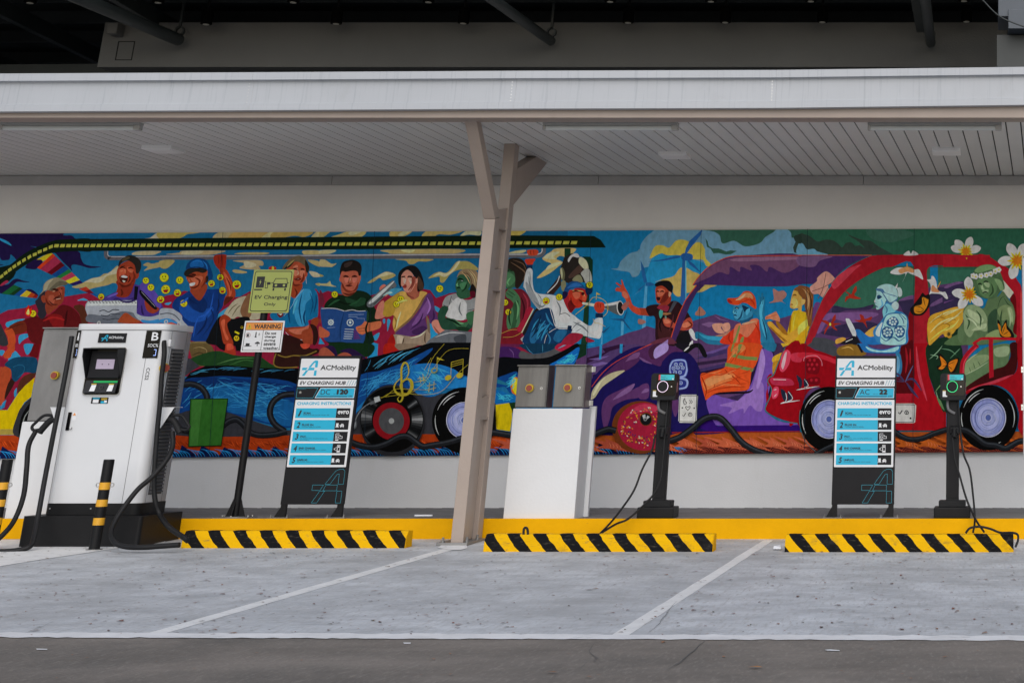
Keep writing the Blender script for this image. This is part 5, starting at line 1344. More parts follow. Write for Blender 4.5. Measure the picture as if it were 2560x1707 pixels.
while x < 2560:
    if not 1440 > x > 1280:
        w = _R.uniform(46, 74); y0 = 1094 if x > 1700 else 1098
        if x > 1560 or x < 1560:
            MURAL += _P('p', _R.choice(('b4533a', 'a84a34', 'bc5a3a') if x < 2250 else ('c8641c', 'b8581c')), [(x-w*.75, y0-5), (x, y0+6), (x-w*.06, y0-3), (x+w*.75, y0+19), (x+w*.45, y0+18), (x+w*1.05, y0+34), (x+w*.2, y0+24), (x-w*.35, y0+22), (x-w*.1, y0+14)])
            for k in range(5):
                q = x+w*(.1+.12*k)
                MURAL += _P('t1.2', 'd07a58', [(q, y0+8+k*2), (q+4, y0+15+k*2), (q+2, y0+20+k)])
        x += w*.95
    else: x += 40
x = 1720
while x < 2560:
    for k in range(4):
        r = 6+k*5
        MURAL += _P('t1.8', '8a3a2c', [(x-r*1.1, 1134), (x-r*.6, 1134-r*.8), (x+r*.5, 1134-r*.75), (x+r, 1133)])
    x += _R.uniform(30, 44)

def _wheel(t, cx, cy, R, r, ry=1.03):
    o = '%s o 030303 %g,%g %g,%g\n' % (t, cx, cy, R, R*ry)
    o += '%s o c8c8e8 %g,%g %g,%g\n' % (t, cx, cy, r, r*ry)
    for q, c in ((.97, '6c74a8'), (.9, '8890c4'), (.75, '5a629c'), (.72, '9098c8'), (.6, 'a4aad4'), (.4, '6a72aa'), (.37, '98a0cc'), (.2, 'b4b8dc'), (.16, '5060a0')):
        o += '%s o %s %g,%g %g,%g\n' % (t, c, cx+(_R.uniform(-4, 4) if q > .3 else 0), cy, r*q, r*q*ry)
    for a0, a1, q in ((200, 260, .88), (215, 250, .8), (-40, 20, .88), (150, 190, .9), (60, 85, .85)):
        o += '%s t12 b8bcbc ' % t + ' '.join('%d,%d' % (cx+R*q*math.cos(math.radians(a0+(a1-a0)*k/6)), cy+R*ry*q*math.sin(math.radians(a0+(a1-a0)*k/6))) for k in range(7)) + '\n'
    for k in range(26):
        q = _R.uniform(.25, .95); a0 = _R.uniform(0, 360)
        o += '%s t6 %s ' % (t, _R.choice(('b8bce0', '6a72ac', 'a0a8d8'))) + ' '.join('%d,%d' % (cx+r*q*math.cos(math.radians(a0+j*14)), cy+r*ry*q*math.sin(math.radians(a0+j*14))) for j in range(5)) + '\n'
    return o
MURAL += _wheel('f', 1897, 995, 418, 232)
MURAL += _wheel('l', 385, 980, 385, 230, 1.1)
MURAL += 'l L7 1a6a70 10,860 0,1000 30,1160 110,1310 240,1420\n'
MURAL += _wheel('n', 578, 960, 388, 233, 1.1)
# the wheel made of a record
MURAL += 'f o 26272b 955,1000 425,470\nf o 040404 955,985 412,425\n'
for a0, wd, br in ((188, 26, 120), (0, 22, 140), (222, 7, 60), (150, 9, 90), (-36, 7, 110), (36, 9, 90)):
    for k in range(-4, 5):
        f = 1-abs(k)/4.6; c = '%02x%02x%02x' % tuple(int(10+(br-10)*f*f+q) for q in (0, 2, 4)); a = math.radians(a0+k*wd/4.0); d = math.radians(wd/7.0)
        MURAL += 'f p %s ' % c + ' '.join('%d,%d' % (955+q*math.cos(e), 985+q*math.sin(e)) for q, e in ((262, a-d), (403, a-d), (403, a+d), (262, a+d))) + '\n'
MURAL += '''f o 86101a 948,1005 240,244
f o 4c4d50 950,1005 164,170
f o a0a4a4 950,1003 36,38
f L14 74787c 480,990 530,890 620,800 760,730
f p b0b4b6 720,700 790,680 808,740 735,768
f p 5c6064 660,765 720,735 735,770 680,795
f o 5c6064 450,1045 52,68
f o 90969a 450,1045 36,48
f o 33363a 450,1045 16,20
f t28 a8982a 1085,520 1170,400 1165,280 1120,245 1080,330 1085,560 1095,700 1060,755 1030,720 1050,690
f t34 a8982a 1085,430 1000,520 990,600 1060,665 1160,650 1220,570 1210,480 1140,460 1065,530 1080,610
f p a8982a 1170,470 1228,500 1220,590 1150,650 1195,560 1190,500
f L6 a8982a 800,700 880,680 1000,590 1180,590 1420,600
f L6 a8982a 820,705 940,640 1100,640 1300,660 1500,650 1640,590 1800,400 1950,270
f L5 a8982a 860,690 1000,670 1200,640 1400,480 1540,260 1700,80 1960,60
f L5 a8982a 1250,500 1400,440 1480,200 1640,0
f l7 b0a03a 1320,420 1335,515
f l7 b0a03a 1360,390 1375,490
f l7 b0a03a 1290,455 1395,435
f l7 b0a03a 1305,490 1398,468
f l8 a89a2a 1448,500 1438,630
f l8 a89a2a 1508,485 1500,615
f l8 a89a2a 1415,548 1535,520
f l8 a89a2a 1415,598 1532,572
f L5 a8982a 1470,180 1380,340
f o 8c8a30 1510,345 44,34,-20
f o 1a6cb0 1512,345 30,20,-20
f L7 a8982a 1548,170 1545,350
f p a8982a 1548,170 1580,185 1645,215 1600,210 1550,205
f l7 a8982a 1732,235 1725,430
f l7 a8982a 1888,195 1880,400
f l8 a8982a 1732,240 1888,198
f l6 a8982a 1732,270 1888,226
f l6 a8982a 1732,298 1888,252
f o a8982a 1690,440 46,34,-25
f o a8982a 1842,410 46,34,-25
'''
# doughnut wheel
MURAL += 'S o 6c3414 1604,1068 72,66\nS o a01c38 1612,1066 66,60\nS s b83450 1570,1040 1600,1012 1640,1014 1660,1040 1640,1030 1600,1030\n'
for k in range(150):
    a = _R.uniform(0, 6.28); q = math.sqrt(_R.uniform(.12, .85))
    px, py = 1612+62*q*math.cos(a), 1066+56*q*math.sin(a); b = _R.uniform(0, 3.14)
    MURAL += 'S l2.2 %s %.1f,%.1f %.1f,%.1f\n' % (_R.choice(('d89a28', '2c3a2a', 'd0c8c0', '40205c', 'd07828', '3a5058', 'c88a20')), px, py, px+4.4*math.cos(b), py+4.4*math.sin(b))
MURAL += 'j o 6c3414 90,980 84,88\nj o 101214 88,982 72,76\nj p b0b4b4 40,930 80,915 85,960 60,985\nj p b0b4b4 110,930 140,950 110,980 95,960\nj o 8a8e90 80,982 22,22\nj o 1a1c1e 80,982 12,12\n'
# black charging hose that winds through the whole picture
for w, c, d in ((82, '0a0b0d', 0), (66, '1a1c20', 0), (22, '34383e', -14)):
    MURAL += 'd L%d %s %s\n' % (w, c, ' '.join('%d,%d' % (x, y+d) for x, y in ((200, 560), (320, 530), (430, 525), (540, 570), (610, 660), (620, 760))))
    MURAL += 'd L%d %s %s\n' % (w*.9, c, ' '.join('%d,%d' % (x, y+d) for x, y in ((120, 1020), (250, 1110), (400, 1140))))
    MURAL += 'd L%d %s %s\n' % (w*.95, c, ' '.join('%d,%d' % (x, y+d) for x, y in ((810, 1080), (900, 1010), (1000, 985), (1080, 1040), (1180, 1150), (1300, 1190), (1500, 1180), (1660, 1140))))
    MURAL += 'd L%d %s %s\n' % (w, c, ' '.join('%d,%d' % (x, y+d*.5) for x, y in ((1760, 650), (1600, 670), (1480, 760), (1440, 900), (1500, 1040), (1640, 1140))))
    MURAL += 'f L%d %s %s\n' % (w, c, ' '.join('%d,%d' % (x, y+d) for x, y in ((360, 1240), (500, 1310), (700, 1345), (880, 1300), (1040, 1215), (1160, 1205), (1260, 1270), (1360, 1335), (1480, 1320), (1700, 1280), (1990, 1190))))
    MURAL += 'h L%d %s %s\n' % (w, c, ' '.join('%d,%d' % (x, y+d) for x, y in ((60, 1140), (200, 1155), (420, 1190))))
    MURAL += 'h L%d %s %s\n' % (w, c, ' '.join('%d,%d' % (x, y+d) for x, y in ((1380, 1180), (1490, 1180), (1600, 1140), (1690, 1110), (1790, 1130))))
    MURAL += 'j L%d %s %s\n' % (w, c, ' '.join('%d,%d' % (x, y+d) for x, y in ((370, 1270), (520, 1220), (680, 1110), (840, 980), (980, 945), (1080, 980), (1200, 1110), (1320, 1260), (1460, 1360), (1640, 1430), (1760, 1450))))
    MURAL += 'l L%d %s %s\n' % (w*.9, c, ' '.join('%d,%d' % (x, y+d) for x, y in ((1200, 1110), (1320, 1200), (1450, 1245), (1600, 1230), (1750, 1170), (1900, 1120), (2000, 1100))))
    MURAL += 'l L%d %s %s\n' % (w*.8, c, ' '.join('%d,%d' % (x, y+d) for x, y in ((200, 1440), (330, 1370), (480, 1300))))
    MURAL += 'n L%d %s %s\n' % (w, c, ' '.join('%d,%d' % (x, y+d) for x, y in ((180, 1110), (300, 1130), (420, 1210), (540, 1300), (680, 1320), (800, 1360), (900, 1310), (980, 1270), (1080, 1260))))
# a plain green box standing on the ground strip
MURAL += '''d p 0a1a08 402,712 900,708 812,1330 376,1342
d p 2f6824 412,722 890,718 804,1320 386,1332
d p 3f7832 430,730 560,728 500,1324 400,1328
'''
# windows of the long carriage
def _win(cx, cy, w, h, a=0):
    c, s = math.cos(a), math.sin(a); sk = 1.2
    return 'S p 8a8a38 ' + ' '.join('%.2f,%.2f' % (cx+x*c-y*s, cy+x*s+y*c) for x, y in ((-w/2-sk, h/2), (-w/2+sk, -h/2), (w/2+sk, -h/2), (w/2-sk, h/2))) + '\n'
for x, y in ((22, 685), (75, 640), (130, 598), (188, 555), (250, 513), (315, 472), (385, 432), (455, 398), (520, 362), (592, 333), (665, 300)):
    MURAL += _win(x/5.2275, 560+y/5.2275, 10.5, 7.2, -.6+.25*(x > 400))
x = 141.5
while x < 1452:
    MURAL += _win(x, 614.6-8*(x-140)/1310, 10.8+4*(x/1450), 8)
    x += 14.3+5.3*min(1, x/1100)
# small yellow faces scattered about
def _face(t, cx, cy, r, mood):
    o = '%s o 3a3008 %d,%d %d,%d\n%s o c0a418 %d,%d %d,%d\n' % (t, cx, cy, r, r, t, cx, cy, r-5, r-5)
    e = r*.3
    if mood == 0:      # laughing
        o += '%s p 7c1018 ' % t + ' '.join('%d,%d' % p for p in ((cx-r*.6, cy+r*.15), (cx+r*.65, cy-r*.05), (cx+r*.3, cy+r*.65), (cx-r*.3, cy+r*.65))) + '\n'
        for s in (-1, 1): o += '%s l7 2a1c08 %d,%d %d,%d %d,%d\n' % (t, cx+s*e-12, cy-e*1.6, cx+s*e+8, cy-e, cx+s*e-12, cy-e*.5)
    elif mood == 1:    # smiling
        o += '%s L7 2a1c08 %d,%d %d,%d %d,%d\n' % (t, cx-e, cy+e*.8, cx, cy+e*1.4, cx+e, cy+e*.8)
        for s in (-1, 1): o += '%s o 2a1c08 %d,%d 7,10\n' % (t, cx+s*e, cy-e*.6)
    else:              # straight faced
        o += '%s l8 2a1c08 %d,%d %d,%d\n' % (t, cx-e, cy+e*1.1, cx+e, cy+e*.9)
        for s in (-1, 1): o += '%s o 2a1c08 %d,%d 7,9\n' % (t, cx+s*e, cy-e*.7)
    return o
for f in (('a', 1907, 740, 46, 1), ('a', 1972, 828, 48, 1), ('a', 1323, 950, 44, 0), ('a', 430, 1170, 48, 2), ('a', 2090, 990, 46, 0),
          ('c', 55, 700, 62, 1), ('c', 258, 735, 52, 1), ('c', 75, 855, 62, 0), ('c', 230, 900, 50, 0), ('c', 10, 985, 50, 0), ('c', 312, 1037, 50, 1),
          ('c', 675, 778, 47, 0), ('c', 790, 697, 46, 0), ('c', 818, 868, 48, 0), ('c', 1005, 793, 60, 0), ('c', 1072, 1348, 22, 1), ('c', 1003, 1493, 40, 1),
          ('e', 193, 920, 46, 1), ('e', 1565, 845, 50, 2), ('e', 1055, 985, 48, 1), ('e', 1000, 1048, 46, 1),
          ('g', 330, 1025, 44, 1), ('g', 370, 1150, 42, 1), ('g', 865, 1005, 48, 0), ('g', 1037, 955, 46, 1), ('g', 1435, 797, 46, 2)):
    MURAL += _face(*f)
MURAL += 'c p c0b018 985,1395 1045,1425 1030,1445 975,1415\na s b8200e 330,1150 375,1070 390,1110 420,1090 400,1190 350,1200\na s d8b060 345,1170 375,1110 385,1180\n'
# broader darks and lights of faces, hair and folds
MURAL += '''
a t20 2a0e08 665,860 720,850 770,872
a t18 2a0e08 800,850 820,845
a t14 c87c60 685,882 725,876
a t18 4a1a10 770,880 795,920 775,945
a t20 3a1510 700,985 750,955 805,965
a t18 3a1510 640,1000 690,1050 760,1050
a t24 52190f 600,960 620,1030 690,1075
a t30 8a1a1a 560,1270 700,1220 860,1260
a t30 300608 880,1120 860,1250 850,1330
a t20 4a1a0e 70,1390 200,1330 320,1300
a t18 2e1008 1560,590 1600,565 1640,580
a t18 2e1008 1680,585 1710,570 1745,590
a t14 c06848 1570,620 1610,612
a t14 c06848 1690,618 1730,620
a t20 b05a3c 1640,590 1640,650
a t18 3a120a 1560,680 1580,740 1600,770
a t18 3a120a 1690,670 1700,720 1670,770
a t24 4c170c 1550,770 1620,815 1720,790
a t30 5c1f12 1740,620 1760,700 1700,790
a t30 4c170c 1580,850 1600,900 1580,940
a t26 5a4a98 1400,960 1500,920 1540,900
a t26 241848 1560,1000 1680,1020 1800,980
a t26 241848 1850,1060 1860,1150 1880,1190
c t20 2a0e08 350,690 390,680 430,690
c t16 2a0e08 415,672 450,662 480,680
c t14 a05a42 385,705 380,738 398,748
c t26 5c2014 460,700 520,740 500,800
c t22 4c180e 400,830 460,830 520,790
c t24 5c2014 600,700 590,760 540,830
c t30 081c48 380,960 420,1010 500,1050
c t30 1f4fa0 260,1040 330,1000 370,960
c t26 081c48 620,1200 580,1330 480,1450
c t26 1f4fa0 500,1220 600,1180 690,1080
c t22 081c48 760,980 770,1060 740,1150
c t20 5a180e 870,700 920,800 930,880
c t16 1a5a98 430,500 480,480 560,500
c t16 1a5a98 560,480 610,540 620,600
c t20 2e0e0a 1735,600 1765,590 1805,602
c t20 2e0e0a 1835,602 1865,592 1892,605
c t18 c08068 1800,600 1810,650 1790,665
c t12 5c1f14 1780,682 1815,690 1845,682
c t13 3a120c 1765,720 1810,710 1845,722
c t26 5c2014 1880,640 1870,720 1830,770
c t26 5c2014 1730,740 1760,800 1840,790
c t24 4c180e 1760,840 1790,900 1770,950
c t26 0a3a60 1700,1020 1680,1150 1700,1300
c t26 4a98c0 1800,980 1760,1080 1740,1180
c t26 0a3a60 1900,1120 1880,1220 1900,1320
c t22 0a3a60 2040,920 2040,1040 2010,1160
c t22 7a6c40 1660,560 1720,500 1760,470
e t20 2e0e0a 300,690 340,678 378,692
e t20 2e0e0a 412,692 450,678 492,690
e t14 c88068 395,700 392,750
e t12 5c2418 365,772 395,782 425,772
e t14 3a0c0a 330,808 378,798 425,808
e t26 5c2418 280,760 310,830 360,880
e t26 5c2418 500,760 480,840 430,885
e t26 4c180e 300,900 380,925 460,890
e t26 08140a 200,990 330,1040 420,1040
e t26 1d4429 100,1080 200,1010 260,990
e t26 08140a 620,960 600,1060 640,1150
e t26 1d4429 540,960 480,1020 380,1060
e t26 08140a 640,1250 600,1380 640,1500
e t18 2a0e0a 1062,700 1085,688 1115,700
e t20 2a0e0a 1140,700 1170,685 1210,700
e t12 d8b0a0 1122,710 1112,755 1107,780
e t10 5c201a 1095,790 1115,796 1130,790
e t14 6c1a1a 1085,820 1108,814 1130,825
e t26 6c3026 1215,700 1210,790 1150,870
e t14 d0a090 1165,745 1190,760 1175,785
e t22 6c3026 1130,900 1160,940 1230,970
e t24 d8b060 1000,1040 1100,1000 1150,1000
e t24 7c5c20 960,1190 1000,1280 970,1380
e t22 e0c088 1060,1140 1020,1260 1000,1360
e t24 8a60a0 1400,960 1440,1080 1400,1180
e t24 341a44 1350,1160 1300,1280 1180,1380
e t24 341a44 1480,1120 1490,1220 1450,1280
e t20 4a3828 1100,1480 1080,1568
e t20 c8b8a0 1180,1490 1300,1460 1380,1400
e t20 4a3828 1380,1420 1370,1500 1380,1560
e t20 081a10 1795,735 1825,715 1870,735
e t20 5c906a 1800,770 1790,800 1810,810
e t18 081a10 1785,840 1815,830 1840,840
e t24 142c1c 1930,760 1900,840 1850,890
e t30 5c8c64 1700,1240 1800,1290 1880,1300
e t30 0c2014 1640,1230 1750,1270 1850,1330
e t24 dcdcdc 1720,980 1760,1080 1740,1180
e t20 5c6062 1840,1020 1820,1120 1860,1200
e t12 a08a60 1850,620 1920,700 1960,780
e t12 a08a60 1960,600 2030,680 2050,760
g t26 142818 360,620 380,600 420,615
g t22 5a8a5e 400,700 360,760 380,800
g t24 5a8a5e 470,1000 500,1100 480,1250
g t24 16281a 400,1100 380,1220 400,1330
g t24 8a2a3a 560,900 620,1000 620,1120
g t24 340a14 540,960 580,1100 560,1250
g t20 3c0a08 1210,890 1250,875 1300,885
g t14 b84a30 1335,935 1368,960 1358,985
g t20 4c0e0c 1290,990 1320,1005 1340,1030
g t22 4c0e0c 1190,960 1200,1040 1260,1085
g t20 5c6468 700,1000 800,1080 860,1050
g t20 5c6468 1000,1000 1050,1100 1040,1200
g t20 5c6468 1220,1280 1340,1340 1420,1420
g t18 5c6468 640,680 650,780 700,900
g t26 0a2440 800,1180 760,1320 700,1450
g t26 2a6c94 860,1160 900,1260 960,1330
g t22 2a6c94 880,1420 920,1500 900,1568
i t18 1c0806 212,890 235,878 255,888
i t18 1c0806 265,890 290,876 320,890
i t15 b05840 245,895 238,935 250,945
i t24 541a12 330,900 330,970 280,1020
i t22 10080a 330,1180 260,1300 280,1420
i t22 4a2026 440,1180 420,1300 380,1400
i t22 5c1c10 620,1260 680,1320 600,1370
i t18 0a2038 1240,1100 1265,1090 1295,1105
i t14 5aa4c0 1232,1120 1222,1155 1240,1162
i t18 0a2038 1220,1198 1245,1190 1270,1200
i t24 14405c 1340,1120 1320,1210 1270,1260
i t26 fc8a68 1330,1310 1420,1290 1520,1270
i t22 9c2410 1500,1300 1560,1400 1570,1520
i t22 9c2410 1180,1420 1160,1500 1200,1560
i t22 ff9070 1250,1000 1330,960 1380,920
i t22 9c2410 1430,960 1480,1020 1500,1080
i t22 0f3c58 1600,1240 1640,1380 1660,1520
i t18 5a3a10 1995,940 2020,925 2050,935
i t18 8a4a20 1965,1055 1985,1050 2000,1060
i t14 d0b468 2040,980 2058,1040 2030,1080
i t24 8a6010 1980,1200 1960,1320 1960,1420
i t18 dca83a 2040,1170 2010,1280 2000,1400
i t24 8a5a18 1700,1350 1820,1460 1930,1540
k t20 a08058 60,860 110,980 100,1120
k t20 3a2010 120,880 150,1020 130,1200
k t18 1c3c5c 1005,950 1035,935 1070,955
k t18 1c3c5c 985,1075 1010,1080
k t12 c0dce6 985,985 976,1015 998,1028
k t24 5c94b0 1060,980 1080,1060 1030,1100
k t20 3a6c8c 1110,1060 1140,1120 1120,1180
m t22 14241a 440,795 470,780 495,795
m t22 14241a 515,770 545,750 580,765
m t14 94a880 505,795 500,845 520,855
m t20 14241a 500,905 540,890 575,900
m t26 2a4028 620,780 640,880 590,950
m t26 30482e 280,1180 330,1280 300,1380
m t22 a8b894 300,1230 380,1270 440,1350
m t24 30482e 420,1130 480,1220 470,1350
m t24 30482e 760,1120 740,1250 760,1400
m t22 94a880 850,1120 870,1220 860,1340
'''
# ------------------------------------------------------------------ turn the outlines into one thin painted sheet
def lin(c):
    c /= 255.0; return c/12.92 if c <= .04045 else ((c+.055)/1.055)**2.4
def catmull(P, closed, sub=5):
    n = len(P)
    if n < 3: return P
    out = []; rng = range(n if closed else n-1)
    for i in rng:
        g = (lambda k: P[k % n]) if closed else (lambda k: P[max(0, min(n-1, k))])
        a, b, c, d = g(i-1), g(i), g(i+1), g(i+2)
        for j in range(sub):
            t = j/sub
            out.append(tuple(.5*(2*b[k]+(c[k]-a[k])*t+(2*a[k]-5*b[k]+4*c[k]-d[k])*t*t+(3*b[k]-3*c[k]+d[k]-a[k])*t**3) for k in (0, 1)))
    if not closed: out.append(P[-1])
    return out
def stroke(P, w, taper):
    n = len(P); L, Q = [], []
    for i in range(n):
        a, b = P[max(0, i-1)], P[min(n-1, i+1)]; dx, dy = b[0]-a[0], b[1]-a[1]; m = math.hypot(dx, dy) or 1
        k = w/2*(math.sin(math.pi*(.06+.88*i/(n-1))) if taper else 1)
        L.append((P[i][0]-dy/m*k, P[i][1]+dx/m*k)); Q.append((P[i][0]+dy/m*k, P[i][1]-dx/m*k))
    return L, Q
def mural_y0(u): return 584-13*u/2560
def mural_y1(u): return 1146-17*u/2560
def clip(P, lo, ax, sign):
    out = []; n = len(P)
    f = lambda p: sign*(p[ax]-(lo(p[0]) if callable(lo) else lo))
    for i in range(n):
        a, b = P[i], P[(i+1) % n]; fa, fb = f(a), f(b)
        if fa >= 0: out.append(a)
        if (fa > 0 > fb) or (fa < 0 < fb):
            t = fa/(fa-fb); out.append(tuple(a[k]+(b[k]-a[k])*t for k in (0, 1)))
    return out
MU0, MU1, YM = -430, 2585, 15.80
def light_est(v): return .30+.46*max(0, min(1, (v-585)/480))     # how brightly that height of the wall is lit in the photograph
def make_mural():
    V, Fc, C = [], [], []; boxes = []; EPS = .00012
    G = {}
    def lvl(x0, y0, x1, y1):
        m = 0; cells = [(i, j) for i in range(int(x0//24), int(x1//24)+1) for j in range(int(y0//24), int(y1//24)+1)]
        for c in cells:
            for b in G.get(c, ()):
                if b[4] > m and b[0] < x1 and b[2] > x0 and b[1] < y1 and b[3] > y0: m = b[4]
        m += 1
        for c in cells: G.setdefault(c, []).append((x0, y0, x1, y1, m))
        return m
    def put(polys, col):
        xs = [p[0] for P in polys for p in P]; ys = [p[1] for P in polys for p in P]
        if not xs: return
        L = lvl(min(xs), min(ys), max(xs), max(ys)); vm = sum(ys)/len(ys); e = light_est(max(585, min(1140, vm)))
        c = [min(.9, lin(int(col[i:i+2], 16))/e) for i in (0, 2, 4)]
        for P in polys:
            if len(P) < 3: continue
            tri = geometry.tessellate_polygon([[Vector((a, b, 0)) for a, b in P]]); k = len(V)
            for a, b in P:
                x, z = onY(a, b, YM); V.append((x, YM-L*EPS, z))
            for t in tri: Fc.append((k+t[0], k+t[1], k+t[2])); C.append(c)
    for line in MURAL.split('\n'):
        line = line.strip()
        if not line or line[0] == '#': continue
        q = line.split(); t, kd, col = q[0], q[1], q[2]
        try: pts = [tuple(float(k) for k in p.split(',')) for p in q[3:]]
        except ValueError: print('BAD', line); continue
        ox, oy, sc = (0, 0, 1) if t == 'S' else T[t]
        tr = lambda p: (ox+p[0]/sc, oy+p[1]/sc)
        if kd == 'o':
            (cx, cy), rr = pts[0], q[4].split(','); rx, ry = float(rr[0]), float(rr[1]); rot = R(float(rr[2])) if len(rr) > 2 else 0
            n = 12 if rx/sc < 8 else 40
            P = [(cx+rx*math.cos(a)*math.cos(rot)-ry*math.sin(a)*math.sin(rot), cy+rx*math.cos(a)*math.sin(rot)+ry*math.sin(a)*math.cos(rot)) for a in (2*math.pi*i/n for i in range(n))]
            polys = [list(map(tr, P))]
        elif kd in 'ps':
            P = list(map(tr, pts)); polys = [catmull(P, True) if kd == 's' else P]
        else:
            w = float(kd[1:])/sc; P = list(map(tr, pts))
            if kd[0] in 'Lt': P = catmull(P, False, 4) if len(P) > 2 else [tuple(P[0][k]+(P[1][k]-P[0][k])*i/3 for k in (0, 1)) for i in range(4)] if kd[0] == 't' else P
            L, Q = stroke(P, w, kd[0] == 't'); polys = [[L[i], L[i+1], Q[i+1], Q[i]] for i in range(len(P)-1)]
        res = []
        for P in polys:
            for lo, ax, sg in ((MU0, 0, 1), (MU1, 0, -1), (mural_y0, 1, 1), (mural_y1, 1, -1)):
                if P: P = clip(P, lo, ax, sg)
            if len(P) > 2: res.append(P)
        if res: put(res, col)
    # seams between the boards, then the board itself
    for u in (560, 940, 1480, 1755, 2020, 2286):
        P = [(u-.5, mural_y0(u)), (u+.5, mural_y0(u)), (u+.5-14*(2470-u)/2470*3.2, mural_y1(u)), (u-.5-14*(2470-u)/2470*3.2, mural_y1(u))]
        put([P], '14202a')
    me = bpy.data.meshes.new('mural')
    c0 = [onY(MU0, mural_y0(MU0), YM), onY(MU1, mural_y0(MU1), YM), onY(MU1, mural_y1(MU1), YM), onY(MU0, mural_y1(MU0), YM)]
    k = len(V); V += [(a, YM, b) for a, b in c0]+[(a, YM+.03, b) for a, b in c0]
    for f in ((0, 1, 5, 4), (1, 2, 6, 5), (2, 3, 7, 6), (3, 0, 4, 7), (4, 5, 6, 7)): Fc.append(tuple(k+i for i in f)); C.append((.05, .05, .05))
    org = Vector((-5, YM, .9))
    me.from_pydata([Vector(v)-org for v in V], [], Fc)
    ca = me.color_attributes.new('paint', 'FLOAT_COLOR', 'CORNER')
    data = []
    for p, c in zip(me.polygons, C): data += [c[0], c[1], c[2], 1.0]*len(p.vertices)
    ca.data.foreach_set('color', data)
    me.materials.append(M['paint']); o = bpy.data.objects.new('mural', me); scn.collection.objects.link(o); o.location = org
    mx = max(b[4] for g in G.values() for b in g); print('MURAL faces', len(Fc), 'levels', mx)
    return tag(o, 'long colourful mural of passengers, painted vehicles and flowers on the wall under the canopy', 'mural')
make_mural()
# ------------------------------------------------------------------ ground, bays, kerb
YB = onG(1280, 1597)[1]; ZB = gz(YB)
print('border Y', YB, ZB)
XL, XR = -60, 60
g = MB(); prof = [(-400, ZB-.03), (YB-3, ZB-.012), (YB, ZB), (YG+.3, 0), (60, 0), (900, 0)]
xs = [-700, -60, -20, 20, 60, 700]
for i in range(len(prof)-1):
    for j in range(len(xs)-1):
        (y0, z0), (y1, z1) = prof[i], prof[i+1]
        g.add([(xs[j], y0, z0), (xs[j+1], y0, z0), (xs[j+1], y1, z1), (xs[j], y1, z1)], [(0, 1, 2, 3)])
struct('road', g, M['road'])
def gpatch(mb, pts, dz):
    low = sum(p[1] for p in pts)/len(pts) > 1599; P = [onZ(p[0], p[1], ZB) if low else onG(*p) for p in pts]; n = len(P)
    tri = geometry.tessellate_polygon([[Vector((a, b, 0)) for a, b in P]])
    mb.add([(a, b, (ZB+dz*.35 if low else gz(b)+dz)) for a, b in P], [tuple(t) for t in tri])
g = MB(); P4 = [onG(-5200, 1570), onG(4200, 1605)]
g.add([(P4[0][0], P4[0][1], gz(P4[0][1])+.0015), (P4[1][0], P4[1][1], gz(P4[1][1])+.0015), (P4[1][0], YG+.02, gz(YG)+.0015), (P4[0][0], YG+.02, gz(YG)+.0015)], [(0, 1, 2, 3)])
struct('parking_bay', g, M['bay'])
def wobble(p, q, w0, w1, n=14, amp=.8, seed=1):
    "a hand-painted line from p to q, pixel widths w0..w1, ragged edges"
    r = random.Random(seed); L, Q = [], []
    for i in range(n+1):
        t = i/n; x = p[0]+(q[0]-p[0])*t; y = p[1]+(q[1]-p[1])*t; w = (w0+(w1-w0)*t)/2
        L.append((x+w+r.uniform(-amp, amp), y)); Q.append((x-w+r.uniform(-amp, amp), y))
    return L+Q[::-1]
g = MB(); gpatch(g, wobble((368, 1590), (1128, 1371), 46, 34, 26, 1.8, 2), .003); struct('bay_line', g, M['line'])
g = MB(); gpatch(g, wobble((1541, 1594), (1922, 1350), 44, 24, 22, 1.5, 3), .003); struct('bay_line', g, M['line'])
g = MB()
gpatch(g, [(-400, 1495), (-200, 1455), (0, 1416), (110, 1398), (200, 1385), (285, 1372), (330, 1366), (412, 1356), (418, 1348), (-400, 1352)], .004)
struct('bay_marking', g, M['line'])
rr = random.Random(5); g = MB(); up = []; lo = []; u_ = -900
while u_ < 3200:
    e = 1592.5+8.5*u_/2560; up.append((u_, e-11+rr.uniform(-1.6, 1.6))); lo.append((u_, e+1.2+rr.uniform(-1.3, 1.3))); u_ += rr.uniform(14, 34)
n = len(up); P_ = [onG(*p) for p in up+lo]
g.add([(a, b, gz(b)+.0042) for a, b in P_], [(i, i+1, n+i+1, n+i) for i in range(n-1)])
struct('bay_border', g, M['border'])
# paint patches on the ground by the column foot and old smears
g = MB(); gpatch(g, [(1094, 1370), (1106, 1362), (1166, 1363), (1168, 1371), (1150, 1376), (1120, 1375)], .0055)
gpatch(g, [(2062, 1624), (2075, 1623), (2098, 1625), (2100, 1627), (2068, 1627)], .006); gpatch(g, [(1008, 1606), (1027, 1606), (1026, 1609), (1010, 1609)], .006)
gpatch(g, [(90, 1621), (118, 1622), (118, 1624), (92, 1624)], .006)
struct('paint_splash', g, M['border'])
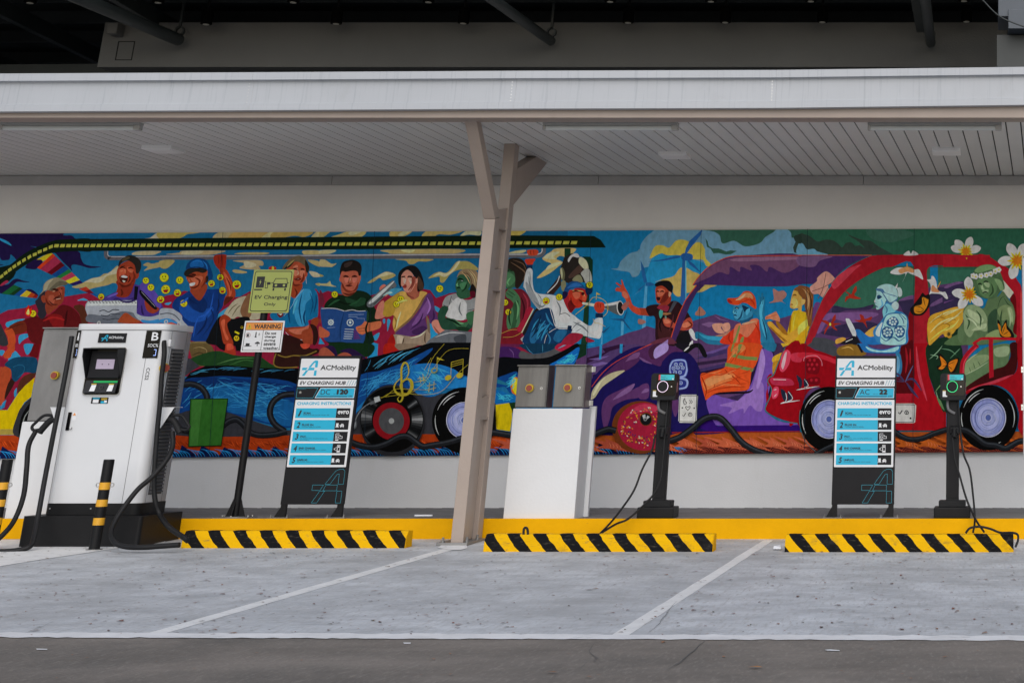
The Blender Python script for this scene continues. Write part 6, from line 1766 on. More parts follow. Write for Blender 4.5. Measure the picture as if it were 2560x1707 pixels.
# cracks
g = MB()
for pts, w in (([(1492, 1600), (1472, 1625), (1478, 1635), (1495, 1645), (1486, 1650), (1497, 1660)], 1.3), ([(1466, 1655), (1448, 1672)], 1), ([(1400, 1680), (1372, 1700)], .9), ([(1765, 1600), (1735, 1625), (1700, 1655), (1665, 1675)], 1.8),
               ([(1690, 1505), (1665, 1535), (1648, 1560), (1620, 1585)], 1), ([(2545, 1688), (2560, 1705)], 1), ([(60, 1585), (95, 1572), (135, 1553)], .5)):
    q = []
    for a, b in zip(pts, pts[1:]):
        for k in range(4): q.append((a[0]+(b[0]-a[0])*k/4+rr.uniform(-2, 2), a[1]+(b[1]-a[1])*k/4+rr.uniform(-.8, .8)))
    q.append(pts[-1]); L, Q = stroke(q, w*1.1, True)
    for i in range(len(q)-1): gpatch(g, [L[i], L[i+1], Q[i+1], Q[i]], .0062)
struct('crack', g, M['crackcol'])

ZP = .155
g = MB(); g.box(-30, 20, YG+.012, 15.9, -.02, ZP); struct('platform', g, M['platform'])
g = MB(); g.box(-30, 20, YG-.004, YG+.045, -.03, ZP+.004); struct('kerb', g, M['yellow'], bevel=.006)

# ------------------------------------------------------------------ back wall, upper beam, dark roof above
YW = 15.83
t = thing('back_wall', 'long painted wall behind the chargers, grey above the mural and pale below it', 'wall', (-5, YW, 0))
zs = onY(1280, 1137, YW)[1]; zt = 3.30
MB().box(-22, 8, YW, YW+.25, .10, zs+.1).build('lower_wall', M['wall_low'], t)
MB().box(-22, 8, YW+.003, YW+.25, zs+.1, 3.9).build('upper_wall', M['wall'], t)
g = MB()
r2 = random.Random(3); x = -16
while x < 3:                                      # ragged painted edge where the wall meets the platform
    h = r2.uniform(.001, .004); w_ = r2.uniform(.04, .14); g.hexa([(x, YW-.004, ZP), (x+w_, YW-.004, ZP), (x+w_, YW-.001, ZP), (x, YW-.001, ZP)], [(x, YW-.004, ZP+h), (x+w_, YW-.004, ZP+h*.5), (x+w_, YW-.001, ZP+h*.5), (x, YW-.001, ZP+h)]); x += w_+r2.uniform(0, .1)
g.build('footing_edge', M['platform'], t)
z0 = onY(1280, 168, 15.75)[1]; z1 = onY(1280, 57, 15.75)[1]; xl = onY(243, 168, 15.75)[0]; xr = onY(2518, 100, 15.75)[0]
t = thing('concrete_beam', 'wide grey concrete beam above the canopy roof under the dark ceiling', 'beam', (xl, 15.75, z0))
MB().box(xl, xr, 15.75, 16.4, z0, z1).build('beam_body', M['concrete_grey'], t)
a = onY(*uv('A', 940, 495), 15.75); b = onY(*uv('A', 1105, 340), 15.75)
g = MB()
for (p, q, r_, s) in ((a[0], b[0], a[1], a[1]+.008), (a[0], b[0], b[1]-.008, b[1]), (a[0], a[0]+.008, a[1], b[1]), (b[0]-.008, b[0], a[1], b[1])): g.box(p, q, 15.744, 15.749, r_, s)
g.build('hatch_outline', M['dark'], t)
MB().box(xr+.06, xr+.14, 15.6, 15.7, z0-.2, z1-.12).build('drain_pipe', M['roofdark'], t)
ZC = 5.02
t = thing('overhanging_roof', 'dark steel roof of the building above the charging canopy', 'roof', (-6, 15, ZC))
MB().box(-26, 8, 13.6, 26, ZC+.10, ZC+.16).build('roof_deck', M['roofdark'], t)
MB().box(-26, 8, 25.9, 26.1, 2, ZC+.1).build('rear_wall', M['roofdark'], t)
MB().box(xr+.9, 8, 16.3, 16.4, 3.4, ZC+.1).build('louvre_wall', M['roofdark'], t)
M['purlin'] = mat('purlin_steel', (.035, .042, .042), .5, var=.2)
for y in (13.7, 14.35, 14.95, 15.5, 16.4, 17.3, 18.4, 19.6, 21): MB().box(-26, 8, y, y+.03, ZC-.03, ZC+.10).build('purlin', M['purlin'], t)
for x in (-13.5, -12.3, -11.0, -9.6): MB().beam((x+1.2, 13.7, ZC-.14), (x, 25, ZC-.14), .07, .16).build('rafter', M['purlin'], t)
MB().beam((-20, 16.6, 4.45), (xl+.1, 16.6, 4.52), .09, .12).build('brace', M['purlin'], t)
# sloping steel pipes that reach out over the canopy
def strut(u, v, u2, v2, r_, lab):
    Y1 = 15.6; x1, z1_ = onY(u, v, Y1); x2, y2 = onZ(u2, v2, z1_)
    d = Vector((x2-x1, y2-Y1, 0)).normalized()*4.2
    t = thing('roof_strut', lab, 'strut', (x1, Y1, z1_), 'steel struts under the dark roof')
    p = Vector((x1, Y1, z1_)); MB().cyl(p, p+d, r_, n=18).cyl(p+Vector((0, 0, -.0)), p-d.normalized()*.03, r_*.96, r_*.5, n=18).build('pipe', M['purlin'], t)
    MB().ring((x1, z1_+.09), .035, .05, Y1-.02, Y1+.02, n=20).build('shackle', M['purlin'], t)
    MB().box(x1-.012, x1+.012, Y1-.02, Y1, z1_+.12, ZC+.1).build('hanger', M['purlin'], t)
strut(446, 100, 190, -8, .062, 'dark round roof strut whose end hangs left, above the tall white charger')
strut(1377, 103, 1222, -8, .05, 'dark round roof strut whose end hangs mid picture, above the beige column')
strut(2327, 108, 2312, -8, .05, 'dark round roof strut whose end hangs near the right edge, beside a flat bar')
x1, z1_ = onY(2304, 82, 15.5); g = MB(); g.hexa([(x1-.05, 15.5, z1_), (x1+.05, 15.5, z1_), (x1+.05, 15.46, z1_), (x1-.05, 15.46, z1_)], [(x1-.12, 14.2, ZC), (x1-.02, 14.2, ZC), (x1-.02, 14.16, ZC), (x1-.12, 14.16, ZC)])
single('flat_brace', g, M['purlin'], 'flat dark steel bar running up beside the rightmost roof strut', 'brace')
# junction box on the beam
x1, z1_ = onY(*uv('A', 865, 275), 15.6); x2, z2 = onY(*uv('A', 965, 185), 15.6)
single('junction_box', MB().box(x1, x2, 15.6, 15.74, z1_, z2), M['concrete_grey'], 'small grey box at the left upper corner of the concrete beam', 'box', bevel=.006)
# downlights
def downlight(u, v, Y, lab):
    x, z = onY(u, v, Y); t = thing('downlight', lab, 'ceiling lamp', (x, Y, z), 'cylinder lamps under the dark roof')
    MB().cyl((x, Y, z), (x, Y, z+.16), .055, n=24).build('lamp_body', M['lampblack'], t)
    MB().cyl((x, Y, z+.16), (x, Y, ZC+.1), .012, n=8).build('stem', M['black'], t)
    MB().cyl((x, Y, z-.002), (x, Y, z-.006), .03, n=18).build('lens', M['lampglow'], t)
for i, (u, nm) in enumerate(((515, 'leftmost lamp of the front row, right of the left strut end'), (840, 'second lamp from the left in the lower row'), (1158, 'third lamp from the left in the lower row, left of the middle strut'),
                             (1570, 'fourth lamp from the left in the lower row, right of the middle strut'), (1813, 'fifth lamp from the left in the lower row'), (2056, 'sixth lamp from the left in the lower row'), (2416, 'rightmost lamp of the lower row, right of the right strut'))):
    downlight(u, 63-.0035*u, 15.42, 'black ceiling '+nm)
for u, nm in ((75, 'far left'), (395, 'above the left strut'), (733, 'above the second seam'), (1071, 'left of the middle strut'), (1525, 'right of the middle strut'), (1777, 'right of centre'), (2027, 'left of the right strut'), (2410, 'near the right edge')):
    downlight(u, 8-.002*u, 14.85, 'black cylinder ceiling lamp cut by the top of the picture, '+nm)
for u, v, nm in ((219, 62, 'beside the grey junction box'), (184, 101, 'in the dark opening left of the beam'), (159, 176, 'deep in the dark opening just above the white fascia')):
    downlight(u, v, 17.5 if v < 70 else 19.2 if v < 150 else 21.5, 'small black ceiling lamp '+nm)
# duct and wire, top right
x1, z1_ = onY(2521, 72, 13.4); x2, z2 = onY(2600, -20, 13.4); x3, _ = onY(2496, 30, 13.4); _, z3 = onY(2500, 40, 13.4)
t = thing('air_duct', 'grey sheet metal duct box in the top right corner', 'duct', (x1, 13.4, z1_))
MB().box(x1, x2+.6, 13.4, 13.9, z1_, z3+.06).build('duct_box', M['duct'], t, bevel=.004)
MB().box(x3, x2+.6, 13.42, 13.95, z3, z2+.3).build('duct_collar', M['duct'], t, bevel=.004)
MB().box(x1-.1, x1+1.2, 13.6, 13.75, z1_-.3, z1_-.01).build('louvre', M['purlin'], t)
g = MB(); g.tube([(onY(2452, -4, 12.9)[0], 12.9, onY(2452, -4, 12.9)[1]), (onY(2500, 42, 12.9)[0], 12.9, onY(2500, 42, 12.9)[1]), (onY(2570, 72, 12.9)[0], 12.9, onY(2570, 72, 12.9)[1])], .006, 6)
single('overhead_wire', g, M['purlin'], 'thin dark wire sagging across the duct in the top right corner', 'wire')

# ------------------------------------------------------------------ canopy
YF = 12.60; ZS = 3.30
can = thing('canopy', 'flat roofed canopy with white metal fascia and slatted soffit over the charging bays', 'canopy', (-5, YF, ZS))
prof = [(0, 183), (626, 179.8), (1286, 176), (1939, 174), (2560, 166)]
def ftop(u):
    if u <= 0: return 183-.004*u
    for (a, b), (c, d) in zip(prof, prof[1:]):
        if u <= c: return b+(d-b)*(u-a)/(c-a)
    return 166-.006*(u-2560)
seams = [-1400, -690, -30, 626, 1286, 1939, 2600, 3300]
# rows of the pressed profile: (offset below the top line in pixels, depth)
rows = [(0, .10), (1.5, .0), (20, .0), (21.5, .035), (25, .040), (77, .040), (78.5, .022), (95, .022), (96, .10)]
for k, (a, b) in enumerate(zip(seams, seams[1:])):
    g = MB(); vs = []
    for u in (a+.12, b-.12):
        for off, dep in rows:
            Y = YF+dep; x, z = onY(u, ftop(u)+off, YF); X0_ = onY(u, ftop(u)+50, YF)[0]
            vs.append((X0_, Y, z))
    n = len(rows); g.add(vs, [(i, i+1, n+i+1, n+i) for i in range(n-1)])
    g.build('fascia_panel', M['fascia'], can)
    if 0 < a < 2500:
        u = a; X0_ = onY(u, ftop(u)+50, YF)[0]; z_ = onY(u, ftop(u)+96, YF)[1]; zz = onY(u, ftop(u), YF)[1]
        pass
        g = MB()
        for q in range(9): g.cyl((X0_-.035, YF+.045, z_+.07+q*.026), (X0_-.035, YF+.037, z_+.07+q*.026), .0045, n=8)
        g.build('rivets', M['chrome'], can)
xa, xb = onY(-1400, 300, YF)[0], onY(3300, 300, YF)[0]
g = MB(); g.hexa([(xa, YF+.10, 3.60), (xb, YF+.10, 3.60), (xb, 15.83, 3.46), (xa, 15.83, 3.46)], [(xa, YF+.10, 3.63), (xb, YF+.10, 3.63), (xb, 15.83, 3.49), (xa, 15.83, 3.49)])
g.build('roof_sheet', M['duct'], can)
zb = onY(1280, 295, YF+.08)[1]
MB().box(xa, xb, YF+.08, YF+.14, zb, zb+.22).build('edge_beam', M['beige'], can, bevel=.003)
MB().box(xa, xb, YF+.14, YF+.30, zb+.004, zb+.011).build('edge_flange', M['beige'], can)
g = MB(); XV = .0382; pitch = .1262; x = -15
while x < 6:
    y0, y1 = YF+.16, YW-.03; s0 = x; s1 = x+XV*(y1-y0); w_ = pitch-.011
    g.hexa([(s0, y0, ZS), (s0+w_, y0, ZS), (s1+w_, y1, ZS-.03), (s1, y1, ZS-.03)], [(s0, y0, ZS+.012), (s0+w_, y0, ZS+.012), (s1+w_, y1, ZS-.018), (s1, y1, ZS-.018)]); x += pitch
g.build('soffit', M['slat'], can)
MB().box(-16, 7, YF+.16, YW-.01, ZS+.03, ZS+.035).build('soffit_backing', M['dark'], can)
zt0 = onY(1280, 462, YW-.05)[1]
for a, b in ((-1400, 835), (835, 1499), (1499, 2160), (2160, 3200)):
    MB().box(onY(a, 450, YW)[0]+.002, onY(b, 450, YW)[0]-.002, YW-.05, YW-.004, zt0, ZS-.034).build('edge_trim', M['trim'], can, bevel=.003)
# lamps on the soffit
def tubelamp(u0, u1, v, lab):
    y0 = 12.99; x0 = onY(u0, v, y0)[0]; x1 = onY(u1, v, y0)[0]; t = thing('tube_light', lab, 'tube light', ((x0+x1)/2, y0, ZS), 'tube lights behind the canopy edge')
    MB().box(x0, x1, y0-.035, y0+.035, ZS-.022, ZS-.001).build('housing', M['lampwhite'], t, bevel=.004)
    MB().cyl((x0+.02, y0, ZS-.042), (x1-.05, y0, ZS-.042), .024, n=14).build('tube', M['tube'], t)
    MB().box(x1-.055, x1, y0-.03, y0+.03, ZS-.065, ZS-.022).build('end_cap', M['lampwhite'], t, bevel=.006); MB().box(x0, x0+.025, y0-.03, y0+.03, ZS-.065, ZS-.022).build('end_cap', M['lampwhite'], t, bevel=.006)
tubelamp(5, 355, 309, 'long tube light under the canopy edge at the left of the picture')
tubelamp(1360, 1697, 300, 'long tube light under the canopy edge just right of the beige column')
tubelamp(2170, 2504, 296, 'long tube light under the canopy edge at the right of the picture')
def squarelamp(t_, xl_, xr_, yt, yb, lab):
    u0, v0 = uv(t_, xl_, yb); u1, _ = uv(t_, xr_, yb); x0, y0 = onZ(u0, v0, ZS-.03); x1, _ = onZ(u1, v0, ZS-.03); w_ = x1-x0
    t = thing('panel_light', lab, 'panel light', ((x0+x1)/2, y0, ZS), 'square panel lights on the soffit')
    MB().hexa([(x0, y0, ZS-.045), (x1, y0, ZS-.045), (x1, y0+w_, ZS-.045), (x0, y0+w_, ZS-.045)], [(x0, y0, ZS-.001), (x1, y0, ZS-.001), (x1, y0+w_, ZS-.001), (x0, y0+w_, ZS-.001)]).build('housing', M['lampbright'], t, bevel=.004)
    MB().box(x0+.02, x1-.02, y0+.02, y0+w_-.02, ZS-.049, ZS-.045).build('diffuser', M['lampbright'], t)
squarelamp('A', 1152, 1398, 1183, 1204, 'white square panel light on the left part of the soffit')
squarelamp('C', 1192, 1424, 1230, 1252, 'white square panel light on the soffit right of the column branches')
squarelamp('D', 1338, 1574, 1200, 1222, 'white square panel light on the right part of the soffit')

# ------------------------------------------------------------------ column
XA, XB_ = -4.335, -4.235; YC0, YC1 = 13.60, 14.10
col = thing('canopy_column', 'beige steel column with three branches holding up the canopy', 'column', ((XA+XB_)/2, YC0, 0))
zk = onY(*uv('K', 700, 1400), YC0)[1]; zm = 2.95
zs_ = onY(*uv('K', 1075, 1185), YC1)[1]
LB = .13
MB().hexa([(XA, YC0, 0), (XB_, YC0, 0), (XB_, YC0+LB, 0), (XA, YC0+LB, 0)], [(XA, YC0, zk), (XB_, YC0, zk), (XB_, YC0+LB, zk+.03), (XA, YC0+LB, zk+.03)]).build('front_leg', M['beige'], col, bevel=.004)
MB().box(XA, XB_, YC1-LB, YC1, 0, ZS).build('rear_leg', M['beige'], col, bevel=.004)
MB().box(XA+.04, XB_-.04, YC0+LB, YC1-LB, .02, zk-.05).build('web', M['beige'], col)
y_, z_ = onX(*uv('K', 475, 85), XB_)
MB().hexa([(XA, YC0, zk+.003), (XB_, YC0, zk+.003), (XB_, YC0+LB, zk+.033), (XA, YC0+LB, zk+.033)], [(XA, 12.84, ZS), (XB_, 12.84, ZS), (XB_, 12.97, ZS), (XA, 12.97, ZS)]).build('front_branch', M['beige'], col, bevel=.004)
MB().hexa([(XA, YC1+.002, zs_-.02), (XB_, YC1+.002, zs_-.02), (XB_, YC1+.002, zs_+.30), (XA, YC1+.002, zs_+.30)], [(XA, 15.08, ZS), (XB_, 15.08, ZS), (XB_, 14.72, ZS), (XA, 14.72, ZS)]).build('rear_branch', M['beige'], col, bevel=.004)
for zz in (.95, 1.45, 2.0, zk-.06):
    MB().box(XA+.005, XB_-.004, YC0+LB-.001, YC1-LB+.001, zz, zz+.012).build('stiffener', M['beige'], col)
    MB().xprism([(YC0+LB, zz-.18), (YC0+LB, zz), (YC1-LB, zz), (YC0+LB+.04, zz-.005)], XB_-.022, XB_-.008).build('gusset', M['beige'], col)
    MB().xprism([(YC0+LB, zz+.16), (YC0+LB, zz+.012), (YC1-LB, zz+.012), (YC1-LB, zz+.20)], XB_-.03, XB_-.018).build('gusset', M['beige'], col)
MB().box(XA-.10, XB_+.05, YC0-.05, YC1-.02, -.01, .012).build('base_plate', M['steeldull'], col, bevel=.003)
for x, y in ((XA-.06, YC0-.01), (XB_+.022, YC0+.03), (XB_+.022, YC1-.2)): MB().cyl((x, y, .012), (x, y, .05), .010, n=8).cyl((x, y, .012), (x, y, .026), .018, n=6).build('anchor_bolt', M['steeldull'], col)
# ------------------------------------------------------------------ wheel stops
def stop_mat(i, off): return striped('wheel_stop_stripes_%d' % i, .206, .50, (1, 0, 1.0), off=off)
def wheelstop(i, u0, u1, vb, vt, off, lab, yellow_end):
    x0, y0 = onG(u0, vb); x1, _ = onG(u1, vb); z = gz(y0); h = .125
    t = thing('wheel_stop', lab, 'wheel stop', ((x0+x1)/2, y0, z), 'striped wheel stops in front of the kerb')
    pr = [(y0, z-.01), (y0+.012, z+h*.66), (y0+.05, z+h), (y0+.145, z+h), (y0+.16, z-.01)]
    g = MB(); rr = random.Random(i); n = 26; xs = [x0+(x1-x0)*k/n for k in range(n+1)]
    vs = []
    for k, x in enumerate(xs):
        e = .035 if k in (0, n) else 0
        vs += [(x+(.0), a+rr.uniform(-.0015, .0015), b+rr.uniform(-.0015, .0015)) for a, b in pr]
    m = len(pr)
    g.add(vs, [(k*m+j, k*m+(j+1) % m, (k+1)*m+(j+1) % m, (k+1)*m+j) for k in range(n) for j in range(m)]); g.add(vs[:m], [tuple(range(m))]); g.add(vs[-m:], [tuple(range(m))[::-1]])
    o = g.build('kerb_block', stop_mat(i, off), t, bevel=.004)
    if yellow_end: MB().xprism([(a*.999+.0*y0, b) for a, b in pr], x1+.0015, x1+.004).build('end_face', M['yellow'], t)
wheelstop(1, 451, 1012, 1370, 1321, .38, 'black and yellow striped wheel stop left of the beige column', True)
wheelstop(2, 1207, 1781, 1379, 1331, .45, 'black and yellow striped wheel stop right of the beige column', True)
wheelstop(3, 1961, 2534, 1380, 1331, .10, 'black and yellow striped wheel stop at the right with a cable lying over its end', False)

# ------------------------------------------------------------------ bollards
def bollard(u, v, vtop, lab):
    x, y = onG(u, v); z = gz(y); y += .04; r = .040
    zt = onY(u, vtop, y)[1]
    t = thing('bollard', lab, 'bollard', (x, y, z), 'striped bollards in front of the tall charger')
    H = zt-z; MB().cyl((x, y, z-.01), (x, y, zt-.008), r, n=32).cyl((x, y, zt-.008), (x, y, zt), r, r*.93, n=32).build('post', M['black'], t)
    for a, b in ((.745, .665), (.555, .478), (.355, .275)): MB().cyl((x, y, z+H*(b-.0)), (x, y, z+H*a), r+.0015, n=32, cap=False).build('reflective_band', M['yellowband'], t)
    for s in (-1, 1):
        g = MB(); g.ring((x+s*(r+.016), zt-.19), .012, .017, y-.003, y+.003, n=20); g.build('eyelet', M['chrome'], t)
    MB().cyl((x, y, z+.002), (x, y, z+.009), r*1.5, n=28).build('foot_ring', M['steeldull'], t)
M['yellowband'] = mat('band_yellow', (.72, .36, .02), .35, var=.12, vscale=8)
bollard(228, 1376, 1148, 'black bollard with yellow bands in front of the tall white charger')
bollard(-31, 1376, 1148, 'black bollard with yellow bands cut by the left edge of the picture')

# ------------------------------------------------------------------ tall fast charger
YD = 13.56
XDL, ZD1 = onY(*uv('5', 466, 72), YD); XDR = onY(*uv('5', 1000, 72), YD)[0]
ZDB = onY(*uv('5', 600, 1170), YD)[1]; ZLID = onY(*uv('5', 700, 110), YD)[1]
XDL = onY(*uv('5', 463, 112), YD)[0]; XDRf = onY(*uv('5', 985, 112), YD)[0]
print('DC', XDL, XDR, ZD1, ZDB, 'w', XDRf-XDL)
CR = .075; YD2 = YD+.42; XR_ = XDRf+CR*.75
dc = thing('fast_charger', 'tall white fast charger marked B with a hooded screen and a cable on each side', 'charging station', ((XDL+XR_)/2, YD, gz(YD)))
def plan(x0, x1, y0, y1, r, n=7):
    P = [(x1, y1), (x0, y1)]
    P += [(x0+r-r*math.cos(R(90*i/n)), y0+r-r*math.sin(R(90*i/n))) for i in range(n+1)]
    P += [(x1-r+r*math.sin(R(90*i/n)), y0+r-r*math.cos(R(90*i/n))) for i in range(n+1)]
    return P
MB().zprism(plan(XDL, XR_, YD, YD2, CR), ZDB, ZLID-.004, True).build('cabinet', M['white'], dc)
MB().zprism(plan(XDL-.006, XR_+.006, YD-.006, YD2+.006, CR), ZLID, ZD1, True).build('lid', M['white'], dc, bevel=.006)
zk0 = onY(*uv('5', 600, 1243), YD-.01)[1]
MB().zprism(plan(XDL-.004, XR_+.004, YD-.004, YD2, CR), zk0, ZDB-.002, True).build('skirt', M['black'], dc)
MB().zprism(plan(XDL-.10, XR_+.09, YD-.10, 14.12, .03), gz(13.4)-.03, zk0-.002).build('plinth', M['black'], dc, bevel=.01)
for q in (0.07, .5, .64): MB().cyl((XDL+(XR_-XDL)*q, YD-.008, zk0+.05), (XDL+(XR_-XDL)*q, YD-.003, zk0+.05), .006, n=10).build('screw', M['chrome'], dc)
def D(x, y, Y=YD): return onY(*uv('5', x, y), Y)
def rect5(mb, x0, y0, x1, y1, d0, d1, Y=YD):
    (a, b), (c, d) = D(x0, y1, Y), D(x1, y0, Y); a2 = D(x0, (y0+y1)/2, Y)[0]; c2 = D(x1, (y0+y1)/2, Y)[0]
    return mb.box(a2, c2, Y-d0, Y-d1, b, d)
def rr_outline(x0, x1, z0, z1, r, n=6):
    P = []
    for cx, cz, a in ((x1-r, z1-r, 0), (x0+r, z1-r, 90), (x0+r, z0+r, 180), (x1-r, z0+r, 270)):
        P += [(cx+r*math.cos(R(a+90*i/n)), cz+r*math.sin(R(a+90*i/n))) for i in range(n+1)]
    return P
# door seams
for x in (455, 893):
    a = D(x, 280)[0]; MB().box(a-.0015, a+.0015, YD-.0015, YD-.0005, ZDB+.004, ZLID-.01).build('door_seam', M['sidegrey'], dc)
# corner badges
def badge(x0, x1, letter):
    a, b = D(x0, 195)[0], D(x1, 195)[0]; z0, z1 = D(x1, 282)[1], D(x1, 114)[1]
    o = MB().box(a, b, YD-.006, YD-.001, z0, z1).build('corner_display', M['gloss'], dc)
    g = MB(); w_ = b-a; h = z1-z0
    text(g, letter, a+w_*.42, a+w_*.88, z0+h*.64, z0+h*.94, YD-.0075, bold=.02)
    text(g, 'SOC%', a+w_*.25, a+w_*.95, z0+h*.40, z0+h*.52, YD-.0075, bold=.01); g.build('lettering', M['signwhite'], o)
    g = MB(); q = a+w_*.72
    for (p, r_, s, u_) in ((0, .14, .30, .315), (.13, .145, .10, .30), (0, .14, .09, .105)): g.box(q+p*w_, q+r_*w_+.001, YD-.0078, YD-.0066, z0+s*h, z0+u_*h)
    g.build('digit', M['blue_led'], o)
badge(887, 978, 'B'); badge(461, 484, 'A')
# logo plate
def logoA(mb, fn, filled=True, w=.03):
    P = [[(41, 45), (70, 6), (82, 0), (94, 0), (100, 6), (100, 45), (83, 45), (83, 14), (76, 16), (57, 45)],
         [(2, 47), (37, 47), (28, 63), (2, 63)], [(50, 47), (81, 47), (81, 64), (37, 64), (45, 47)],
         [(27, 65), (43, 65), (22, 100), (5, 100)], [(82, 65), (98, 65), (98, 100), (81, 100)]]
    for p in P:
        if filled:
            tri = geometry.tessellate_polygon([[Vector((a, b, 0)) for a, b in p]]); mb.add([fn(a/100, b/100) for a, b in p], [tuple(t) for t in tri])
        else:
            q = p+[p[0], p[1]]
            for a, b in zip(q, q[1:-1]):
                dx, dy = b[0]-a[0], b[1]-a[1]; m = math.hypot(dx, dy); nx, ny = -dy/m*w*100, dx/m*w*100
                c = [(a[0]-nx, a[1]-ny), (b[0]-nx, b[1]-ny), (b[0]+nx, b[1]+ny), (a[0]+nx, a[1]+ny)]; mb.add([fn(x/100, y/100) for x, y in c], [(0, 1, 2, 3)])
g = MB(); rect5(g, 606, 130, 775, 187, .008, .001); lp = g.build('logo_plate', M['board'], dc)
a, b = D(625, 158)[0], D(665, 158)[0]; z0, z1 = D(640, 178)[1], D(640, 140)[1]
g = MB(); logoA(g, lambda u, v: (a+(b-a)*u, YD-.0095, z1-(z1-z0)*v)); g.build('emblem', M['cyan'], lp)
g = MB(); text(g, 'ACMobility', D(670, 158)[0], D(762, 158)[0], D(700, 168)[1], D(700, 148)[1], YD-.0095, bold=.01); g.build('lettering', M['signwhite'], lp)
# screen recess with hood
a, b = D(532, 360)[0], D(757, 360)[0]; z0, z1 = D(600, 508)[1], D(600, 216)[1]
o = MB().prism(rr_outline(a-.004, b+.004, z0-.004, z1+.004, .028), YD-.010, YD-.001).build('screen_surround', M['chrome'], dc, bevel=.002)
MB().prism(rr_outline(a+.004, b-.004, z0+.004, z1-.004, .024), YD-.014, YD-.011).build('recess', M['gloss'], o)
zm_ = D(600, 410)[1]
MB().xprism([(YD-.015, zm_), (YD-.12, z1-.075), (YD-.125, z1-.01), (YD-.015, z1-.004)], a+.006, a+.012).build('hood_side', M['blackmatt'], o)
MB().xprism([(YD-.015, zm_), (YD-.12, z1-.075), (YD-.125, z1-.01), (YD-.015, z1-.004)], b-.012, b-.006).build('hood_side', M['blackmatt'], o)
MB().xprism([(YD-.125, z1-.010), (YD-.015, z1-.004), (YD-.015, z1-.010), (YD-.125, z1-.018)], a+.006, b-.006).build('hood_top', M['blackmatt'], o)
MB().xprism([(YD-.016, zm_+.0), (YD-.030, zm_+.01), (YD-.022, z1-.03), (YD-.016, z1-.03)], a+.03, b-.02).build('bezel', M['board'], o)
s = MB(); s.box(D(603, 320)[0], D(712, 320)[0], YD-.034, YD-.031, D(650, 349)[1], D(650, 290)[1]); sc_ = s.build('screen', M['screen'], o)
s = MB(); [s.box(D(x, 320)[0]-.003, D(x, 320)[0]+.003, YD-.036, YD-.0345, D(650, 324)[1], D(650, 317)[1]) for x in (640, 680)]; s.build('icon', M['board'], sc_)
s = MB(); s.box(D(583, 425)[0], D(728, 425)[0], YD-.024, YD-.016, D(650, 433)[1], D(650, 421)[1]); s.build('led_strip', M['greenbar'], o)
MB().xprism([(YD-.016, zm_-.012), (YD-.045, z0+.02), (YD-.016, z0+.012)], a+.02, b-.02).build('reader_shelf', M['gloss'], o)
for x in (583, 690):
    zc = D(x, 460)[1]; xc = D(x, 460)[0]; yy = YD-.040
    k = MB(); k.hexa([(xc-.022, yy-.006, zc-.032), (xc+.022, yy-.006, zc-.032), (xc+.022, yy-.004, zc-.032), (xc-.022, yy-.004, zc-.032)], [(xc-.016, yy+.012, zc+.018), (xc+.022, yy+.012, zc+.018), (xc+.022, yy+.014, zc+.018), (xc-.016, yy+.014, zc+.018)]).build('sticker', M['signwhite'], o)
    k = MB(); k.box(xc-.018, xc+.024, yy+.008, yy+.011, zc+.021, zc+.027).build('sticker_heading', M['yel'], o)
s = MB(); s.ring((D(636, 460)[0], D(636, 460)[1]), .012, .014, YD-.046, YD-.043, n=20); s.build('card_symbol', M['sidegrey'], o)
# sticker under the screen
g = MB(); rect5(g, 560, 522, 663, 560, .003, .001); st = g.build('sticker', M['board'], dc)
g = MB(); rect5(g, 570, 535, 605, 556, .0045, .0035); rect5(g, 640, 540, 656, 554, .0045, .0035); g.build('sticker_print', M['signwhite'], st)
g = MB(); rect5(g, 618, 545, 655, 557, .0042, .0035); rect5(g, 570, 526, 612, 532, .0042, .0035); g.build('sticker_print', M['cyan'], st)
g = MB(); rect5(g, 622, 527, 658, 533, .0045, .0035); rect5(g, 622, 537, 645, 540, .0045, .0035); g.build('sticker_print', M['yel'], st)
# handle and warning label
g = MB(); rect5(g, 413, 613, 432, 724, .010, .001); h_ = g.build('door_handle', M['gloss'], dc)
g = MB(); g.tube([(D(425, 716)[0], YD-.012, D(425, 716)[1]), (D(440, 716)[0], YD-.012, D(440, 718)[1]), (D(446, 705)[0], YD-.012, D(446, 705)[1])], .0025, 8); g.build('latch_hook', M['black'], h_)
g = MB(); rect5(g, 445, 613, 470, 662, .003, .001); wl = g.build('warning_label', M['signwhite'], dc)
xc, zc = D(458, 625); g = MB(); g.prism([(xc-.013, zc-.010), (xc+.013, zc-.010), (xc, zc+.013)], YD-.005, YD-.0035); g.build('triangle', M['orange'], wl)
# CCS2 marks, reading downwards
def down_text(x, y0, y1, wid):
    g = MB(); v, f = text_shape('CCS2', .01, 0); xc, z1_ = D(x, y0); z0_ = D(x, y1)[1]
    xm = D(x, (y0+y1)/2)[0]
    g.add([(xm+wid*(b-.5), YD-.0015, z1_-(z1_-z0_)*a) for a, b in v], f); g.build('lettering', M['ink'], dc)
down_text(903, 342, 416, .030)
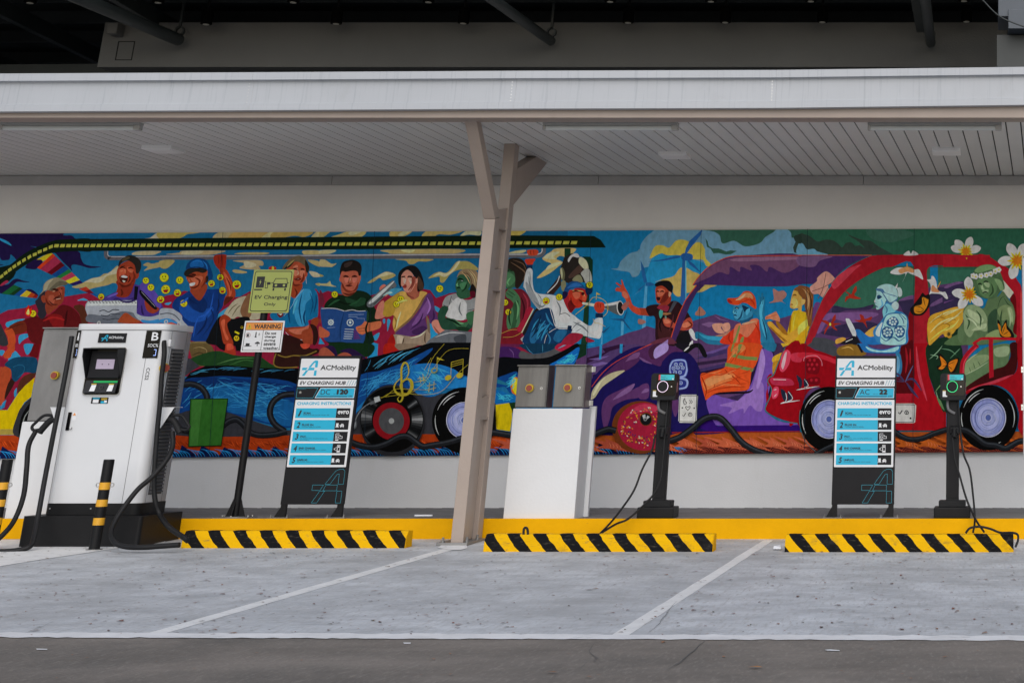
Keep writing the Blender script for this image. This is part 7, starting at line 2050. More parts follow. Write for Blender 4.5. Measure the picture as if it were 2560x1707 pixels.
# right side: channel, louvres, holder
def S5(x, y): return onX(*uv('5', x, y), XR_)
g = MB(); ya, yb2 = YD+.12, YD+.31; zt_ = S5(1100, 236)[1]; zb_ = S5(955, 1105)[1]
M['louvre'] = mat('louvre_slat', (.10, .10, .105), .6, var=.15)
fr = MB().box(XR_+.0005, XR_+.004, ya-.01, yb2+.01, zb_-.01, zt_+.01).build('louvre_frame', M['sidegrey'], dc)
n = 40
for i in range(n):
    z = zb_+(zt_-zb_)*i/n; g.add([(XR_+.004, ya, z), (XR_+.024, ya, z+.006), (XR_+.024, yb2, z+.006), (XR_+.004, yb2, z), (XR_+.004, ya, z+.022), (XR_+.004, yb2, z+.022)], [(0, 1, 2, 3), (1, 4, 5, 2), (0, 4, 1), (3, 2, 5)])
g.build('louvre', M['louvre'] if 'louvre' in M else M['sidegrey'], fr)
for yy in (YD+.085, YD+.345): MB().box(XR_+.0005, XR_+.0015, yy-.001, yy+.001, ZDB, ZLID-.01).build('panel_seam', M['sidegrey'], dc)
g = MB(); xs_, zs2 = onY(*uv('5', 962, 343), YD+.05); g.cyl((XR_-.012, YD+.05, zs2), (XR_+.012, YD+.035, zs2), .038, n=24); e_ = g.build('stop_collar', M['yel'], dc)
MB().cyl((XR_+.011, YD+.036, zs2), (XR_+.03, YD+.025, zs2), .026, .028, n=24).build('stop_button', M['red'], e_)
MB().box(XR_-.004, XR_+.02, YD+.045, YD+.10, S5(1000, 210)[1], S5(1000, 165)[1]).build('cable_gland', M['white'], dc, bevel=.003)
def holder(side, X0_):
    zc = onY(*uv('5', 950, 660), YD+.1)[1]; s = side
    g = MB(); g.add([(X0_, YD+.06, zc+.10), (X0_+s*.13, YD+.06, zc+.10), (X0_+s*.02, YD+.06, zc-.10), (X0_, YD+.06, zc-.10), (X0_, YD+.064, zc+.10), (X0_+s*.13, YD+.064, zc+.10), (X0_+s*.02, YD+.064, zc-.10), (X0_, YD+.064, zc-.10)],
          [(0, 1, 2, 3), (4, 7, 6, 5), (0, 4, 5, 1), (1, 5, 6, 2), (2, 6, 7, 3), (3, 7, 4, 0)])
    g.box(min(X0_, X0_+s*.13), max(X0_, X0_+s*.13), YD+.06, YD+.20, zc+.098, zc+.102)
    h = g.build('plug_holder', M['white'], dc)
    return zc
def connector(side, cable_from, X0_, zc):
    "moulded plug with a loop handle"
    s = side; p = Vector((X0_+s*.03, YD+.10, zc+.0))
    g = MB(); g.tube([p, p+Vector((s*.06, -.005, .006)), p+Vector((s*.10, -.01, -.01)), p+Vector((s*.15, -.015, -.075)), p+Vector((s*.165, -.015, -.10))], .026, 14)
    c = g.build('connector', M['blackmatt'], cable_from)
    g = MB(); g.tube([p+Vector((s*.05, -.005, .03)), p+Vector((s*.15, -.01, .035)), p+Vector((s*.21, -.015, -.02)), p+Vector((s*.235, -.015, -.055)), p+Vector((s*.215, -.015, -.08)), p+Vector((s*.165, -.015, -.075))], .012, 10); g.build('grip_loop', M['blackmatt'], c)
    g = MB(); g.cyl(p-Vector((s*.03, 0, 0)), p, .034, n=20); g.build('plug_face', M['black'], c)
    return p+Vector((s*.17, -.015, -.11))
zc = holder(1, XR_); holder(-1, XDL)
def P5(x, y, Y): a, b = onY(*uv('5', x, y), Y); return (a, Y, b)
# right cable: out of the gland, down behind the holder, and the loop on the ground back to the plug
cable = thing('x', None, None, (0, 0, 0)); bpy.data.objects.remove(cable)
g = MB()
g.tube([P5(1004, 180, YD+.03), P5(1006, 260, YD-.01), P5(990, 400, YD-.01), P5(980, 560, YD-.01), P5(962, 740, YD-.0), P5(945, 1000, YD-.01), P5(950, 1150, YD-.02), P5(985, 1250, YD-.02), P5(1040, 1320, YD-.25), P5(1115, 1372, YD-.45), P5(1150, 1400, YD-.5)], .0195, 12)
g.tube([P5(1055, 735, YD+.07), P5(1058, 820, YD+.02), P5(1020, 905, YD-.06), P5(930, 1010, YD-.14), P5(840, 1090, YD-.22), P5(735, 1230, YD-.32), P5(682, 1340, YD-.42), P5(700, 1405, YD-.50), P5(760, 1434, YD-.53), P5(860, 1440, YD-.56), P5(980, 1433, YD-.56), P5(1100, 1424, YD-.56)], .0195, 12)
cb = g.build('charging_cable', M['rubber'], dc); connector(1, cb, XR_, zc)
g = MB()
g.tube([P5(440, 150, YD+.05), P5(410, 330, YD+.0), P5(370, 540, YD-.06), P5(325, 760, YD-.10), P5(275, 1020, YD-.12), P5(235, 1240, YD-.20), P5(205, 1390, YD-.34), P5(180, 1436, YD-.42), P5(100, 1458, YD-.45), P5(-20, 1466, YD-.47), P5(-200, 1460, YD-.5)], .0195, 12)
g.tube([P5(215, 735, YD+.06), P5(175, 820, YD-.0), P5(163, 960, YD-.05), P5(145, 1120, YD-.12), P5(95, 1260, YD-.2), P5(30, 1350, YD-.3), P5(-60, 1420, YD-.38), P5(-200, 1452, YD-.45)], .0195, 12)
cb = g.build('charging_cable', M['rubber'], dc); connector(-1, cb, XDL, zc)
for x in (607, 1017, 1100):
    q = P5(x, 62, YD+(.3 if x < 700 else .10 if x < 1050 else .45)); g = MB(); g.ring((q[0], ZD1+.022), .010, .016, q[1]-.004, q[1]+.004, n=16); g.build('lifting_eye', M['chrome'], dc)

# ------------------------------------------------------------------ steel enclosures on white plinths
def enclosure(x0, x1, y0, dep, z0, z1, lab, m, cap, bx, bz, lock=True, brackets=False):
    t = thing('control_enclosure', lab, 'electrical enclosure', ((x0+x1)/2, y0, z0), 'steel electrical enclosures on white plinths')
    MB().box(x0, x1, y0, y0+dep, z0, z1).build('enclosure_body', m, t, bevel=.003)
    MB().box(x0+.004, x1-.006, y0-.012, y0-.001, z0+.006, z1-.02).build('door', m, t, bevel=.002)
    MB().box(x0-.006, x1+.006, y0-.022, y0+dep, z1+.001, z1+.012).build('rain_cap', m, t, bevel=.002)
    c = MB().cyl((bx, y0-.012, bz), (bx, y0-.022, bz), .034, n=28).ring((bx, bz), .024, .034, y0-.040, y0-.022, n=28).build('stop_collar', M['yel'], t)
    MB().cyl((bx, y0-.022, bz), (bx, y0-.052, bz), .023, .025, n=24).build('stop_button', M['red'], c)
    if lock: k = MB().cyl((bx+.098, y0-.012, bz-.002), (bx+.098, y0-.017, bz-.002), .011, n=16).build('lock', M['chrome'], t); MB().box(bx+.095, bx+.101, y0-.0185, y0-.0172, bz-.008, bz+.004).build('keyhole', M['ink'], k)
    if brackets:
        for zz in (z0+.015, z1-.045): MB().box(x1+.001, x1+.004, y0+dep-.03, y0+dep, zz, zz+.045).box(x1+.001, x1+.03, y0+dep-.004, y0+dep, zz, zz+.045).build('wall_bracket', M['chrome'], t)
    return t
YE = 14.20
X = lambda x, y, t='h', Y=YE: onY(*uv(t, x, y), Y)
z0, z1 = X(1150, 828)[1], X(1150, 285)[1]
enclosure(X(972, 560)[0], X(1372, 560)[0], YE, .21, z0, z1, 'steel enclosure with stop button, right one of the pair on the white plinth', M['steel'], 1, X(1158, 570)[0], X(1158, 570)[1], True, True)
enclosure(X(480, 560)[0], X(880, 560)[0], YE, .21, z0, z1-.004, 'steel enclosure with stop button, left one of the pair on the white plinth', M['steel'], 1, X(660, 575)[0], X(660, 575)[1])
xa, xb = onY(*uv('7', -40, 1000), YE-.03)[0], onY(*uv('7', 438, 1000), YE-.03)[0]; zt = onY(*uv('7', 250, 489), YE-.03)[1]
t = thing('plinth', 'tall white plinth carrying two steel enclosures right of the column', 'plinth', ((xa+xb)/2, YE, ZP))
MB().box(xa, xb, YE-.03, YE+.29, ZP-.01, zt).build('plinth_body', M['plinthwhite'], t, bevel=.006)
MB().box(xb-.02, xb+.035, YE+.29, YE+.34, ZP, zt+.02).build('back_post', M['wall_low'], t)
YE2 = 14.25
xa, xb = onY(*uv('5', 168, 665), YE2)[0], onY(*uv('5', 430, 665), YE2)[0]; z0 = onY(*uv('5', 250, 668), YE2)[1]; z1 = onY(*uv('5', 300, 103), YE2)[1]
q = onY(*uv('5', 348, 388), YE2); enclosure(xa, xb, YE2, .25, z0, z1, 'dull grey steel enclosure behind the left side of the tall white charger', M['steeldull'], 0, q[0], q[1], False)
t = thing('plinth', 'white plinth standing behind the left side of the tall white charger', 'plinth', (xa, YE2, ZP))
MB().box(xa-.02, xb+.05, YE2-.04, YE2+.28, ZP-.01, z0-.003).build('plinth_body', M['plinthwhite'], t, bevel=.006)
# enclosure just outside the right edge, only its hinges show
x1, zz = onY(2557, 820, 14.3); t = thing('control_enclosure', 'pale enclosure edge with two steel hinges at the right border of the picture', 'electrical enclosure', (x1, 14.3, ZP))
MB().box(x1, x1+.35, 14.3, 14.5, onY(2557, 1150, 14.3)[1], onY(2557, 645, 14.3)[1]).build('enclosure_body', M['wall_low'], t, bevel=.003)
for v in (924, 1018): q = onY(2553, v, 14.3); MB().box(q[0], q[0]+.02, 14.285, 14.295, q[1]-.024, q[1]+.024).build('hinge', M['chrome'], t); MB().cyl((q[0]+.008, 14.284, q[1]), (q[0]+.008, 14.28, q[1]), .005, n=10).build('screw', M['steeldull'], t)
# mast with two signs
YS = 14.32
xp, zp = onY(588, 1290, YS)
zt = onY(*uv('c', 1400, 1160), YS)[1]
t = thing('sign_post', 'black post carrying a green charging sign above a white warning sign', 'sign post', (xp, YS, ZP))
MB().cyl((xp, YS, ZP), (xp, YS, onY(680, 690, YS)[1]), .0295, n=20).build('post', M['black'], t)
MB().cyl((xp, YS, ZP+.004), (xp, YS, ZP+.012), .14, n=4).box(xp-.15, xp+.15, YS-.10, YS+.10, ZP+.001, ZP+.007).build('base_plate', M['steeldull'], t)
g = MB()
for a in (0, 90, 180, 270):
    ca, sa = math.cos(R(a)), math.sin(R(a)); n_ = Vector((-sa, ca, 0))*.003
    p = [Vector((xp+ca*.026, YS+sa*.026, ZP+.005)), Vector((xp+ca*.085, YS+sa*.085, ZP+.005)), Vector((xp+ca*.03, YS+sa*.03, ZP+.16))]
    g.add([k-n_ for k in p]+[k+n_ for k in p], [(0, 1, 2), (5, 4, 3), (0, 3, 4, 1), (1, 4, 5, 2), (2, 5, 3, 0)])
g.build('base_fin', M['black'], t)
for x, y in ((-.11, 0), (.11, 0), (0, -.08), (.12, .06), (-.12, .06)): MB().cyl((xp+x, YS+y, ZP+.007), (xp+x, YS+y, ZP+.02), .009, n=8).build('anchor_bolt', M['chrome'], t)
YG_ = YS-.045
def C(x, y): return onY(*uv('c', x, y), YG_)
a, b = C(1190, 880)[0], C(1715, 880)[0]; z0, z1 = C(1400, 1160)[1], C(1480, 597)[1]; W_, H_ = b-a, z1-z0
p = MB().prism(rr_outline(a, b, z0, z1, .006), YG_, YG_+.003).build('charging_sign', M['signgreen'], t)
u0 = lambda q: a+W_*q
w0 = lambda q: z1-H_*q
g = MB(); o1, o2 = rr_outline(a+.012, b-.012, z0+.012, z1-.012, .02), rr_outline(a+.018, b-.018, z0+.018, z1-.018, .016); n = len(o1)
g.add([(x, YG_-.001, z) for x, z in o1]+[(x, YG_-.001, z) for x, z in o2], [(i, (i+1) % n, n+(i+1) % n, n+i) for i in range(n)]); g.build('sign_border', M['ink'], p)
g = MB()
text(g, 'EV Charging', u0(.115), u0(.93), w0(.705), w0(.595), YG_-.001, bold=.02); g.build('lettering', M['ink'], p)
g = MB(); text(g, 'Only', u0(.365), u0(.66), w0(.855), w0(.765), YG_-.001, bold=.02)
g.build('lettering', M['ink'], p)
def bar(mb, *r_):
    for x0, x1, y0, y1 in r_: mb.box(u0(x0), u0(x1), YG_-.0012, YG_-.0006, w0(y1), w0(y0))
g = MB(); bar(g, (.10, .30, .16, .42), (.07, .27, .45, .48), (.52, .88, .33, .42), (.53, .57, .43, .49), (.82, .86, .43, .49), (.48, .52, .30, .312), (.88, .92, .30, .312), (.56, .86, .20, .215), (.30, .34, .27, .285), (.33, .345, .27, .42), (.33, .40, .42, .435), (.385, .40, .34, .43), (.37, .45, .29, .35), (.45, .48, .30, .31), (.45, .48, .33, .34))
g.prism([(u0(.51), w0(.32)), (u0(.56), w0(.21)), (u0(.575), w0(.215)), (u0(.53), w0(.32))], YG_-.0012, YG_-.0006).prism([(u0(.885), w0(.32)), (u0(.87), w0(.32)), (u0(.845), w0(.215)), (u0(.86), w0(.21))], YG_-.0012, YG_-.0006)
g.add([(u0(.51), YG_-.001, w0(.33)), (u0(.89), YG_-.001, w0(.33)), (u0(.89), YG_-.001, w0(.32)), (u0(.51), YG_-.001, w0(.32))], [(0, 1, 2, 3)])
g.build('pictogram', M['ink'], p)
g = MB(); [g.cyl((u0(x), YG_-.0013, w0(.365)), (u0(x), YG_-.0020, w0(.365)), .011, n=14) for x in (.60, .80)]
g.prism([(u0(.215), w0(.22)), (u0(.175), w0(.30)), (u0(.20), w0(.30)), (u0(.185), w0(.37)), (u0(.225), w0(.28)), (u0(.20), w0(.28))], YG_-.0022, YG_-.0014); g.build('pictogram_light', M['signgreen'], p)
g = MB(); logoA(g, lambda u, v: (u0(.90)+.018*u, YG_-.001, w0(.925)-.016*v)); g.build('emblem', M['ink'], p)
# warning sign
a, b = onY(*uv('c', 1090, 1415), YG_)[0], onY(*uv('c', 1612, 1415), YG_)[0]; z1 = C(1380, 1265)[1]; z0 = onY(*uv('d', 1320, 104), YG_)[1]; W_, H_ = b-a, z1-z0
p = MB().prism(rr_outline(a, b, z0, z1, .005), YG_, YG_+.003).build('warning_sign', M['signwhite'], t)
g = MB(); bar(g, (.035, .965, .05, .062), (.035, .965, .938, .95), (.035, .047, .05, .95), (.953, .965, .05, .95), (.05, .95, .29, .30), (.49, .50, .30, .94)); g.build('sign_border', M['ink'], p)
g = MB(); bar(g, (.047, .953, .062, .29)); g.build('heading_band', M['orange'], p)
g = MB(); text(g, 'WARNING', u0(.25), u0(.92), w0(.255), w0(.105), YG_-.0016, bold=.035); g.build('lettering', M['ink'], p)
g = MB()
for i, s_ in enumerate(('Do not', 'charge', 'during', 'severe', 'weather.')): text(g, s_, u0(.55), u0(.55+.050*len(s_)-(.02 if i < 3 else 0)), w0(.445+.118*i), w0(.355+.118*i), YG_-.0014, bold=.035)
g.build('lettering', M['ink'], p)
g = MB(); g.prism([(u0(.07), w0(.265)), (u0(.20), w0(.265)), (u0(.135), w0(.085))], YG_-.0024, YG_-.0014); tr_ = g.build('triangle', M['yel'], p)
g = MB(); g.box(u0(.13), u0(.14), YG_-.0030, YG_-.0026, w0(.215), w0(.14)).box(u0(.13), u0(.14), YG_-.0030, YG_-.0026, w0(.25), w0(.235)); g.build('exclamation_mark', M['ink'], tr_)
g = MB(); g.ring((u0(.13), w0(.46)), .017, .020, YG_-.0016, YG_-.0008, n=24); g.build('prohibition_ring', M['red'], p)
for pic in (((.10, .15, .42, .51),), ((.31, .335, .36, .50), (.30, .345, .50, .535), (.375, .43, .43, .44), (.398, .408, .39, .48)), ((.07, .25, .80, .82), (.10, .20, .72, .80)), ((.33, .45, .70, .74), (.36, .42, .67, .70), (.385, .40, .75, .82))):
    g = MB(); bar(g, *pic); g.build('pictogram', M['ink'], p)
# ------------------------------------------------------------------ information boards
def infoboard(uL, v_mid, lab, kind, power, evro_note):
    Yb = 14.30
    L = lambda y: 457-27*(y-133)/1002
    Rr = lambda y: 867-14*(y-133)/1002
    xl = onY(uL, v_mid, Yb)[0]; sx = onY(*uv('8', Rr(640), 640), Yb)[0]-onY(*uv('8', L(640), 640), Yb)[0]
    z_ = lambda y: onY(*uv('8', 650, y), Yb)[1]
    def P(x, y, d=0): return (xl+sx*(x-L(y))/(Rr(y)-L(y)), Yb-d, z_(y))
    t = thing('information_board', lab, 'information board', (xl+sx/2, Yb, ZP), 'charging instruction boards')
    Z0, Z1 = z_(1137), z_(133)
    MB().box(xl, xl+sx, Yb, Yb+.045, Z0, Z1).build('board_panel', M['board'], t, bevel=.002)
    for s in (0, 1):
        x0 = xl+.004 if s == 0 else xl+sx-.048; x1 = x0+.044
        MB().box(x0, x1, Yb+.004, Yb+.041, ZP+.006, Z0).hexa([(x0-.05, Yb+.012, ZP+.006), (x0, Yb+.012, ZP+.006), (x0, Yb+.020, ZP+.006), (x0-.05, Yb+.020, ZP+.006)], [(x0-.002, Yb+.012, Z0-.02), (x0, Yb+.012, Z0-.02), (x0, Yb+.020, Z0-.02), (x0-.002, Yb+.020, Z0-.02)]).build('leg', M['black'], t)
        MB().box(x0-.075, x1+.05, Yb-.05, Yb+.10, ZP+.001, ZP+.006).build('foot_plate', M['steeldull'], t)
        for q in (x0-.06, x1+.035): MB().cyl((q, Yb-.03, ZP+.006), (q, Yb-.03, ZP+.03), .005, n=8).cyl((q, Yb-.03, ZP+.006), (q, Yb-.03, ZP+.014), .010, n=6).build('anchor_bolt', M['steeldull'], t)
    def panel(x0, y0, x1, y1, m, d, name, par=t, r=.006):
        a = P(x0, (y0+y1)/2); b = P(x1, (y0+y1)/2); return MB().prism(rr_outline(a[0], b[0], z_(y1), z_(y0), r), Yb-d-.0006, Yb-d).build(name, m, par)
    def poly(pts, m, d, name, par):
        g = MB(); q = [P(x, y) for x, y in pts]; tri = geometry.tessellate_polygon([[Vector((a[0], a[2], 0)) for a in q]])
        g.add([(a[0], Yb-d, a[2]) for a in q], [tuple(k) for k in tri]); return g.build(name, m, par)
    def txt(s, x0, y0, x1, y1, m, d, par, bold=0, shear=0, name='lettering'):
        g = MB(); a = P(x0, (y0+y1)/2); b = P(x1, (y0+y1)/2); text(g, s, a[0], b[0], z_(y1), z_(y0), Yb-d, bold, shear); return g.build(name, m, par)
    h = panel(466, 152, 858, 280, M['signwhite'], .001, 'header_panel')
    a, b, z1, z0 = P(478, 215)[0], P(582, 215)[0], z_(165), z_(268)
    g = MB(); logoA(g, lambda u, v: (a+(b-a)*u, Yb-.0022, z1-(z1-z0)*v)); g.build('emblem', M['cyan'], h)
    txt('ACMobility', 603, 196, 842, 240, M['ink'], .0022, h, .022)
    h = panel(462, 292, 855, 340, M['signwhite'], .001, 'title_panel'); txt('EV CHARGING HUB', 474, 304, 784, 329, M['ink'], .0022, h, .035, .22)
    for k in range(4): poly([(790+k*17, 334), (793+k*17, 334), (807+k*17, 298), (804+k*17, 298)], M['cyanlt'], .0022, 'slash', h)
    h = poly([(460, 349), (602, 349), (574, 419), (458, 419)], M['cyanlt'], .0010, 'badge_outline', t); poly([(462, 352), (598, 352), (572, 416), (461, 416)], M['board'], .0016, 'badge', h)
    txt('GREEN' if kind == 'AC' else 'GREEN', 470, 356, 520, 360, M['cyanlt'], .0022, h, .01, name='small_print'); txt('ENERGY', 470, 408, 560, 411, M['cyanlt'], .0022, h, 0, name='small_print') if False else None
    g = MB(); c = P(484, 380); g.ring((c[0], c[2]), .008, .010, Yb-.0024, Yb-.0018, n=18).box(c[0]-.005, c[0]+.005, Yb-.0024, Yb-.0018, c[2]-.004, c[2]+.004); g.build('plug_symbol', M['chrome'], h)
    h = poly([(618, 350), (852, 350), (850, 419), (584, 419)], M['signwhite'], .0010, 'power_outline', t); h2 = poly([(620, 353), (849, 353), (847, 416), (589, 416)], M['cyan'], .0016, 'power_panel', h)
    txt(kind, 619 if kind == 'AC' else 622, 361, 686, 395, M['ink'], .0022, h, 0); txt('UP TO', 709, 388, 741, 395, M['ink'], .0022, h, 0, .2)
    txt(power, 748 if power == '22' else 730, 358, 808, 396, M['ink'], .0024, h, .09); txt('kW', 812, 401, 838, 412, M['ink'], .0022, h, .03, .2)
    poly([(597, 405), (805, 405), (805, 410), (595, 410)], M['ink'], .0022, 'rule', h)
    h = panel(452, 430, 850, 884, M['signwhite'], .001, 'instruction_panel'); txt('CHARGING INSTRUCTIONS', 471, 444, 836, 465, M['cyan'], .0022, h, .035)
    rowsT = [('1', 'SCAN.', 'Open EVRO app and scan charger QR.', ''), ('2', 'PLUG IN.', 'Connect cable to vehicle.', ''), ('3', 'PAY.', 'On EVRO, input charging session, pay', 'and confirm.'),
             ('4', 'END CHARGE.', 'After charging, end session on EVRO.', ''), ('5', 'UNPLUG.', 'Disconnect cable and return neatly.', '')]
    for i, (n_, a_, b_, c_) in enumerate(rowsT):
        y = 487+79*i; dx = -2*i
        r_ = panel(468+dx, y, 741, y+66, M['cyan'], .0018, 'step_panel', h, .002); k = panel(741.5, y, 834, y+66, M['board'], .0018, 'icon_panel', h, .002)
        txt(n_, 485+dx, y+14, 509+dx, y+54, M['ink'], .0030, r_, .035, .2)
        txt(a_, 521+dx, y+26, 521+dx+10.2*len(a_), y+40, M['ink'], .0030, r_, .05)
        w_ = 5.2*len(b_); txt(b_, 521+dx, y+43, 521+dx+w_, y+50, M['ink'], .0030, r_, .006)
        if c_: txt(c_, 521+dx, y+53, 521+dx+5.2*len(c_), y+59, M['ink'], .0030, r_, .006)
        if i == 0:
            txt('evro', 752, y+16, 828, y+40, M['signwhite'], .0030, k, .04); g = MB(); c = P(763, y+28); txt('App Store  Google Play', 752, y+50, 828, y+56, M['steeldull'], .0030, k, 0, name='small_print')
        else:
            g = MB(); Bx = lambda x0, y0, x1, y1: g.box(P(x0, y0)[0], P(x1, y0)[0], Yb-.0034, Yb-.0026, z_(y+y1), z_(y+y0))
            if i in (1, 4):
                Bx(760, 22, 776, 46); Bx(756, 47, 780, 50); Bx(779, 36, 785, 39); Bx(788, 33, 812, 46); Bx(792, 26, 808, 31); Bx(789, 47, 793, 51); Bx(807, 47, 811, 51)
            elif i == 2:
                Bx(765, 12, 790, 15); Bx(765, 12, 768, 50); Bx(772, 24, 800, 27); Bx(772, 24, 775, 48); Bx(772, 45, 812, 48); Bx(797, 24, 800, 30); Bx(793, 30, 812, 33); Bx(809, 30, 812, 48); Bx(780, 34, 790, 38); Bx(766, 53, 786, 60)
            else:
                Bx(785, 10, 806, 14); Bx(785, 10, 788, 52); Bx(803, 10, 806, 52); Bx(785, 49, 806, 60); Bx(790, 18, 801, 28); c = P(768, y+38); g.ring((c[0], c[2]), .011, .014, Yb-.0034, Yb-.0026, n=18); Bx(765, 34, 771, 42)
            g.build('icon', M['signwhite'], k)
            if i in (1, 4):
                g = MB(); g.box(P(766, y)[0], P(770, y)[0], Yb-.0040, Yb-.0036, z_(y+42), z_(y+28)); [g.box(P(q, y)[0], P(q+4, y)[0], Yb-.0040, Yb-.0036, z_(y+41), z_(y+37)) for q in (791, 804)]; g.build('icon_detail', M['board'], k)
    a, b, z1, z0 = P(630, 1010)[0], P(842, 1010)[0], z_(898), z_(1126)
    g = MB(); logoA(g, lambda u, v: (a+(b-a)*u, Yb-.0012, z1-(z1-z0)*v), False, .0045); g.build('large_emblem', M['cyanlt'], t)
infoboard(uv('8', 443.4, 640)[0], 1077, 'black and blue instruction board marked AC 22 kW, between the two black pedestal chargers', 'AC', '22', 0)
infoboard(725.5, 1077, 'black and blue instruction board marked DC 120 kW, left of the beige column', 'DC', '120', 0)

# ------------------------------------------------------------------ pedestal chargers
M['ringcol'] = M['white_led']
def pedestal(tk, ox, lab, ledm, cabs, slope):
    "ox: shift of the tile's x readings against the right-hand charger"
    Yp = 14.36
    def Q(x, y, Y=Yp): return onY(*uv(tk, x+ox+slope*(y-600), y), Y)
    xc = Q(1250, 700)[0]; W = (Q(1337, 340)[0]-Q(1167, 340)[0])
    t = thing('pedestal_charger', lab, 'charging station', (xc, Yp, ZP), 'black pedestal chargers on the platform')
    zz = lambda y, Y=Yp: Q(1250, y, Y)[1]
    w = .055
    MB().box(xc-.155, xc+.155, Yp-.13, Yp+.12, ZP, zz(1156, Yp-.13)).build('base_block', M['black'], t, bevel=.008)
    MB().box(xc-.115, xc+.115, Yp-.09, Yp+.10, zz(1156, Yp-.13)-.002, zz(1112, Yp-.09)).build('base_collar', M['blackmatt'], t, bevel=.006)
    p = MB().box(xc-w, xc+w, Yp-.035, Yp+.06, zz(1114, Yp-.09)-.02, zz(425)).build('pedestal', M['blackmatt'], t, bevel=.010)
    MB().box(xc-w+.028, xc+w-.004, Yp-.039, Yp-.036, zz(1090), zz(445)).build('pedestal_cover', M['board'], p, bevel=.001)
    # body
    z0, z1 = zz(432, Yp-.06), zz(252, Yp-.06); x0, x1 = xc-W/2, xc+W/2; y0 = Yp-.11; y1 = Yp+.03
    b = MB().prism(rr_outline(x0, x1, z0, z1, .028), y0, y1).build('charger_body', M['blackmatt'], t, bevel=.012, seg=3)
    H = z1-z0; fx0, fx1 = x0+W*.22, x1-W*.035; fz0, fz1 = z0+H*.16, z1-H*.035
    f = MB().prism(rr_outline(fx0, fx1, fz0, fz1, .012), y0-.004, y0+.002).build('front_glass', M['gloss'], b, bevel=.002)
    cx, cz = x0+W*.475, z0+H*.50; r_ = W*.215
    MB().ring((cx, cz), r_*.92, r_, y0-.008, y0-.003, n=48).build('status_ring', ledm, f)
    MB().cyl((cx, y0-.004, cz), (cx, y0-.008, cz), r_*.88, r_*.80, n=40).build('socket_cover', M['black'], f)
    g = MB(); g.prism(rr_outline(x0+W*.82-.005, x0+W*.82+.005, cz-.005, cz+.005, .002), y0-.0055, y0-.0045); g.build('button', M['chrome'], f)
    a0, a1, c0, c1 = x0+W*.37, x0+W*.91, z1-H*.255, z1-H*.055
    k = MB().box(a0, a1, y0-.0065, y0-.0045, c0, c1).build('sticker', M['cyan2'], f)
    MB().box(a0-W*.075, a0-.0005, y0-.0065, y0-.0045, c0, c1).build('sticker_tab', M['red2'], f)
    g = MB()
    for q, s_ in enumerate(('Reminder', 'Charge only', 'Unplug after')): text(g, s_, a0+.006, a0+.006+(.04, .055, .06)[q], c1-(.012+.0115*q)-.006, c1-(.012+.0115*q)+.001, y0-.0068, bold=.01)
    g.build('lettering', M['ink'], k)
    MB().box(a1-.017, a1-.005, y0-.0072, y0-.0067, c0+.003, c0+.014).build('sticker_mark', M['signwhite'], k)
    q = MB().box(x0+W*.10, x0+W*.28, y0-.0022, y0-.0004, z0+H*.12, z0+H*.33); lab_ = q.build('small_label', M['signwhite'], b)
    MB().box(x0+W*.10, x0+W*.28, y0-.0026, y0-.0004, z0+H*.335, z0+H*.36).build('label_heading', M['yel'], lab_)
    MB().box(x1+.0005, x1+.002, y0+.03, y0+.06, cz-.045, cz+.035).build('side_label', M['redpale'], b)
    # cable entry, plug socket on the pedestal
    g = MB(); g.tube([(xc-w+.008, Yp-.045, z0+.005), (xc-w+.010, Yp-.055, z0-.05), (xc-w+.025, Yp-.055, z0-.085), (xc-w+.07, Yp-.04, z0-.11)], .0125, 12); g.build('conduit', M['conduit'], t)
    hz = zz(640, Yp-.05); g = MB(); g.xprism([(Yp-.04, hz-.03), (Yp-.10, hz-.02), (Yp-.105, hz+.03), (Yp-.04, hz+.045)], xc-.022, xc+.05); hl = g.build('plug_socket', M['blackmatt'], t, bevel=.006)
    MB().cyl((xc+.014, Yp-.13, hz-.055), (xc+.014, Yp-.09, hz+.01), .017, .026, n=18).build('plug', M['black'], hl)
    MB().cyl((xc+.0, Yp-.036, zz(770)), (xc+.0, Yp-.048, zz(770)), .016, n=16).build('knob', M['black'], t)
    for c in cabs:
        g = MB(); g.tube([(lambda a: (a[0], Y_, a[1]))(onY(*uv(tk, x, y), Y_)) for x, y, Y_ in c], .0088, 9); g.build('charging_cable', M['rubber'], t)
M['cyan2'] = mat('sticker_cyan', (.02, .50, .58), .35, var=.05); M['red2'] = mat('sticker_red', (.62, .05, .07), .4, var=.05); M['redpale'] = mat('label_rose', (.45, .22, .22), .5, var=.1)
M['conduit'] = mat('grey_conduit', (.16, .16, .165), .5, var=.2)
pedestal('8', 0, 'black pedestal charger with green glowing ring, right of the AC board', M['green_led'], [
    [(1245, 660, 14.24), (1262, 830, 14.22), (1292, 930, 14.18), (1335, 1080, 14.12), (1370, 1170, 14.08), (1410, 1250, 14.0), (1460, 1322, 13.9)],
    [(1285, 436, 14.30), (1298, 620, 14.28), (1320, 790, 14.24), (1362, 900, 14.2), (1382, 1040, 14.15), (1398, 1230, 14.05), (1386, 1325, 13.95)],
    [(1335, 1330, 13.0), (1365, 1296, 13.0), (1430, 1286, 13.0), (1500, 1300, 12.98), (1570, 1326, 12.95), (1650, 1327, 12.90), (1686, 1340, 12.88), (1690, 1375, 12.86), (1672, 1424, 12.84)]], -.012)
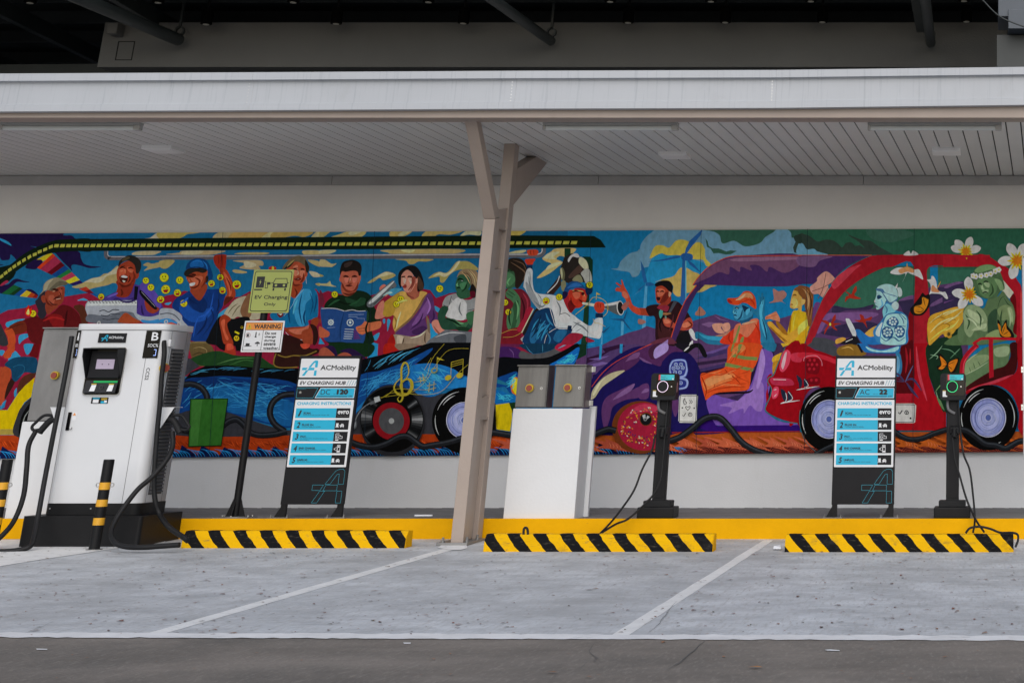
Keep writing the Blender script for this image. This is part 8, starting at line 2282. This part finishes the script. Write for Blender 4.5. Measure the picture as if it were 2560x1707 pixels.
pedestal('7', -240+14, 'black pedestal charger with pinkish white ring, between the plinth and the AC board', M['white_led'], [
    [(968, 665, 14.24), (945, 770, 14.22), (880, 900, 14.16), (825, 1040, 14.10), (745, 1160, 14.02), (670, 1255, 13.9), (598, 1330, 13.6)],
    [(1052, 436, 14.30), (1030, 700, 14.26), (1010, 930, 14.22), (975, 1040, 14.16), (910, 1120, 14.10), (790, 1230, 14.0), (700, 1270, 13.9), (598, 1332, 13.6)]], -.060)
g = MB(); g.tube([(lambda a: (a[0], 13.0, a[1]))(onY(*uv('7', x, y), 13.0)) for x, y in ((78, 1340), (80, 1304), (92, 1293), (104, 1304), (108, 1340))], .0095, 9)
single('cable_loop', g, M['rubber'], 'small black cable loop sticking up behind the middle wheel stop', 'cable')

# ------------------------------------------------------------------ litter
rr = random.Random(21); V, Fc, C = [], [], []
cols = [(.16, .05, .028), (.26, .085, .045), (.19, .055, .03), (.30, .12, .06), (.13, .06, .04), (.20, .10, .05), (.10, .09, .04), (.26, .12, .05), (.09, .05, .035)]
def leaf(x, y, z, s, a, c):
    k = len(V); ca, sa = math.cos(a), math.sin(a)
    for p, q, h in ((-1, 0, .1), (-.45, .33, .25), (.35, .36, .3), (1, 0, .05), (.4, -.34, .2), (-.4, -.30, .35)):
        V.append((x+s*(p*ca-q*sa), y+s*(p*sa+q*ca), z+s*h*.45))
    Fc.extend([(k, k+1, k+5), (k+1, k+2, k+4, k+5), (k+2, k+3, k+4)]); C.extend([c]*3)
for i in range(1050):
    u = rr.uniform(-60, 2620); v = 1366+222*rr.random()**1.25 if rr.random() < .965 else rr.uniform(1595, 1700)
    x, y = onG(u, v) if v < 1588 else onZ(u, v, ZB)
    if y > YG-.1: continue
    s = 1.15*rr.choice((.008, .009, .011, .013, .017)) if rr.random() < .95 else .028
    leaf(x, y, gz(y)+.0045 if v < 1588 else ZB+.002, s, rr.uniform(0, 6.28), rr.choice(cols) if v < 1588 else (.30, .15, .08))
for k in range(70):
    u = rr.choice((rr.uniform(455, 1000), rr.uniform(1215, 1780), rr.uniform(1965, 2530))); x, y = onG(u, rr.uniform(1381, 1396)); leaf(x, y, gz(y)+.005, .014, rr.uniform(0, 6), rr.choice(cols))
x, y = onZ(1888, 1669, ZB); leaf(x, y, ZB+.003, .035, .2, (.45, .20, .06))
me = bpy.data.meshes.new('fallen_leaves'); me.from_pydata(V, [], Fc); ca = me.color_attributes.new('paint', 'FLOAT_COLOR', 'CORNER'); dd = []
for p, c in zip(me.polygons, C): dd += [*c, 1]*len(p.vertices)
ca.data.foreach_set('color', dd); me.materials.append(M['leaf']); o = bpy.data.objects.new('fallen_leaves', me); scn.collection.objects.link(o); tag(o, 'small dry brown leaves scattered over the grey parking bays', 'leaves', kind='stuff')
x, y = onG(1944, 1374); g = MB(); g.hexa([(x-.03, y-.03, gz(y)+.01), (x+.03, y-.04, gz(y)+.01), (x+.025, y+.03, gz(y)+.012), (x-.02, y+.03, gz(y)+.012)], [(x-.028, y-.028, gz(y)+.03), (x+.028, y-.036, gz(y)+.022), (x+.02, y+.02, gz(y)+.036), (x-.02, y+.02, gz(y)+.03)])
single('paper_scrap', g, M['paper'], 'small crumpled white paper left of the rightmost wheel stop', 'litter')
x, y = onZ(1058, 1291.5, ZP); g = MB(); g.cyl((x-.075, y, ZP+.010), (x+.075, y+.01, ZP+.010), .008, n=8); single('plastic_tube', g, M['paper'], 'short white tube lying on the platform left of the column', 'litter')
